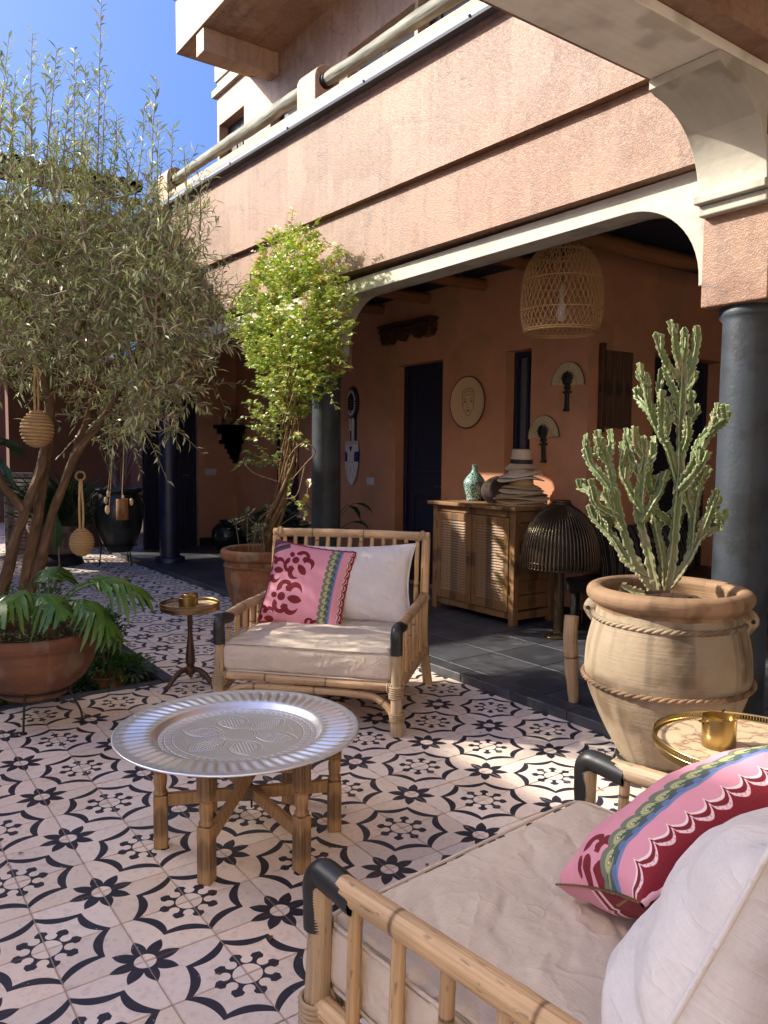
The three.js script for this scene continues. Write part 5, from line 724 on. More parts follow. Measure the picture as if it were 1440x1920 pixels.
{
  const sw = (label, pos, turn, w, h) => { const t = thing('light_switch', label, 'light switch', pos, turn), p = std({ color: lin(0.5, 0.49, 0.48), roughness: 0.4 }); mesh('switch_plate', bx(w, h, 0.012, 0, 0, 0.006, 0.003), p, t); for (let k = 0; k < 2; k++) mesh('rocker', bx(w * 0.36, h * 0.5, 0.006, (k - 0.5) * w * 0.42, 0, 0.014, 0.002), p, t); };
  sw('pale switch plate between the wall mask and the blue door', [WX - 0.002, 1.055, -3.87], -Math.PI / 2, 0.13, 0.08); sw('pale switch plate on the end wall left of the corner shelf', [3.505, 1.08, -7.198], 0, 0.16, 0.085);
  const b = onWall('carved_bracket', 'dark carved wooden bracket high above the blue door', 'wall carving', -3.19, 2.52);
  mesh('bracket_board', [prism([[-0.4, 0.09], [0.4, 0.09], [0.4, 0.0], [0.37, -0.05], [0.28, -0.06], [0.25, 0.0], [0.16, -0.055], [0.09, 0.005], [-0.02, -0.005], [-0.08, -0.06], [-0.2, 0.0], [-0.26, -0.07], [-0.36, -0.075], [-0.4, -0.02]], 0.10, 0.01)], m.darkWood, b); mesh('bracket_moulding', [bx(0.84, 0.03, 0.13, 0, 0.105, 0.06, 0.006), bx(0.82, 0.02, 0.12, 0, 0.055, 0.06, 0.004)], m.darkWood, b);
  const w = thing('wood_panel', 'old dark plank panel hung on the side wall near the columns', 'wall panel', [4.2, 1.565, -0.975]);
  for (let k = 0; k < 3; k++) mesh('plank', bx(0.114, 0.59 + 0.004 * k, 0.03, -0.1 + k * 0.115, 0.295, 0.016, 0.004), std({ color: lin(0.12 + 0.006 * k, 0.075, 0.045), map: rep(T.wood, 3, 1), bumpMap: rep(T.woodBump, 3, 1), bumpScale: 0.003, roughness: 0.8 }), w);
  mesh('side_batten', bx(0.035, 0.68, 0.045, -0.175, 0.30, 0.022, 0.004), m.darkWood, w);
  const s = thing('wall_socket', 'white wall socket low on the side wall behind the cactus', 'socket', [4.25, 0.92, -0.978]); mesh('socket_plate', bx(0.09, 0.09, 0.012, 0, 0, 0.006, 0.003), std({ color: lin(0.6, 0.58, 0.55), roughness: 0.4 }), s); mesh('socket_well', lathe([[0.028, 0], [0.028, 0.003], [0.022, 0.0035], [0.02, 0.001]], 20).rotateX(Math.PI / 2).translate(0, 0, 0.0125), m.cream, s);
}
{
  // black carved corner shelf with its ornaments
  const t = thing('corner_shelf', 'black carved corner shelf tapering to a point in the far corner', 'shelf', [3.87, 1.18, -7.17], 0);
  const lv = [[0.50, 0.335], [0.43, 0.28], [0.34, 0.21], [0.29, 0.25], [0.22, 0.17], [0.15, 0.13], [0.08, 0.09], [0.02, 0.05]];
  lv.forEach(([y, r], i) => mesh('shelf_tier', prism([[0, 0], [-r, 0], ...[...Array(7)].map((_, k) => { const a = Math.PI - (k + 0.5) / 7 * Math.PI / 2; return [r * Math.cos(a) * (1 + (k % 2) * 0.06), r * Math.sin(a) * (1 + (k % 2) * 0.06)]; }), [0, r]], i ? lv[i - 1][0] - y : 0.045, 0.003).rotateX(-Math.PI / 2).scale(1, 1, -1).translate(0, y, 0), m.blackWood, t));
  const f = thing('carved_fork_figure', 'pale wooden three-pronged carving on the black corner shelf', 'carving', [3.72, 1.729, -7.02], 0.5), pw = std({ color: lin(0.42, 0.30, 0.19), map: rep(T.wood, 4), roughness: 0.7 });
  mesh('carved_body', [lathe(smooth([[0.0, 0], [0.05, 0], [0.085, 0.03], [0.105, 0.075], [0.105, 0.115], [0.02, 0.125]], 20), 24).scale(1, 1, 0.6)], pw, f);
  for (const x of [-0.08, 0, 0.08]) mesh('prong', bx(0.042, 0.16, 0.055, x, 0.185, 0, 0.012), pw, f);
  const n = thing('figurine', 'small round-shouldered pale figurine beside the pronged carving', 'figurine', [3.60, 1.729, -7.08]); mesh('figurine_body', lathe(smooth([[0, 0], [0.03, 0], [0.036, 0.04], [0.022, 0.07], [0.03, 0.085], [0.026, 0.11], [0, 0.125]], 20), 16), std({ color: lin(0.33, 0.2, 0.14), roughness: 0.7 }), n);
  const u = thing('ribbed_urn', 'round dark glazed ribbed urn on the floor in the far corner', 'urn', [3.55, 0.05, -6.75]);
  const g = lathe(smooth([[0, 0], [0.12, 0], [0.18, 0.06], [0.215, 0.16], [0.2, 0.27], [0.14, 0.34], [0.10, 0.355], [0.11, 0.385], [0.095, 0.385], [0.085, 0.35]], 60), 40), p = g.attributes.position; for (let i = 0; i < p.count; i++) { const k = 1 + 0.018 * Math.sin(p.getY(i) * 150); p.setX(i, p.getX(i) * k); p.setZ(i, p.getZ(i) * k); } g.computeVertexNormals();
  mesh('urn_body', g, std({ color: lin(0.012, 0.02, 0.018), roughness: 0.2 }), u);
}
{
  // striped bench beyond the cactus, dark stool, and the pale post beside the urn
  const t = thing('gallery_bench', 'low dark bench under black and white striped cushions behind the cactus', 'bench', [4.35, 0.05, -0.62]);
  mesh('bench_seat', bx(1.5, 0.10, 0.55, 0, 0.34, 0, 0.01), m.blackWood, t); for (const [x, z] of [[-0.7, 0.22], [0.7, 0.22], [-0.7, -0.22], [0.7, -0.22]]) mesh('leg', bx(0.05, 0.29, 0.05, x, 0.145, z, 0.004), m.blackWood, t);
  const st = std({ map: dataTex(256, 256, (u, v) => { const s = (u * 9 + 0.15 * vn(u * 9, v * 6, 9, 6, 2)) % 1; return (s > 0.12 && s < 0.2) || (s > 0.3 && s < 0.36) || (s > 0.52 && s < 0.6) ? [0.40, 0.37, 0.34] : [0.03, 0.03, 0.033]; }), roughness: 0.95 });
  for (const [x, a, lb] of [[4.02, 0.25, 'black cushion with white stripes, left one on the gallery bench'], [4.62, -0.1, 'black cushion with white stripes, right one on the gallery bench']]) { const p = pillow(0.5, 0.45, 0.2, x, { uv: (u, v) => [u, v] }), o = thing('striped_cushion', lb, 'cushion'); mesh('cover', [p.front, p.back], st, o); place(o, [x, 0.62, -0.70], [Math.cos(a), 0, Math.sin(a)], [0, 1, -0.35]); }
  const q = thing('wooden_stake', 'pale tapered wooden post standing beside the big urn', 'post', [2.30, 0.05, 0.29]);
  mesh('post', [tube(curve([[0.02, 0, 0.0], [-0.002, 0.18, 0], [-0.012, 0.36, -0.005], [0.0, 0.46, -0.01]], 14), (k) => 0.026 + 0.012 * Math.sin(Math.min(1, k * 1.3) * Math.PI * 0.6), 10, true, 0.08, 3)], m.rattan, q);
}
// ---------------------------------------------------------------- big pale urn with the candelabra cactus
const rope = (r, y, th, n, tilt = 0) => { const out = []; for (const s of [0, 1, 2]) { const pts = [], N = n * 6; for (let i = 0; i <= N; i++) { const a = i / N * Math.PI * 2, f = a * Math.round(n / 3) + s * 2.0944, R = r + th * 0.45 * Math.cos(f); pts.push(V(R * Math.sin(a), y + tilt * Math.sin(a) + th * 0.5 * Math.sin(f), R * Math.cos(a))); } out.push(tube(pts, th * 0.6, 6, false)); } return merge(out); };
{
  const t = thing('big_urn', 'large pale terracotta urn with rope bands and lug handles beside the column', 'urn', [1.95, 0, 1.08]);
  const prof = smooth([[0.001, 0.085], [0.15, 0.085], [0.172, 0.10], [0.225, 0.19], [0.275, 0.29], [0.312, 0.39], [0.326, 0.47], [0.322, 0.56], [0.305, 0.64], [0.288, 0.695], [0.282, 0.72]], 60);
  mesh('urn_body', lathe(prof, 96, 0.012, 2), m.paleClay, t);
  mesh('urn_rim', lathe(smooth([[0.281, 0.715], [0.286, 0.735], [0.308, 0.748], [0.322, 0.765], [0.325, 0.788], [0.315, 0.806], [0.292, 0.815], [0.268, 0.808], [0.258, 0.79], [0.262, 0.76], [0.266, 0.70], [0.262, 0.62]], 44), 96, 0.006, 5), m.rimClay, t);
  mesh('rope_band', rope(0.2935, 0.683, 0.0115, 62), m.paleClay, t); mesh('rope_band', rope(0.331, 0.437, 0.011, 70, 0.006), m.rimClay, t);
  for (const s of [-1, 1]) { const a = Math.atan2(s * 0.49, s * 0.87), lug = new THREE.SphereGeometry(1, 20, 16), lp = lug.attributes.position; for (let i = 0; i < lp.count; i++) { const y = lp.getY(i), z = lp.getZ(i); lp.setXYZ(i, lp.getX(i) * 0.03, 0.69 + y * 0.058, 0.292 + z * 0.05 * (y < 0 ? 1 + 0.55 * y : 1) ); } lug.computeVertexNormals(); mesh('lug_handle', lug.rotateY(a), m.paleClay, t); const b = V(0, 0.70, 0.318).applyAxisAngle(V(0, 1, 0), a); mesh('handle_hole', new THREE.CylinderGeometry(0.0085, 0.0085, 0.06, 12).rotateZ(Math.PI / 2).rotateY(a).translate(b.x, b.y, b.z), m.black, t); }
  mesh('soil', gridGeo(40, 10, (u, v) => { const a = u * Math.PI * 2, r = 0.262 * v; return V(r * Math.sin(a), 0.735 + 0.018 * n3(r * 26 * Math.sin(a), 2, r * 26 * Math.cos(a)) + 0.03 * (1 - v), r * Math.cos(a)); }, (u, v) => [u * 1.6, v * 0.3]), m.soil, t);
  const st = thing('urn_stand', 'low iron ring stand over a brown clay saucer carrying the big urn', 'plant stand', [1.95, 0, 1.08]);
  mesh('iron_ring', new THREE.TorusGeometry(0.182, 0.008, 8, 56).rotateX(Math.PI / 2).translate(0, 0.094, 0), m.iron, st);
  for (let k = 0; k < 4; k++) { const a = k * Math.PI / 2 + 0.5; mesh('iron_leg', tube(curve([[0.181 * Math.sin(a), 0.095, 0.181 * Math.cos(a)], [0.20 * Math.sin(a), 0.05, 0.20 * Math.cos(a)], [0.225 * Math.sin(a), 0.0, 0.225 * Math.cos(a)]], 8), 0.006, 6), m.iron, st); }
  mesh('clay_saucer', lathe(smooth([[0.001, 0.005], [0.12, 0.005], [0.158, 0.02], [0.168, 0.05], [0.16, 0.078], [0.14, 0.082], [0.13, 0.06], [0.001, 0.05]], 30), 40), m.oldClay, st);
}
const CACTUS = [[[1.946, 0.792, 1.074], [1.957, 0.943, 1.09], [1.962, 1.118, 1.099], [1.965, 1.291, 1.102], [1.964, 1.463, 1.1], [1.964, 1.633, 1.101], [1.964, 1.759, 1.1], [1.963, 1.854, 1.099]], [[1.96, 1.65, 1.095], [1.914, 1.695, 1.074], [1.873, 1.735, 1.061], [1.837, 1.828, 1.054]], [[1.96, 1.675, 1.094], [1.914, 1.766, 1.095], [1.877, 1.849, 1.107]], [[1.967, 1.633, 1.106], [1.984, 1.717, 1.125], [1.996, 1.834, 1.137]], [[1.96, 1.548, 1.095], [1.933, 1.615, 1.079], [1.906, 1.678, 1.063]], [[1.966, 1.586, 1.104], [2.007, 1.625, 1.102], [2.045, 1.659, 1.097]], [[1.964, 1.463, 1.1], [1.95, 1.539, 1.053], [1.944, 1.605, 1.017], [1.954, 1.656, 1.004]], [[1.966, 1.527, 1.104], [1.971, 1.553, 1.123], [1.974, 1.568, 1.139]], [[1.966, 1.398, 1.104], [2.006, 1.485, 1.118], [2.044, 1.539, 1.129]], [[1.966, 1.356, 1.104], [1.947, 1.429, 1.143], [1.912, 1.501, 1.158]], [[1.958, 1.248, 1.092], [1.929, 1.377, 1.062], [1.898, 1.473, 1.03], [1.875, 1.548, 1.008], [1.861, 1.623, 1], [1.842, 1.676, 0.986]], [[1.879, 1.516, 1.021], [1.887, 1.557, 0.974], [1.896, 1.597, 0.93]], [[1.866, 1.617, 1.002], [1.917, 1.683, 0.957]], [[1.904, 1.419, 1.058], [1.87, 1.514, 1.067], [1.844, 1.574, 1.088]], [[1.907, 1.398, 1.063], [1.939, 1.506, 1.064], [1.962, 1.554, 1.052]], [[1.961, 1.183, 1.097], [1.967, 1.292, 1.136], [1.982, 1.388, 1.188], [1.988, 1.46, 1.227], [1.98, 1.517, 1.245]], [[1.983, 1.429, 1.214], [1.968, 1.469, 1.266], [1.944, 1.487, 1.305]], [[1.952, 1.33, 1.168], [1.956, 1.418, 1.203], [1.955, 1.443, 1.23]], [[1.927, 1.207, 1.13], [1.92, 1.272, 1.191], [1.906, 1.331, 1.242]], [[1.942, 1.271, 1.153], [1.925, 1.335, 1.203], [1.897, 1.386, 1.237]], [[1.925, 0.794, 1.043], [1.89, 0.961, 1.01], [1.867, 1.115, 0.995], [1.858, 1.246, 1.002], [1.853, 1.344, 1.014], [1.841, 1.423, 1.017]], [[1.854, 1.235, 1.005], [1.855, 1.321, 0.954], [1.864, 1.425, 0.913]], [[1.855, 1.268, 1.008], [1.904, 1.333, 1.011], [1.941, 1.388, 0.995]], [[1.854, 1.116, 1.007], [1.822, 1.191, 0.969], [1.798, 1.289, 0.944], [1.795, 1.364, 0.951]], [[1.855, 1.333, 1.008], [1.828, 1.376, 0.996], [1.809, 1.401, 0.996]], [[1.855, 1.072, 1.008], [1.885, 1.149, 1.032], [1.912, 1.204, 1.051], [1.929, 1.269, 1.056]], [[1.913, 0.797, 1.026], [1.867, 0.901, 0.972], [1.828, 1.057, 0.93], [1.798, 1.211, 0.902], [1.775, 1.331, 0.883], [1.745, 1.43, 0.855]], [[1.797, 1.189, 0.909], [1.764, 1.276, 0.856], [1.745, 1.313, 0.826], [1.735, 1.379, 0.81]], [[1.784, 1.287, 0.889], [1.821, 1.365, 0.873], [1.855, 1.407, 0.851]], [[1.8, 1.156, 0.913], [1.786, 1.185, 0.814], [1.787, 1.211, 0.738]], [[1.811, 1.09, 0.928], [1.741, 1.145, 0.88], [1.699, 1.222, 0.873]], [[1.781, 1.309, 0.884], [1.737, 1.353, 0.864], [1.721, 1.385, 0.887]], [[1.821, 1.036, 0.944], [1.793, 1.112, 0.915], [1.775, 1.178, 0.9]], [[1.901, 0.849, 1.007], [1.874, 0.905, 0.936], [1.855, 0.995, 0.877], [1.838, 1.047, 0.821], [1.826, 1.097, 0.772]], [[1.851, 1.019, 0.846], [1.813, 1.074, 0.863], [1.766, 1.106, 0.866]], [[1.948, 0.797, 1.077], [1.992, 0.912, 1.124], [2.03, 1.011, 1.16], [2.063, 1.056, 1.192], [2.101, 1.104, 1.229]], [[2.037, 1.01, 1.156], [2.019, 1.112, 1.2], [2, 1.2, 1.244]], [[2.02, 0.954, 1.131], [2.032, 1.118, 1.133], [2.047, 1.237, 1.14], [2.06, 1.281, 1.144]], [[2.034, 1.054, 1.151], [2.038, 1.122, 1.202], [2.029, 1.156, 1.233]], [[2.022, 1.096, 1.133], [1.987, 1.205, 1.122], [1.978, 1.271, 1.149]], [[2.045, 1.033, 1.169], [2.045, 1.063, 1.226], [2.022, 1.094, 1.25]], [[1.94, 0.796, 1.065], [1.945, 0.939, 1.043], [1.944, 1.069, 1.013], [1.951, 1.189, 0.994], [1.974, 1.267, 1]], [[1.958, 1.046, 1.01], [2.003, 1.113, 1.052], [2.041, 1.125, 1.083]], [[1.992, 1.059, 1.061], [1.926, 1.115, 1.03], [1.872, 1.133, 1.017]], [[1.951, 1.156, 1], [1.9, 1.234, 0.992], [1.87, 1.29, 1.017]], [[1.998, 1.115, 1.07], [2.036, 1.181, 1.096], [2.083, 1.259, 1.136]], [[1.995, 1.026, 1.066], [2.038, 1.114, 1.078], [2.073, 1.157, 1.078]]];
{
  const t = thing('candelabra_cactus', 'tall spiny green candelabra cactus growing in the pale urn', 'cactus'), r = rngOf(17);
  const arms = (pts, r0, r1, seed) => {                     // three or four thin scalloped ridges round a slim core
    const c = curve(pts, Math.max(10, Math.round(pts.length * 9))), n = c.length, S = 24, P = [], C = [], I = [], ph = r() * 6.28, ribs = seed % 3 ? 3 : 4; let len = 0;
    const T = c.map((_, i) => c[Math.min(n - 1, i + 1)].clone().sub(c[Math.max(0, i - 1)]).normalize()); let u = V(0.3, 0.2, 1); u.sub(T[0].clone().multiplyScalar(u.dot(T[0]))).normalize();
    const per = 0.026;
    for (let i = 0; i < n; i++) {
      if (i) len += c[i].distanceTo(c[i - 1]); u.sub(T[i].clone().multiplyScalar(u.dot(T[i]))).normalize(); const w = T[i].clone().cross(u), q = i / (n - 1), R = lerp(r0, r1, q) * (i === n - 1 ? 0.35 : 1) * (1 + 0.1 * Math.sin(len * 60 + seed));
      for (let k = 0; k <= S; k++) {
        const a = (k % S) / S * Math.PI * 2, ridge = Math.pow(Math.abs(Math.cos(a * ribs / 2)), 3.6), rib = Math.round(a / (2 * Math.PI / ribs)) % ribs, s = (len / per + rib * 0.5 + 0.2 * n3(len * 20, rib, seed)) % 1, tooth = s < 0 ? 0 : Math.pow(s, 0.7), rr = R * (0.34 + ridge * (0.40 + (0.55 + 0.35 * n3(len * 45, rib * 5, seed)) * tooth));
        const d = u.clone().multiplyScalar(Math.cos(a + ph)).addScaledVector(w, Math.sin(a + ph)), p = c[i].clone().addScaledVector(d, rr).addScaledVector(T[i], ridge * tooth * 0.004); P.push(p.x, p.y, p.z);
        const e = sstep(0.75, 1, ridge), age = Math.max(sstep(0.30, 0.0, p.y - 0.78), 0.9 * sstep(0.15, 0.5, n3(p.x * 26, p.y * 18, p.z * 26))); C.push(lerp(lerp(0.115, 0.50, e * (0.3 + 0.7 * tooth)), 0.30, age * 0.7), lerp(lerp(0.165, 0.50, e * (0.3 + 0.7 * tooth)), 0.24, age * 0.7), lerp(lerp(0.05, 0.25, e), 0.14, age * 0.7));
      }
    }
    for (let i = 0; i < n - 1; i++) for (let k = 0; k < S; k++) { const a = i * (S + 1) + k; I.push(a, a + 1, a + S + 1, a + 1, a + S + 2, a + S + 1); }
    const k0 = (n - 1) * (S + 1), tip = P.length / 3; P.push(c[n - 1].x + T[n - 1].x * 0.006, c[n - 1].y + T[n - 1].y * 0.006, c[n - 1].z + T[n - 1].z * 0.006); C.push(0.3, 0.28, 0.14); for (let k = 0; k < S; k++) I.push(k0 + k, k0 + k + 1, tip);
    const g = new THREE.BufferGeometry(); g.setAttribute('position', new THREE.Float32BufferAttribute(P, 3)); g.setAttribute('color', new THREE.Float32BufferAttribute(C, 3)); g.setIndex(I); const f = g.toNonIndexed(); f.computeVertexNormals(); return f;
  };
  const skin = phys({ vertexColors: true, roughness: 0.5, transmission: 0.06, thickness: 0 });
  CACTUS.forEach((pts, i) => {
    const P = pts.map((p, k) => V(p[0] + (k && k < pts.length - 1 ? 0.014 * (r() - 0.5) : 0), p[1], p[2] + (k && k < pts.length - 1 ? 0.014 * (r() - 0.5) : 0))), long = P[0].distanceTo(P[P.length - 1]) > 0.26; mesh(long ? 'stem' : 'arm', arms(P, long ? 0.0215 : 0.0170, long ? 0.0155 : 0.0155, i), skin, t);
    const e = P[P.length - 1], d = e.clone().sub(P[P.length - 2]).normalize();
    if (P.length > 2) for (let k = 0; k < (long ? 5 : 2); k++) { const b = P[Math.max(0, P.length - 2 - (long ? k % 3 : 0))].clone().lerp(P[Math.max(1, P.length - 1 - (long ? k % 3 : 0))], 0.15 + 0.8 * r()), s = V(r() - 0.5, 0.5, r() - 0.5).normalize().multiplyScalar(0.8).add(d.clone().multiplyScalar(0.7)).normalize(); const L = 0.018 + 0.04 * r() * r(); mesh('bud', arms([b, b.clone().addScaledVector(s, L * 0.5).add(V(0, 0.004, 0)), b.clone().addScaledVector(s, L).add(V(0, 0.018, 0))], 0.0155, 0.015, i + k * 7), skin, t); }
  });
  mesh('fallen_arm', arms([V(1.83, 0.80, 0.93), V(1.87, 0.775, 0.97), V(1.90, 0.772, 1.0)], 0.022, 0.02, 99), skin, t);
}
// (leafy clumps: see clump below)
// ---------------------------------------------------------------- terracotta bowl on an iron stand, with its split-leaf plant
{
  const bx0 = -0.02, bz0 = -1.17;
  const t = thing('clay_bowl', 'wide weathered terracotta bowl planter on a thin iron stand', 'planter', [bx0, 0, bz0]);
  mesh('bowl_wall', lathe(smooth([[0.001, 0.11], [0.09, 0.11], [0.16, 0.135], [0.175, 0.165], [0.23, 0.215], [0.275, 0.285], [0.29, 0.34], [0.292, 0.375], [0.305, 0.40], [0.312, 0.43], [0.306, 0.452], [0.288, 0.455], [0.276, 0.43], [0.27, 0.38]], 60), 80, 0.016, 7), m.oldClay, t);
  mesh('soil', gridGeo(40, 12, (u, v) => { const a = u * Math.PI * 2, r = 0.275 * v; return V(r * Math.sin(a), 0.405 + 0.02 * n3(r * 22 * Math.sin(a), 5, r * 22 * Math.cos(a)), r * Math.cos(a)); }, (u, v) => [u * 1.7, v * 0.3]), m.soil, t);
  const L = new Leaves(), r = rngOf(61); for (let k = 0; k < 90; k++) { const a = r() * 6.28, q = 0.25 * Math.sqrt(r()); L.add(V(q * Math.sin(a), 0.425 + 0.012 * r(), q * Math.cos(a)), V(r() - 0.5, 0.06 * (r() - 0.5), r() - 0.5), V(0, 1, 0), 0.03 + 0.05 * r(), 0.006 + 0.008 * r(), [0.30 + 0.2 * r(), 0.20 + 0.12 * r(), 0.11], 0.02); } data(mesh('bark_chips', L.build(), m.leafDark, t), null, null, null, 'stuff');
  const st = thing('bowl_stand', 'thin black iron stand with splayed legs under the clay bowl', 'plant stand', [bx0, 0, bz0]);
  mesh('iron_ring', new THREE.TorusGeometry(0.188, 0.006, 8, 48).rotateX(Math.PI / 2).translate(0, 0.168, 0), m.iron, st);
  for (const [x, z] of [[0.173, 0.2], [0.152, -0.22], [-0.23, -0.02], [-0.10, 0.21]]) { const n = V(x, 0, z).normalize(); mesh('iron_leg', tube(curve([[n.x * 0.188, 0.25, n.z * 0.188], [n.x * 0.2, 0.16, n.z * 0.2], [x * 0.97, 0.06, z * 0.97], [x, 0.006, z]], 12), 0.0055, 6), m.iron, st); mesh('foot_pad', lathe([[0.001, 0.009], [0.016, 0.007], [0.017, 0.001]], 14).translate(x, 0, z), m.iron, st); }
  // split-leaf plant
  const p = thing('split_leaf_plant', 'split-leaf plant with deeply lobed green leaves in the clay bowl', 'plant', [bx0, 0.41, bz0]);
  mesh('stem', [tube(curve([[0.07, -0.01, 0.03], [0.075, 0.05, 0.02], [0.07, 0.10, 0.03]], 14), (q) => (0.034 - 0.012 * q) * (1 + 0.12 * Math.sin(q * 40)), 12, true, 0.12, 5)], std({ color: lin(0.33, 0.22, 0.14), map: rep(T.bark, 10), roughness: 0.9 }), p);
  const lobed = (Ln, W, seed) => { const n = 8, side = (s) => { const o = []; for (let i = 0; i < n; i++) { const y = -0.2 + 1.04 * i / (n - 1), w = W * Math.sin(Math.PI * (0.17 + 0.70 * (i + 0.5) / n)) * (0.88 + 0.24 * ((seed * 7 + i * 3) % 5) / 5), up = 0.13 + 0.018 * i, P = (k, h, e) => o.push([s * w * k, (y + up * h + e) * Ln]); o.push([s * (0.20 * w + 0.05 * W), y * Ln]); P(0.42, 0.30, 0.004); P(0.5, 0.5, -0.022); P(0.7, 0.8, 0.0); P(0.78, 1.0, -0.018); P(1.0, 1.35, 0.0); P(0.84, 1.3, 0.028); P(0.74, 1.22, 0.048); P(0.6, 1.0, 0.045); P(0.5, 0.9, 0.062); P(0.34, 0.6, 0.05); } return o; };
    const pts = [[0, 0], ...side(1), [0, Ln * 1.08], ...side(-1).reverse()], g = new THREE.ShapeGeometry(shapeOf(pts)), p2 = g.attributes.position; const uv = g.attributes.uv; for (let i = 0; i < p2.count; i++) { const x = p2.getX(i), y = p2.getY(i); uv.setXY(i, 0.5 + x / (2.4 * W), 0.2 + y / (1.45 * Ln)); p2.setZ(i, 0.42 * Math.abs(x) - 0.55 * y * y / Ln - 1.5 * x * x / W + 0.012 * Math.sin(y * 55 + x * 40)); } g.computeVertexNormals(); return g; };
  T.lobe = canvasTex(256, 512, (c, W, H) => { c.fillStyle = 'rgb(176,196,120)'; c.fillRect(0, 0, W, H); const q = rngOf(2); for (let i = 0; i < 260; i++) { c.fillStyle = `rgba(${q() < 0.3 ? '200,180,90' : '120,160,70'},0.16)`; c.beginPath(); c.ellipse(q() * W, q() * H, 3 + 22 * q(), 3 + 16 * q(), q() * 3, 0, 7); c.fill(); } c.strokeStyle = 'rgb(232,238,180)'; c.lineWidth = 4; c.beginPath(); c.moveTo(W / 2, 0); c.lineTo(W / 2, H); c.stroke(); c.lineWidth = 2; for (let k = 0; k < 11; k++) for (const s of [-1, 1]) { c.beginPath(); c.moveTo(W / 2, H * (0.02 + k * 0.085)); c.quadraticCurveTo(W / 2 + s * 50, H * (0.09 + k * 0.085), W / 2 + s * 122, H * (0.2 + k * 0.085)); c.stroke(); } });
  const greens = [[0.15, 0.26, 0.055], [0.11, 0.23, 0.06], [0.17, 0.28, 0.05], [0.09, 0.19, 0.06]].map((c) => phys({ color: lin(...c.map((v) => v * 1.45)), map: T.lobe, roughness: 0.38, transmission: 0.38, thickness: 0 }));
  { const U = new Leaves(), q = rngOf(303); clump(U, q, [-0.12, 0.10, 0.06], [0.20, 0.13, 0.20], 420, 0.035, 0.016, [0.10, 0.19, 0.05], 0.5, 0.25); clump(U, q, [0.12, 0.07, 0.10], [0.16, 0.08, 0.16], 160, 0.03, 0.014, [0.12, 0.2, 0.05], 0.5, 0.25); clump(U, q, [0.05, 0.12, -0.12], [0.2, 0.14, 0.15], 220, 0.036, 0.016, [0.08, 0.16, 0.05], 0.5, 0.25); data(mesh('undergrowth', U.build(), m.leafDark, p), null, null, null, 'stuff'); }
  const base = V(0.07, 0.09, 0.03), rr = rngOf(15);
  for (const [x0, y0, z0, L1, W1, dx, dy, dz, k] of [[0.34, 0.31, 0.20, 0.26, 0.17, 0.9, -0.25, 0.55, 0], [0.20, 0.23, 0.32, 0.24, 0.15, 0.5, -0.6, 0.65, 1], [-0.05, 0.27, 0.12, 0.25, 0.16, -0.7, -0.2, 0.6, 2], [0.02, 0.26, 0.20, 0.22, 0.15, 0.2, -0.35, 0.8, 1], [-0.14, 0.24, 0.05, 0.24, 0.16, -0.9, -0.25, 0.1, 2], [0.12, 0.30, -0.18, 0.22, 0.14, 0.4, 0.2, -0.8, 3], [0.27, 0.16, 0.30, 0.20, 0.13, 0.7, -0.7, 0.4, 1], [0.30, 0.29, 0.05, 0.20, 0.14, 0.95, 0.1, 0.1, 0]]) {
    const L0 = L1 * 0.76, W0 = W1 * 0.92, end = V(x0 * 0.86, y0 * 0.92, z0 * 0.86); mesh('leaf_stalk', tube(curve([base, base.clone().lerp(end, 0.5).add(V(0, 0.05, 0)), end], 14), 0.0055, 6), greens[0], p);
    const lf = mesh('leaf', lobed(L0, W0, k + Math.floor(rr() * 5)), greens[k], p), d = V(dx, dy + 0.42, dz).normalize(), s = d.clone().cross(V(0, 1, 0)).normalize(), nn = s.clone().cross(d); lf.matrix.makeBasis(s, d, nn); lf.quaternion.setFromRotationMatrix(lf.matrix); lf.position.copy(end);
  }
}
function clump(L, r, c, rad, n, len, wid, col, up = 0.5, droop = 0.2) { for (let k = 0; k < n; k++) { const d = V(r() - 0.5, r() - 0.5 + 0.25, r() - 0.5).normalize(), q = Math.pow(r(), 0.45), o = V(c[0] + d.x * rad[0] * q, c[1] + d.y * rad[1] * q, c[2] + d.z * rad[2] * q), j = 0.75 + 0.5 * r(); L.add(o, V(d.x + 0.7 * (r() - 0.5), d.y + up * (r() - 0.2), d.z + 0.7 * (r() - 0.5)), V(0.3 * (r() - 0.5), 1, 0.3 * (r() - 0.5)), len * (0.7 + 0.6 * r()), wid * (0.7 + 0.6 * r()), col.map((v) => v * j), droop); } }
const potGeo = (r, h, k = 0.72) => lathe(smooth([[0.001, 0.0], [r * k * 0.9, 0.0], [r * k, 0.012], [r * 0.90, h * 0.55], [r * 0.93, h * 0.80], [r * 0.92, h * 0.86], [r, h * 0.885], [r * 1.03, h * 0.94], [r, h], [r * 0.88, h], [r * 0.84, h * 0.93], [r * 0.83, h * 0.8]], 44), 56, 0.008, 3);
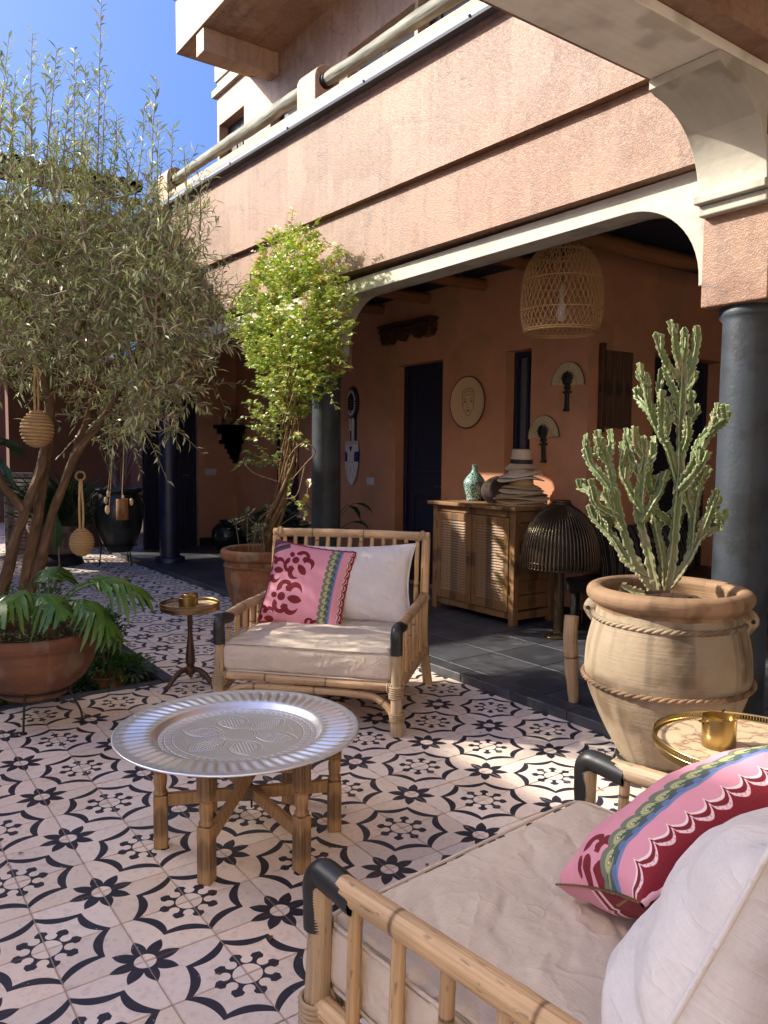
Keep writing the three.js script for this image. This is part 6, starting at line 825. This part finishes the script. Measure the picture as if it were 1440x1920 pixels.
{
  const t = thing('small_pot', 'small round terracotta pot standing in the planting bed', 'pot', [0.50, -0.155, -1.80]);
  mesh('pot_wall', lathe(smooth([[0.001, 0], [0.07, 0], [0.10, 0.03], [0.115, 0.08], [0.108, 0.125], [0.112, 0.14], [0.106, 0.15], [0.095, 0.145], [0.092, 0.11]], 30), 40), m.terracotta, t);
  const p = thing('leafy_herb', 'bushy small-leaved green herb in the small pot in the bed', 'plant', [0.50, 0, -1.76]), L = new Leaves(), r = rngOf(71);
  clump(L, r, [-0.03, 0.16, 0.02], [0.15, 0.24, 0.15], 900, 0.04, 0.02, [0.06, 0.15, 0.025]); clump(L, r, [0.1, 0.05, 0.12], [0.14, 0.07, 0.12], 300, 0.036, 0.02, [0.07, 0.17, 0.03]); mesh('foliage', L.build(), m.leafDark, p);
  const s = []; for (let k = 0; k < 12; k++) { const a = k * 0.52, q = 0.05 + 0.08 * r(); s.push(tube(curve([[0, -0.03, -0.04], [q * 0.5 * Math.sin(a), 0.12, q * 0.5 * Math.cos(a)], [q * Math.sin(a), 0.3, q * Math.cos(a)]], 8), 0.003, 4, false)); } mesh('stems', s, m.twig, p);
  const b = thing('bed_greenery', 'low dark green plants filling the planting bed behind the bowl', 'ground cover'), L2 = new Leaves();
  for (const [x, z, h, q] of [[-0.35, -1.75, 0.18, 0.3], [-0.75, -2.0, 0.22, 0.4], [0.1, -2.25, 0.12, 0.25], [-1.3, -2.0, 0.25, 0.5], [0.25, -1.7, 0.06, 0.16], [-0.1, -1.62, 0.2, 0.2], [0.62, -2.2, 0.05, 0.12]]) clump(L2, r, [x, h - 0.1, z], [q, h, q * 0.7], 420, 0.06, 0.03, [0.04, 0.10, 0.02]); data(mesh('greenery', L2.build(), m.leafDark, b), null, null, null, 'stuff'); b.userData.kind = 'stuff';
}
// ---------------------------------------------------------------- pots along the gallery edge
{
  const t = thing('vine_pot', 'terracotta pot with rope band behind the far armchair, holding the vine', 'pot', [1.93, 0, -2.50]);
  mesh('pot_wall', potGeo(0.325, 0.60, 0.62), m.terracotta, t); mesh('rope_band', rope(0.305, 0.475, 0.008, 56), m.terracotta, t);
  mesh('soil', lathe([[0.001, 0.54], [0.14, 0.545], [0.275, 0.535]], 30), m.soil, t);
  const sp = thing('pot_seedlings', 'thin pale-leaved seedlings at the edge of the vine pot', 'plant', [1.93, 0.54, -2.50]), L = new Leaves(), r = rngOf(81), st = [];
  for (const [x, z, h] of [[-0.14, 0.12, 0.20], [-0.2, 0.0, 0.26], [-0.1, -0.05, 0.32], [-0.02, 0.06, 0.36], [-0.06, 0.15, 0.22]]) { const e = V(x + 0.08 * (r() - 0.6), h, z + 0.06 * (r() - 0.5)); st.push(tube(curve([[x, 0, z], [x - 0.02, h * 0.5, z + 0.01], e], 10), 0.003, 5, false)); clump(L, r, [e.x, e.y - 0.02, e.z], [0.06, 0.06, 0.06], 26, 0.04, 0.018, [0.22, 0.25, 0.12]); }
  mesh('stems', st, m.twig, sp); mesh('foliage', L.build(), m.leafDark, sp);
  const q = thing('flower_planter', 'low terracotta planter behind the vine pot', 'planter', [2.85, 0.05, -3.95]);
  mesh('pot_wall', potGeo(0.26, 0.40, 0.75), m.terracotta, q);
  const f = thing('periwinkle', 'dark leaved periwinkle with small white flowers in the low planter', 'plant', [2.85, 0.45, -3.95]), L2 = new Leaves(), L3 = new Leaves();
  clump(L2, r, [-0.05, 0.12, 0.0], [0.30, 0.20, 0.30], 900, 0.055, 0.026, [0.022, 0.06, 0.02]); mesh('foliage', L2.build(), m.leafDark, f);
  for (let k = 0; k < 8; k++) { const c = V(-0.3 + 0.62 * r(), 0.18 + 0.15 * r(), 0.1 + 0.2 * r()), F = new Leaves(); for (let i = 0; i < 5; i++) { const a = i / 5 * 6.283; F.add(c, V(Math.cos(a) * 0.7 - 0.45, Math.sin(a), Math.cos(a) * 0.4 + 0.5), V(-0.6, 0.1, 0.8), 0.018, 0.017, [0.7, 0.68, 0.72], 0); } mesh('flower', F.build(), m.leafDark, f); }
  const lp = thing('lily_pot', 'terracotta pot by the wall under the mask, half hidden by the armchair', 'pot', [3.35, 0.05, -3.80]); mesh('pot_wall', potGeo(0.17, 0.30, 0.7), m.terracotta, lp);
  const pl = thing('broad_leaf_plant', 'broad dark glossy leaves on arching stalks below the wall mask', 'plant', [3.35, 0.33, -3.80]), lm = [0, 1].map((i) => phys({ color: lin(0.03 + 0.015 * i, 0.085 + 0.03 * i, 0.022), roughness: 0.35, transmission: 0.15, thickness: 0 }));
  for (let k = 0; k < 13; k++) { const a = k * 2.4, q2 = 0.08 + 0.2 * r(), h = 0.15 + 0.42 * r(), e = V(q2 * Math.sin(a), h, q2 * Math.cos(a)); mesh('leaf_stalk', tube(curve([[0, 0, 0], [q2 * 0.4 * Math.sin(a), h * 0.7, q2 * 0.4 * Math.cos(a)], e], 10), 0.005, 5), lm[1], pl); const X = new Leaves(); X.add(V(0, 0, 0), V(Math.sin(a), 0.1 - 0.6 * r(), Math.cos(a)), V(0, 1, 0), 0.2 + 0.1 * r(), 0.08, [1, 1, 1], 0.3, 0.25); const g = X.build(); g.deleteAttribute('color'); mesh('leaf', g.translate(e.x, e.y, e.z), lm[k % 2], pl); }
}
// ---------------------------------------------------------------- far end: tall jar, bowl, screen and foliage behind the olive tree
{
  const t = thing('tall_jar', 'tall dark glazed jar on an iron stand before the blue column', 'jar', [1.98, 0, -6.35]);
  mesh('jar_body', lathe(smooth([[0.001, 0.16], [0.12, 0.16], [0.17, 0.22], [0.245, 0.40], [0.275, 0.58], [0.265, 0.73], [0.235, 0.83], [0.225, 0.86], [0.262, 0.875], [0.27, 0.90], [0.255, 0.92], [0.22, 0.915], [0.205, 0.86]], 60), 64, 0.01, 4), std({ color: lin(0.035, 0.042, 0.034), map: rep(T.urn, 1.2), roughness: 0.28, bumpMap: rep(T.clayBump, 2), bumpScale: 0.004 }), t); mesh('rope_band', rope(0.277, 0.575, 0.008, 60), m.blackWood, t);
  for (const s of [-1, 1]) mesh('lug_handle', tube(curve([[s * 0.23, 0.82, 0], [s * 0.29, 0.80, 0], [s * 0.30, 0.74, 0], [s * 0.265, 0.70, 0]], 12), 0.016, 8), m.blackWood, t);
  const st = thing('jar_stand', 'iron tripod stand under the tall dark jar', 'plant stand', [1.98, 0, -6.35]); mesh('iron_ring', new THREE.TorusGeometry(0.2, 0.008, 8, 40).rotateX(Math.PI / 2).translate(0, 0.24, 0), m.iron, st); for (let k = 0; k < 3; k++) { const a = k * 2.094 + 0.3; mesh('iron_leg', rod([0.2 * Math.sin(a), 0.24, 0.2 * Math.cos(a)], [0.23 * Math.sin(a), 0, 0.23 * Math.cos(a)], 0.008, 6), m.iron, st); }
  const sh = thing('bare_shrub', 'thin grey branched shrub rising from the tall dark jar', 'shrub', [1.98, 0.88, -6.35]), r = rngOf(91), b = [], L = new Leaves(); for (let k = 0; k < 14; k++) { const a = r() * 6.28, q = 0.1 + 0.3 * r(), h = 0.5 + 0.6 * r(), e = V(q * Math.sin(a) + 0.12, h, q * Math.cos(a)); b.push(tube(curve([[0.03 * Math.sin(a), 0, 0.03 * Math.cos(a)], [0.1 * Math.sin(a + 1), h * 0.4, 0.1 * Math.cos(a)], [q * 0.8 * Math.sin(a) + 0.06, h * 0.75, q * 0.7 * Math.cos(a)], e], 14), (s) => 0.008 - 0.005 * s, 5, false)); clump(L, r, [e.x, e.y, e.z], [0.12, 0.1, 0.12], 22, 0.05, 0.02, [0.07, 0.1, 0.04]); } mesh('branches', b, std({ color: lin(0.2, 0.17, 0.15), roughness: 0.9 }), sh); mesh('foliage', L.build(), m.leafDark, sh);
  const w = thing('wide_pot', 'wide grey clay bowl behind the hanging rope ball', 'planter', [1.42, 0, -6.75]); mesh('bowl_wall', lathe(smooth([[0.001, 0.14], [0.2, 0.14], [0.28, 0.22], [0.37, 0.42], [0.385, 0.48], [0.36, 0.48], [0.34, 0.43]], 30), 48), std({ color: lin(0.15, 0.11, 0.09), map: rep(T.urn, 1), roughness: 0.85 }), w); mesh('bowl_foot', lathe([[0.22, 0], [0.25, 0.02], [0.2, 0.139], [0.001, 0.139]], 24), m.black, w);
  const gr = thing('fern', 'feathery dark green fern in the wide clay bowl', 'plant', [1.42, 0.42, -6.75]), G = new Leaves(); for (let k = 0; k < 500; k++) { const a = r() * 6.28, q = r(); G.add(V(0.22 * q * Math.sin(a), 0.25 * r(), 0.22 * q * Math.cos(a)), V(Math.sin(a) * (0.3 + q), 1.2 - 0.5 * q, Math.cos(a) * (0.3 + q)), V(Math.cos(a), 0.3, -Math.sin(a)), 0.3 + 0.35 * r(), 0.018, [0.02 + 0.02 * r(), 0.06 + 0.03 * r(), 0.015], 0.35); } mesh('foliage', G.build(), m.leafDark, gr);
  const s = thing('louvred_screen', 'white painted louvred folding screen half hidden by the tree trunks', 'screen', [0.98, 0, -7.6], 0.45), wp = std({ color: lin(0.55, 0.54, 0.52), map: rep(T.wood, 3), roughness: 0.7 });
  for (const [x, a] of [[0, 0.9], [0.28, -0.9]]) { const g = new THREE.Group(); g.name = 'screen_leaf'; g.position.set(x, 0.02, 0); g.rotation.y = a; s.add(g); mesh('leaf_frame', [bx(0.05, 1.05, 0.03, -0.2, 0.525, 0, 0.003), bx(0.05, 1.05, 0.03, 0.2, 0.525, 0, 0.003), bx(0.348, 0.06, 0.03, 0, 1.02, 0, 0.003), bx(0.348, 0.06, 0.03, 0, 0.03, 0, 0.003)], wp, g); for (let k = 0; k < 18; k++) mesh('louvre_slat', bx(0.346, 0.04, 0.006, 0, 0.1 + k * 0.05, 0, 0.001, [-0.6, 0, 0]), wp, g); }
  const pm = thing('dark_pot', 'big round brown pot in the shade at the far left', 'pot', [0.25, 0, -6.3]); mesh('pot_wall', lathe(smooth([[0.001, 0.02], [0.2, 0.02], [0.34, 0.2], [0.38, 0.42], [0.32, 0.6], [0.25, 0.66], [0.28, 0.7], [0.24, 0.69], [0.22, 0.6]], 40), 48), std({ color: lin(0.10, 0.045, 0.02), map: rep(T.clay, 1), roughness: 0.5 }), pm);
  const tp = thing('large_leaf_plant', 'large dark green leaves spreading over the brown pot at far left', 'plant', [0.25, 0.66, -6.3]), tg = [0, 1, 2].map((i) => phys({ color: lin(0.025 + 0.012 * i, 0.07 + 0.022 * i, 0.02), roughness: 0.4, transmission: 0.2, thickness: 0 })); for (let k = 0; k < 26; k++) { const a = r() * 6.28, h = 0.2 + 0.75 * r(), q = 0.15 + 0.35 * r(), e = V(q * Math.sin(a), h, q * Math.cos(a)), X = new Leaves(); mesh('leaf_stalk', tube(curve([[0, -0.05, 0], [q * 0.4 * Math.sin(a), h * 0.8, q * 0.4 * Math.cos(a)], e], 8), 0.007, 5), tg[1], tp); X.add(V(0, 0, 0), V(Math.sin(a), -0.5 * r(), Math.cos(a)), V(0, 1, 0), 0.45, 0.16, [1, 1, 1], 0.35, 0.25); const g = X.build(); g.deleteAttribute('color'); mesh('leaf', g.translate(e.x, e.y, e.z), tg[k % 3], tp); }
  const ch = thing('striped_chair', 'chair draped in red and white stripes glimpsed between the trunks', 'chair', [0.62, 0, -8.2], 0.6), sc = std({ map: dataTex(64, 64, (u, v) => (v * 6 % 1 < 0.45 ? [0.6, 0.14, 0.06] : [0.86, 0.82, 0.76])), roughness: 0.9 }); mesh('seat', bx(0.5, 0.1, 0.5, 0, 0.42, 0, 0.02), sc, ch); mesh('backrest', bx(0.5, 0.5, 0.08, 0, 0.72, -0.24, 0.02, [-0.15, 0, 0]), sc, ch); for (const [x, z] of [[-0.22, 0.22], [0.22, 0.22], [-0.22, -0.22], [0.22, -0.22]]) mesh('leg', rod([x, 0, z], [x, 0.37, z], 0.02), m.darkWood, ch);
}
// ---------------------------------------------------------------- olive tree
{
  const t = thing('olive_tree', 'large multi-stemmed olive tree with upright leafy shoots in the planting bed', 'tree'), r = rngOf(101);
  const limbs = [
    [[-0.13, -0.16, -2.1], [-0.06, 0.3, -2.05], [-0.02, 0.52, -2.01], [0.07, 0.93, -1.91], [0.17, 1.24, -1.87], [0.23, 1.61, -1.86], [0.16, 1.98, -1.95], [0.12, 2.24, -2.13], [0.08, 2.59, -2.19]],
    [[0.04, -0.16, -2.02], [0.08, 0.3, -2.0], [0.11, 0.6, -1.98], [0.18, 0.98, -1.97], [0.24, 1.42, -1.96], [0.26, 1.8, -1.92], [0.27, 2.16, -1.88], [0.3, 2.5, -1.89], [0.34, 2.78, -1.89]],
    [[0.10, 0.45, -1.98], [0.18, 0.7, -1.94], [0.28, 1.08, -1.9], [0.35, 1.3, -1.81], [0.46, 1.52, -1.63], [0.56, 1.78, -1.46], [0.67, 2.07, -1.34], [0.74, 2.34, -1.19]],
    [[0.35, 1.3, -1.81], [0.48, 1.62, -1.93], [0.6, 2.02, -2.0], [0.69, 2.44, -2.1]], [[0.25, 1.67, -1.92], [0.34, 1.97, -1.7], [0.44, 2.25, -1.52], [0.55, 2.54, -1.47]],
    [[0.56, 1.78, -1.46], [0.65, 1.71, -1.2], [0.75, 1.76, -1.01], [0.83, 1.81, -0.83]], [[0.08, 1.0, -1.9], [-0.08, 1.24, -1.93], [-0.22, 1.48, -2.05], [-0.34, 1.94, -2.31]], [[0.26, 1.9, -1.9], [0.05, 2.1, -1.6], [-0.2, 2.3, -1.5]], [[0.16, 1.98, -1.95], [-0.15, 2.2, -2.3], [-0.45, 2.4, -2.5]],
  ], wood = [], nodes = [], rad = [[0.043, 0.013], [0.049, 0.013], [0.035, 0.011], [0.022, 0.007], [0.022, 0.007], [0.013, 0.005], [0.028, 0.01], [0.015, 0.006], [0.015, 0.006]];
  limbs.forEach((l, k) => { const c = curve(l, l.length * 9); c.forEach((p, i) => { const s = i / c.length * 9; p.x += 0.012 * n3(s, k, 1); p.z += 0.012 * n3(k, s, 2); }); wood.push(tube(c, (q) => lerp(rad[k][0], rad[k][1], Math.pow(q, 0.8)) * (1 + 0.10 * n3(q * 14, k * 3, 4)), 14, true, 0.22, k)); for (const p of c) if (p.y > 1.25) nodes.push(p); });
  mesh('trunk', wood.slice(0, 3), m.bark, t); mesh('limbs', wood.slice(3), m.bark, t);
  const ell = [[[0.40, 2.20, -1.75], [0.66, 0.62, 0.62], 400], [[0.78, 2.05, -1.20], [0.42, 0.56, 0.42], 420], [[0.68, 1.66, -1.25], [0.28, 0.24, 0.30], 55], [[0.30, 2.62, -1.95], [0.50, 0.34, 0.48], 210], [[-0.15, 2.2, -2.1], [0.50, 0.60, 0.50], 200], [[0.80, 2.38, -1.28], [0.26, 0.26, 0.28], 90], [[0.1, 2.0, -1.75], [0.45, 0.30, 0.35], 120], [[0.55, 1.75, -1.75], [0.32, 0.36, 0.40], 100], [[-0.55, 2.15, -2.35], [0.45, 0.55, 0.45], 130]];
  const L = new Leaves(), twigs = [], up = V(0, 1, 0);
  const leafy = (c, n, len, wid, tone, alt = 0.7) => { for (let i = 0; i < n; i++) { const q = (i + 0.6) / n, k = Math.min(c.length - 2, Math.floor(q * (c.length - 1))), p = c[k].clone().lerp(c[k + 1], q * (c.length - 1) - k), d = c[k + 1].clone().sub(c[k]).normalize(), a = i * 1.57 + r(), s = d.clone().cross(V(Math.sin(a), 0.4, Math.cos(a))).normalize(), dir = d.clone().multiplyScalar(0.65).addScaledVector(s, i % 2 ? alt : -alt).add(V(0, 0.1 * (r() - 0.5), 0)), z = r(), w = 1.08 * tone * (0.5 + 0.95 * r()); const col = z < 0.26 ? [0.68 * w, 0.70 * w, 0.50 * w] : z < 0.34 ? [0.42 * w, 0.30 * w, 0.13 * w] : [0.36 * w, 0.43 * w, 0.18 * w]; L.add(p, dir, up.clone().add(V(r() - 0.5, r() - 0.5, r() - 0.5)), len * (0.7 + 0.6 * r()), wid * (0.8 + 0.4 * r()), col, 0.08 + 0.18 * r(), 0.2, 0.42); } };
  for (const [c, R, n] of ell) for (let k = 0; k < n; k++) {
    const d = V(r() * 2 - 1, r() * 2 - 1, r() * 2 - 1); if (d.length() > 1) d.normalize(); const o = V(c[0] + d.x * R[0], c[1] + d.y * R[1], c[2] + d.z * R[2]); const side = 0.811 * o.x + 0.585 * o.z, reach = o.y < 2.05 ? -0.25 + (o.y - 1.34) * 0.52 : 0.14 - (o.y - 2.05) * 0.5; if (side > reach) continue;   // the crown narrows downwards and upwards
    if (o.y < 1.78 && o.x < 0.48 && o.z > -1.95) continue;   // the stems stay bare below the crown
    let best = nodes[0], bd = 9; for (let j = 0; j < nodes.length; j++) { const q = nodes[j].distanceToSquared(o); if (q < bd) { bd = q; best = nodes[j]; } }
    const out = o.clone().sub(best).normalize().multiplyScalar(0.8).add(V(0.5 * (r() - 0.5), 0.40 - 0.40 * sstep(2.1, 1.3, o.y) + 0.4 * (r() - 0.5), 0.5 * (r() - 0.5))).normalize(), l = 0.16 + 0.20 * r(), e = o.clone().addScaledVector(out, l), mid = o.clone().lerp(e, 0.5).add(V(0, 0.02, 0)), cv = curve([o.clone().lerp(best, 0.3), o, mid, e], 10);
    twigs.push(tube([best, best.clone().lerp(o, 0.5).add(V(0.03 * (r() - 0.5), -0.02, 0.03 * (r() - 0.5))), o], (q) => lerp(0.0055, 0.003, q), 4, false), tube(cv, (q) => lerp(0.003, 0.0012, q), 3, false)); nodes.push(cv[6], cv[3]); leafy(cv.slice(2), 10 + Math.floor(7 * r()), 0.042 + 0.028 * r(), 0.0105 + 0.004 * r(), 1);
  }
  const tops = [[0.56, 3.95, -1.84], [0.16, 3.84, -2.37], [0.30, 3.92, -2.39], [0.34, 3.67, -1.97], [0.36, 3.38, -1.81], [0.60, 3.59, -1.90], [0.77, 3.45, -1.52], [0.64, 3.34, -1.85], [0.79, 3.13, -1.35], [0.72, 3.07, -1.77], [0.84, 3.03, -1.31], [0.17, 3.46, -2.08], [0.59, 3.78, -2.30], [0.31, 3.66, -2.12], [0.08, 3.46, -2.14], [0.81, 3.43, -1.86], [0.51, 3.83, -2.24], [0.09, 3.22, -1.86], [0.61, 3.11, -1.60], [0.85, 3.29, -1.70], [0.14, 3.23, -1.70], [0.43, 3.28, -1.62], [0.28, 3.13, -1.72], [0.89, 2.84, -1.13], [0.83, 2.65, -1.09]];
  for (let k = 0; k < 26; k++) tops.push([-0.7 + 1.35 * r(), 2.95 + 0.5 * r(), -2.6 + 0.9 * r()]);
  for (const p of tops) { const tip = V(...p), b = V(tip.x + 0.16 * (r() - 0.5) - 0.05, 2.35 + 0.25 * r(), tip.z + 0.2 * (r() - 0.5)), cv = curve([b, b.clone().lerp(tip, 0.4).add(V(0.04 * (r() - 0.5), 0, 0.04 * (r() - 0.5))), b.clone().lerp(tip, 0.75).add(V(0.03 * (r() - 0.5), 0, 0.03 * (r() - 0.5))), tip], 26); twigs.push(tube(cv, (q) => lerp(0.006, 0.0014, q), 5, false)); const h = tip.y - b.y; leafy(cv.slice(3), Math.round(h * 34), 0.064, 0.0145, 1.25, 0.62); for (let j = 0; j < h * 4; j++) { const q = cv[Math.floor(6 + 16 * r())], s = q.clone().add(V(0.2 * (r() - 0.5), 0.10 + 0.14 * r(), 0.2 * (r() - 0.5))), c2 = curve([q, q.clone().lerp(s, 0.5).add(V(0, -0.01, 0)), s], 8); twigs.push(tube(c2, 0.0014, 3, false)); leafy(c2.slice(1), 7, 0.05, 0.0125, 1.2); } }
  data(mesh('twigs', twigs, m.twig, t), null, null, null, 'stuff'); data(mesh('crown', L.build(), m.olive, t), null, null, null, 'stuff');
}
// ---------------------------------------------------------------- climbing vine over the middle column
{
  const t = thing('climbing_vine', 'bright green climbing vine on twisted stems covering the middle column', 'climbing plant'), r = rngOf(121), stems = [];
  for (let k = 0; k < 17; k++) { const a = r() * 6.28, q = 0.05 * r(), w = 0.05 + 0.07 * r(), ph = r() * 6.28, pts = [[1.95 + 0.06 * (r() - 0.5), 0.53, -2.52 + 0.08 * (r() - 0.5)]]; for (let i = 1; i <= 7; i++) { const y = 0.53 + i * 0.235 + 0.03 * r(), s = i / 7, sp = w * (0.4 + 2.1 * s * s); pts.push([1.97 + 0.05 * s + q * Math.sin(a) + 0.7 * sp * Math.sin(ph + i * 1.1), y, -2.50 + 0.32 * sstep(0.0, 0.45, s) - 0.05 * s + sp * 1.5 * Math.cos(ph + i * 1.3)]); } stems.push(tube(curve(pts, 40), (s) => lerp(0.0135, 0.004, s) * (k < 5 ? 1.25 : 0.8), 6, false, 0.15, k)); }
  for (const pts of [[[1.95, 1.1, -2.2], [1.9, 1.3, -2.05], [1.92, 1.42, -1.85], [1.95, 1.36, -1.75], [1.95, 1.26, -1.9], [1.96, 1.15, -2.1]], [[1.95, 1.12, -2.25], [1.85, 1.2, -2.55], [1.88, 1.3, -2.75], [1.9, 1.28, -2.6]], [[1.96, 0.95, -2.25], [1.85, 0.85, -2.4], [1.86, 0.72, -2.45], [1.93, 0.56, -2.45]], [[1.95, 1.0, -2.2], [1.92, 1.05, -1.95], [1.94, 1.25, -1.88]], [[1.98, 0.8, -2.3], [2.0, 0.95, -2.0], [2.0, 1.1, -1.93]]]) stems.push(tube(curve(pts, 24), 0.0045, 5, false));
  mesh('stems', stems, m.vineStem, t);
  const L = new Leaves(), tw = [], ell = [[[2.00, 2.32, -2.28], [0.18, 0.46, 0.50], 520, 1], [[2.03, 2.75, -2.25], [0.16, 0.22, 0.30], 190, 1.05], [[2.00, 2.42, -2.80], [0.15, 0.20, 0.26], 120, 1], [[2.02, 1.98, -2.10], [0.20, 0.30, 0.40], 300, 0.95], [[2.04, 2.25, -1.75], [0.13, 0.26, 0.20], 130, 0.85], [[1.98, 1.70, -2.28], [0.18, 0.16, 0.26], 110, 0.9], [[1.96, 1.38, -2.40], [0.14, 0.20, 0.22], 44, 0.7], [[2.03, 2.62, -1.85], [0.12, 0.16, 0.26], 50, 1.1]];
  const axis = (y) => V(1.99, y, -2.25);
  const sprig = (o, out, l, tone, n, len = 0.040) => { const e = o.clone().addScaledVector(out, l).add(V(0, -0.15 * l, 0)), cv = curve([o, o.clone().lerp(e, 0.5).add(V(0, 0.1 * l, 0)), e], 8); tw.push(tube(cv, 0.0016, 3, false)); for (let i = 0; i < n; i++) { const q = (i + 0.5) / n, k = Math.min(7, Math.floor(q * 8)), p = cv[k].clone().lerp(cv[k + 1], q * 8 - k), a = r() * 6.28, d = V(Math.sin(a), 0.3 * (r() - 0.6), Math.cos(a)).add(out.clone().multiplyScalar(0.5)), j = tone * (0.7 + 0.6 * r()), z = r(); const col = z < 0.06 ? [0.62 * j, 0.36 * j, 0.12] : z < 0.14 ? [0.75 * j, 0.72 * j, 0.30 * j] : z < 0.5 ? [0.58 * j, 0.66 * j, 0.16 * j] : z < 0.8 ? [0.40 * j, 0.52 * j, 0.13 * j] : [0.26 * j, 0.38 * j, 0.12 * j]; d.y += 0.9 * (r() - 0.55); L.add(p, d, V(1.6 * (r() - 0.6), 0.8, 1.6 * (r() - 0.45)), len * (0.6 + 0.7 * r()), len * 0.70 * (0.65 + 0.6 * r()), col.map((v, i) => v * [1.15, 1.15, 0.9][i]), 0.15, 0.15, 0.4); } };
  for (const [c, R, n, tone] of ell) for (let k = 0; k < n; k++) { const d = V(r() * 2 - 1, r() * 2 - 1, r() * 2 - 1); if (d.length() > 1) d.normalize(); const o = V(Math.min(2.22, c[0] + d.x * R[0]), c[1] + d.y * R[1], c[2] + d.z * R[2]), out = o.clone().sub(axis(o.y - 0.15)).normalize().add(V(-0.2, 0.3 * (r() - 0.3), 0.6 * (r() - 0.5))).normalize(); out.x = Math.min(out.x, 0.1); sprig(o, out, 0.06 + 0.09 * r(), tone, 9); }
  for (const [o, d, l] of [[[2.0, 2.15, -1.6], [0, 0.3, 1], 0.3], [[2.0, 2.0, -1.65], [0, -0.2, 1], 0.28], [[2.0, 1.85, -1.75], [0, -0.7, 0.8], 0.26], [[1.95, 2.62, -3.05], [-0.1, 0.15, -1], 0.28], [[1.92, 1.62, -2.6], [-0.2, 0, -1], 0.3], [[1.95, 2.9, -2.1], [-0.1, 0.9, 0.3], 0.22], [[2.0, 2.85, -1.95], [-0.1, 0.6, 0.8], 0.25], [[1.94, 1.42, -2.15], [-0.2, 0.25, 1], 0.34], [[1.93, 1.5, -2.0], [-0.2, -0.3, 0.9], 0.28], [[1.9, 1.65, -2.2], [-0.3, 0.05, 0.9], 0.32], [[1.9, 1.28, -2.72], [-0.3, -0.3, -0.7], 0.14], [[1.96, 1.22, -2.15], [0, -1, 0.2], 0.22], [[1.95, 1.0, -1.98], [0, -0.6, 0.6], 0.14]]) { const v = V(...d).normalize(); sprig(V(...o), v, l, 0.95, 12, 0.04); }
  for (const [x, y, z] of [[1.95, 1.16, -1.86], [1.95, 1.14, -1.83], [1.96, 0.99, -2.06], [1.96, 0.97, -2.0], [1.96, 1.02, -1.95], [1.96, 1.05, -1.92]]) L.add(V(x, y, z), V(r() - 0.5, -0.4, r()), V(-0.5, 0.5, 0.5), 0.06, 0.045, [0.42, 0.33, 0.05], 0.2);
  mesh('twigs', tw, m.vineStem, t); data(mesh('foliage', L.build(), m.leaf, t), null, null, null, 'stuff');
}
// ---------------------------------------------------------------- things hung in the olive tree
{
  const ball = (label, c, rad, top) => { const t = thing('rope_ball', label, 'hanging ornament', c, 0, 'coiled rope balls hung in the olive tree'); const n = 13, pts = [], N = n * 26; for (let i = 0; i <= N; i++) { const q = i / N, ph = Math.PI * (0.06 + 0.9 * q), rr = rad * Math.pow(Math.sin(ph), 0.85), y = rad * 1.12 * Math.cos(ph) + 0.12 * rad * sstep(0.2, 0, q), a = i / 26 * Math.PI * 2; pts.push(V(rr * Math.sin(a), y, rr * Math.cos(a))); } mesh('coiled_rope', tube(pts, rad * 0.095, 6, true, 0.06, 2), m.rope, t); mesh('core', lathe([...Array(13)].map((_, i) => { const ph = Math.PI * i / 12; return [rad * 0.97 * Math.sin(ph) + 0.001, -rad * 1.05 * Math.cos(ph)]; }), 20), m.rope, t); const h = top - c[1]; mesh('hanging_rope', [tube(curve([[0.008, rad * 1.1, 0], [0.01, h * 0.5, 0.004], [0.003, h, 0]], 12), 0.0065, 6), tube(curve([[-0.008, rad * 1.1, 0], [-0.008, h * 0.5, -0.004], [-0.002, h, 0]], 12), 0.0065, 6), new THREE.TorusGeometry(0.024, 0.006, 6, 20).translate(0, h + 0.018, 0)], m.rope, t); };
  ball('larger coiled rope ball hanging high against the trunk', [0.115, 1.46, -1.64], 0.082, 1.88); ball('smaller coiled rope ball hanging low above the leaves', [0.30, 0.84, -1.49], 0.062, 1.19);
  const c = thing('bamboo_chime', 'hanging bamboo tube with shells below the olive branches', 'wind chime', [0.66, 0.985, -1.93]), bam = std({ color: lin(0.26, 0.13, 0.05), map: rep(T.wood, 6), roughness: 0.55 });
  mesh('bamboo_tube', [lathe([[0.001, -0.065], [0.036, -0.065], [0.037, -0.01], [0.04, -0.003], [0.037, 0.004], [0.036, 0.065], [0.030, 0.066], [0.028, 0.0]], 24)], bam, c); mesh('chime_cord', [rod([0, 0.06, 0], [0.02, 0.42, 0], 0.003, 5), rod([-0.08, 0.0, 0], [-0.05, 0.4, 0], 0.002, 5), rod([-0.10, 0.05, 0.02], [-0.05, 0.4, 0], 0.002, 5)], m.rope, c);
  const sh = std({ color: lin(0.55, 0.42, 0.27), roughness: 0.4 }); for (const [x, y, z, s] of [[-0.09, 0.0, 0, 1.2], [-0.105, 0.06, 0.02, 0.9], [0.055, 0.045, 0.01, 1], [-0.09, 0.10, 0.02, 0.8], [0.0, 0.08, 0.03, 0.5]]) mesh('shell', new THREE.SphereGeometry(0.02 * s, 10, 8).scale(0.8, 1.2, 0.45).rotateY(0.6).translate(x, y, z), sh, c);
  const l = thing('hanging_leaf', 'single broad drooping dark green leaf beside the trunks', 'plant', [0.33, 0.96, -2.2]), X = new Leaves(); X.add(V(0, 0, 0), V(-0.05, -1, 0.05), V(-0.5, 0.1, 0.85), 0.26, 0.10, [0.05, 0.12, 0.03], 0.1, 0.2, 0.4); const sg = mesh('leaf_stalk', tube(curve([[0, 0, 0], [0.02, -0.4, -0.02], [0.05, -1.05, -0.05]], 8), 0.005, 5), m.twig, l); mesh('leaf', X.build(), m.leafDark, l);
}
renderer.render(scene, camera);
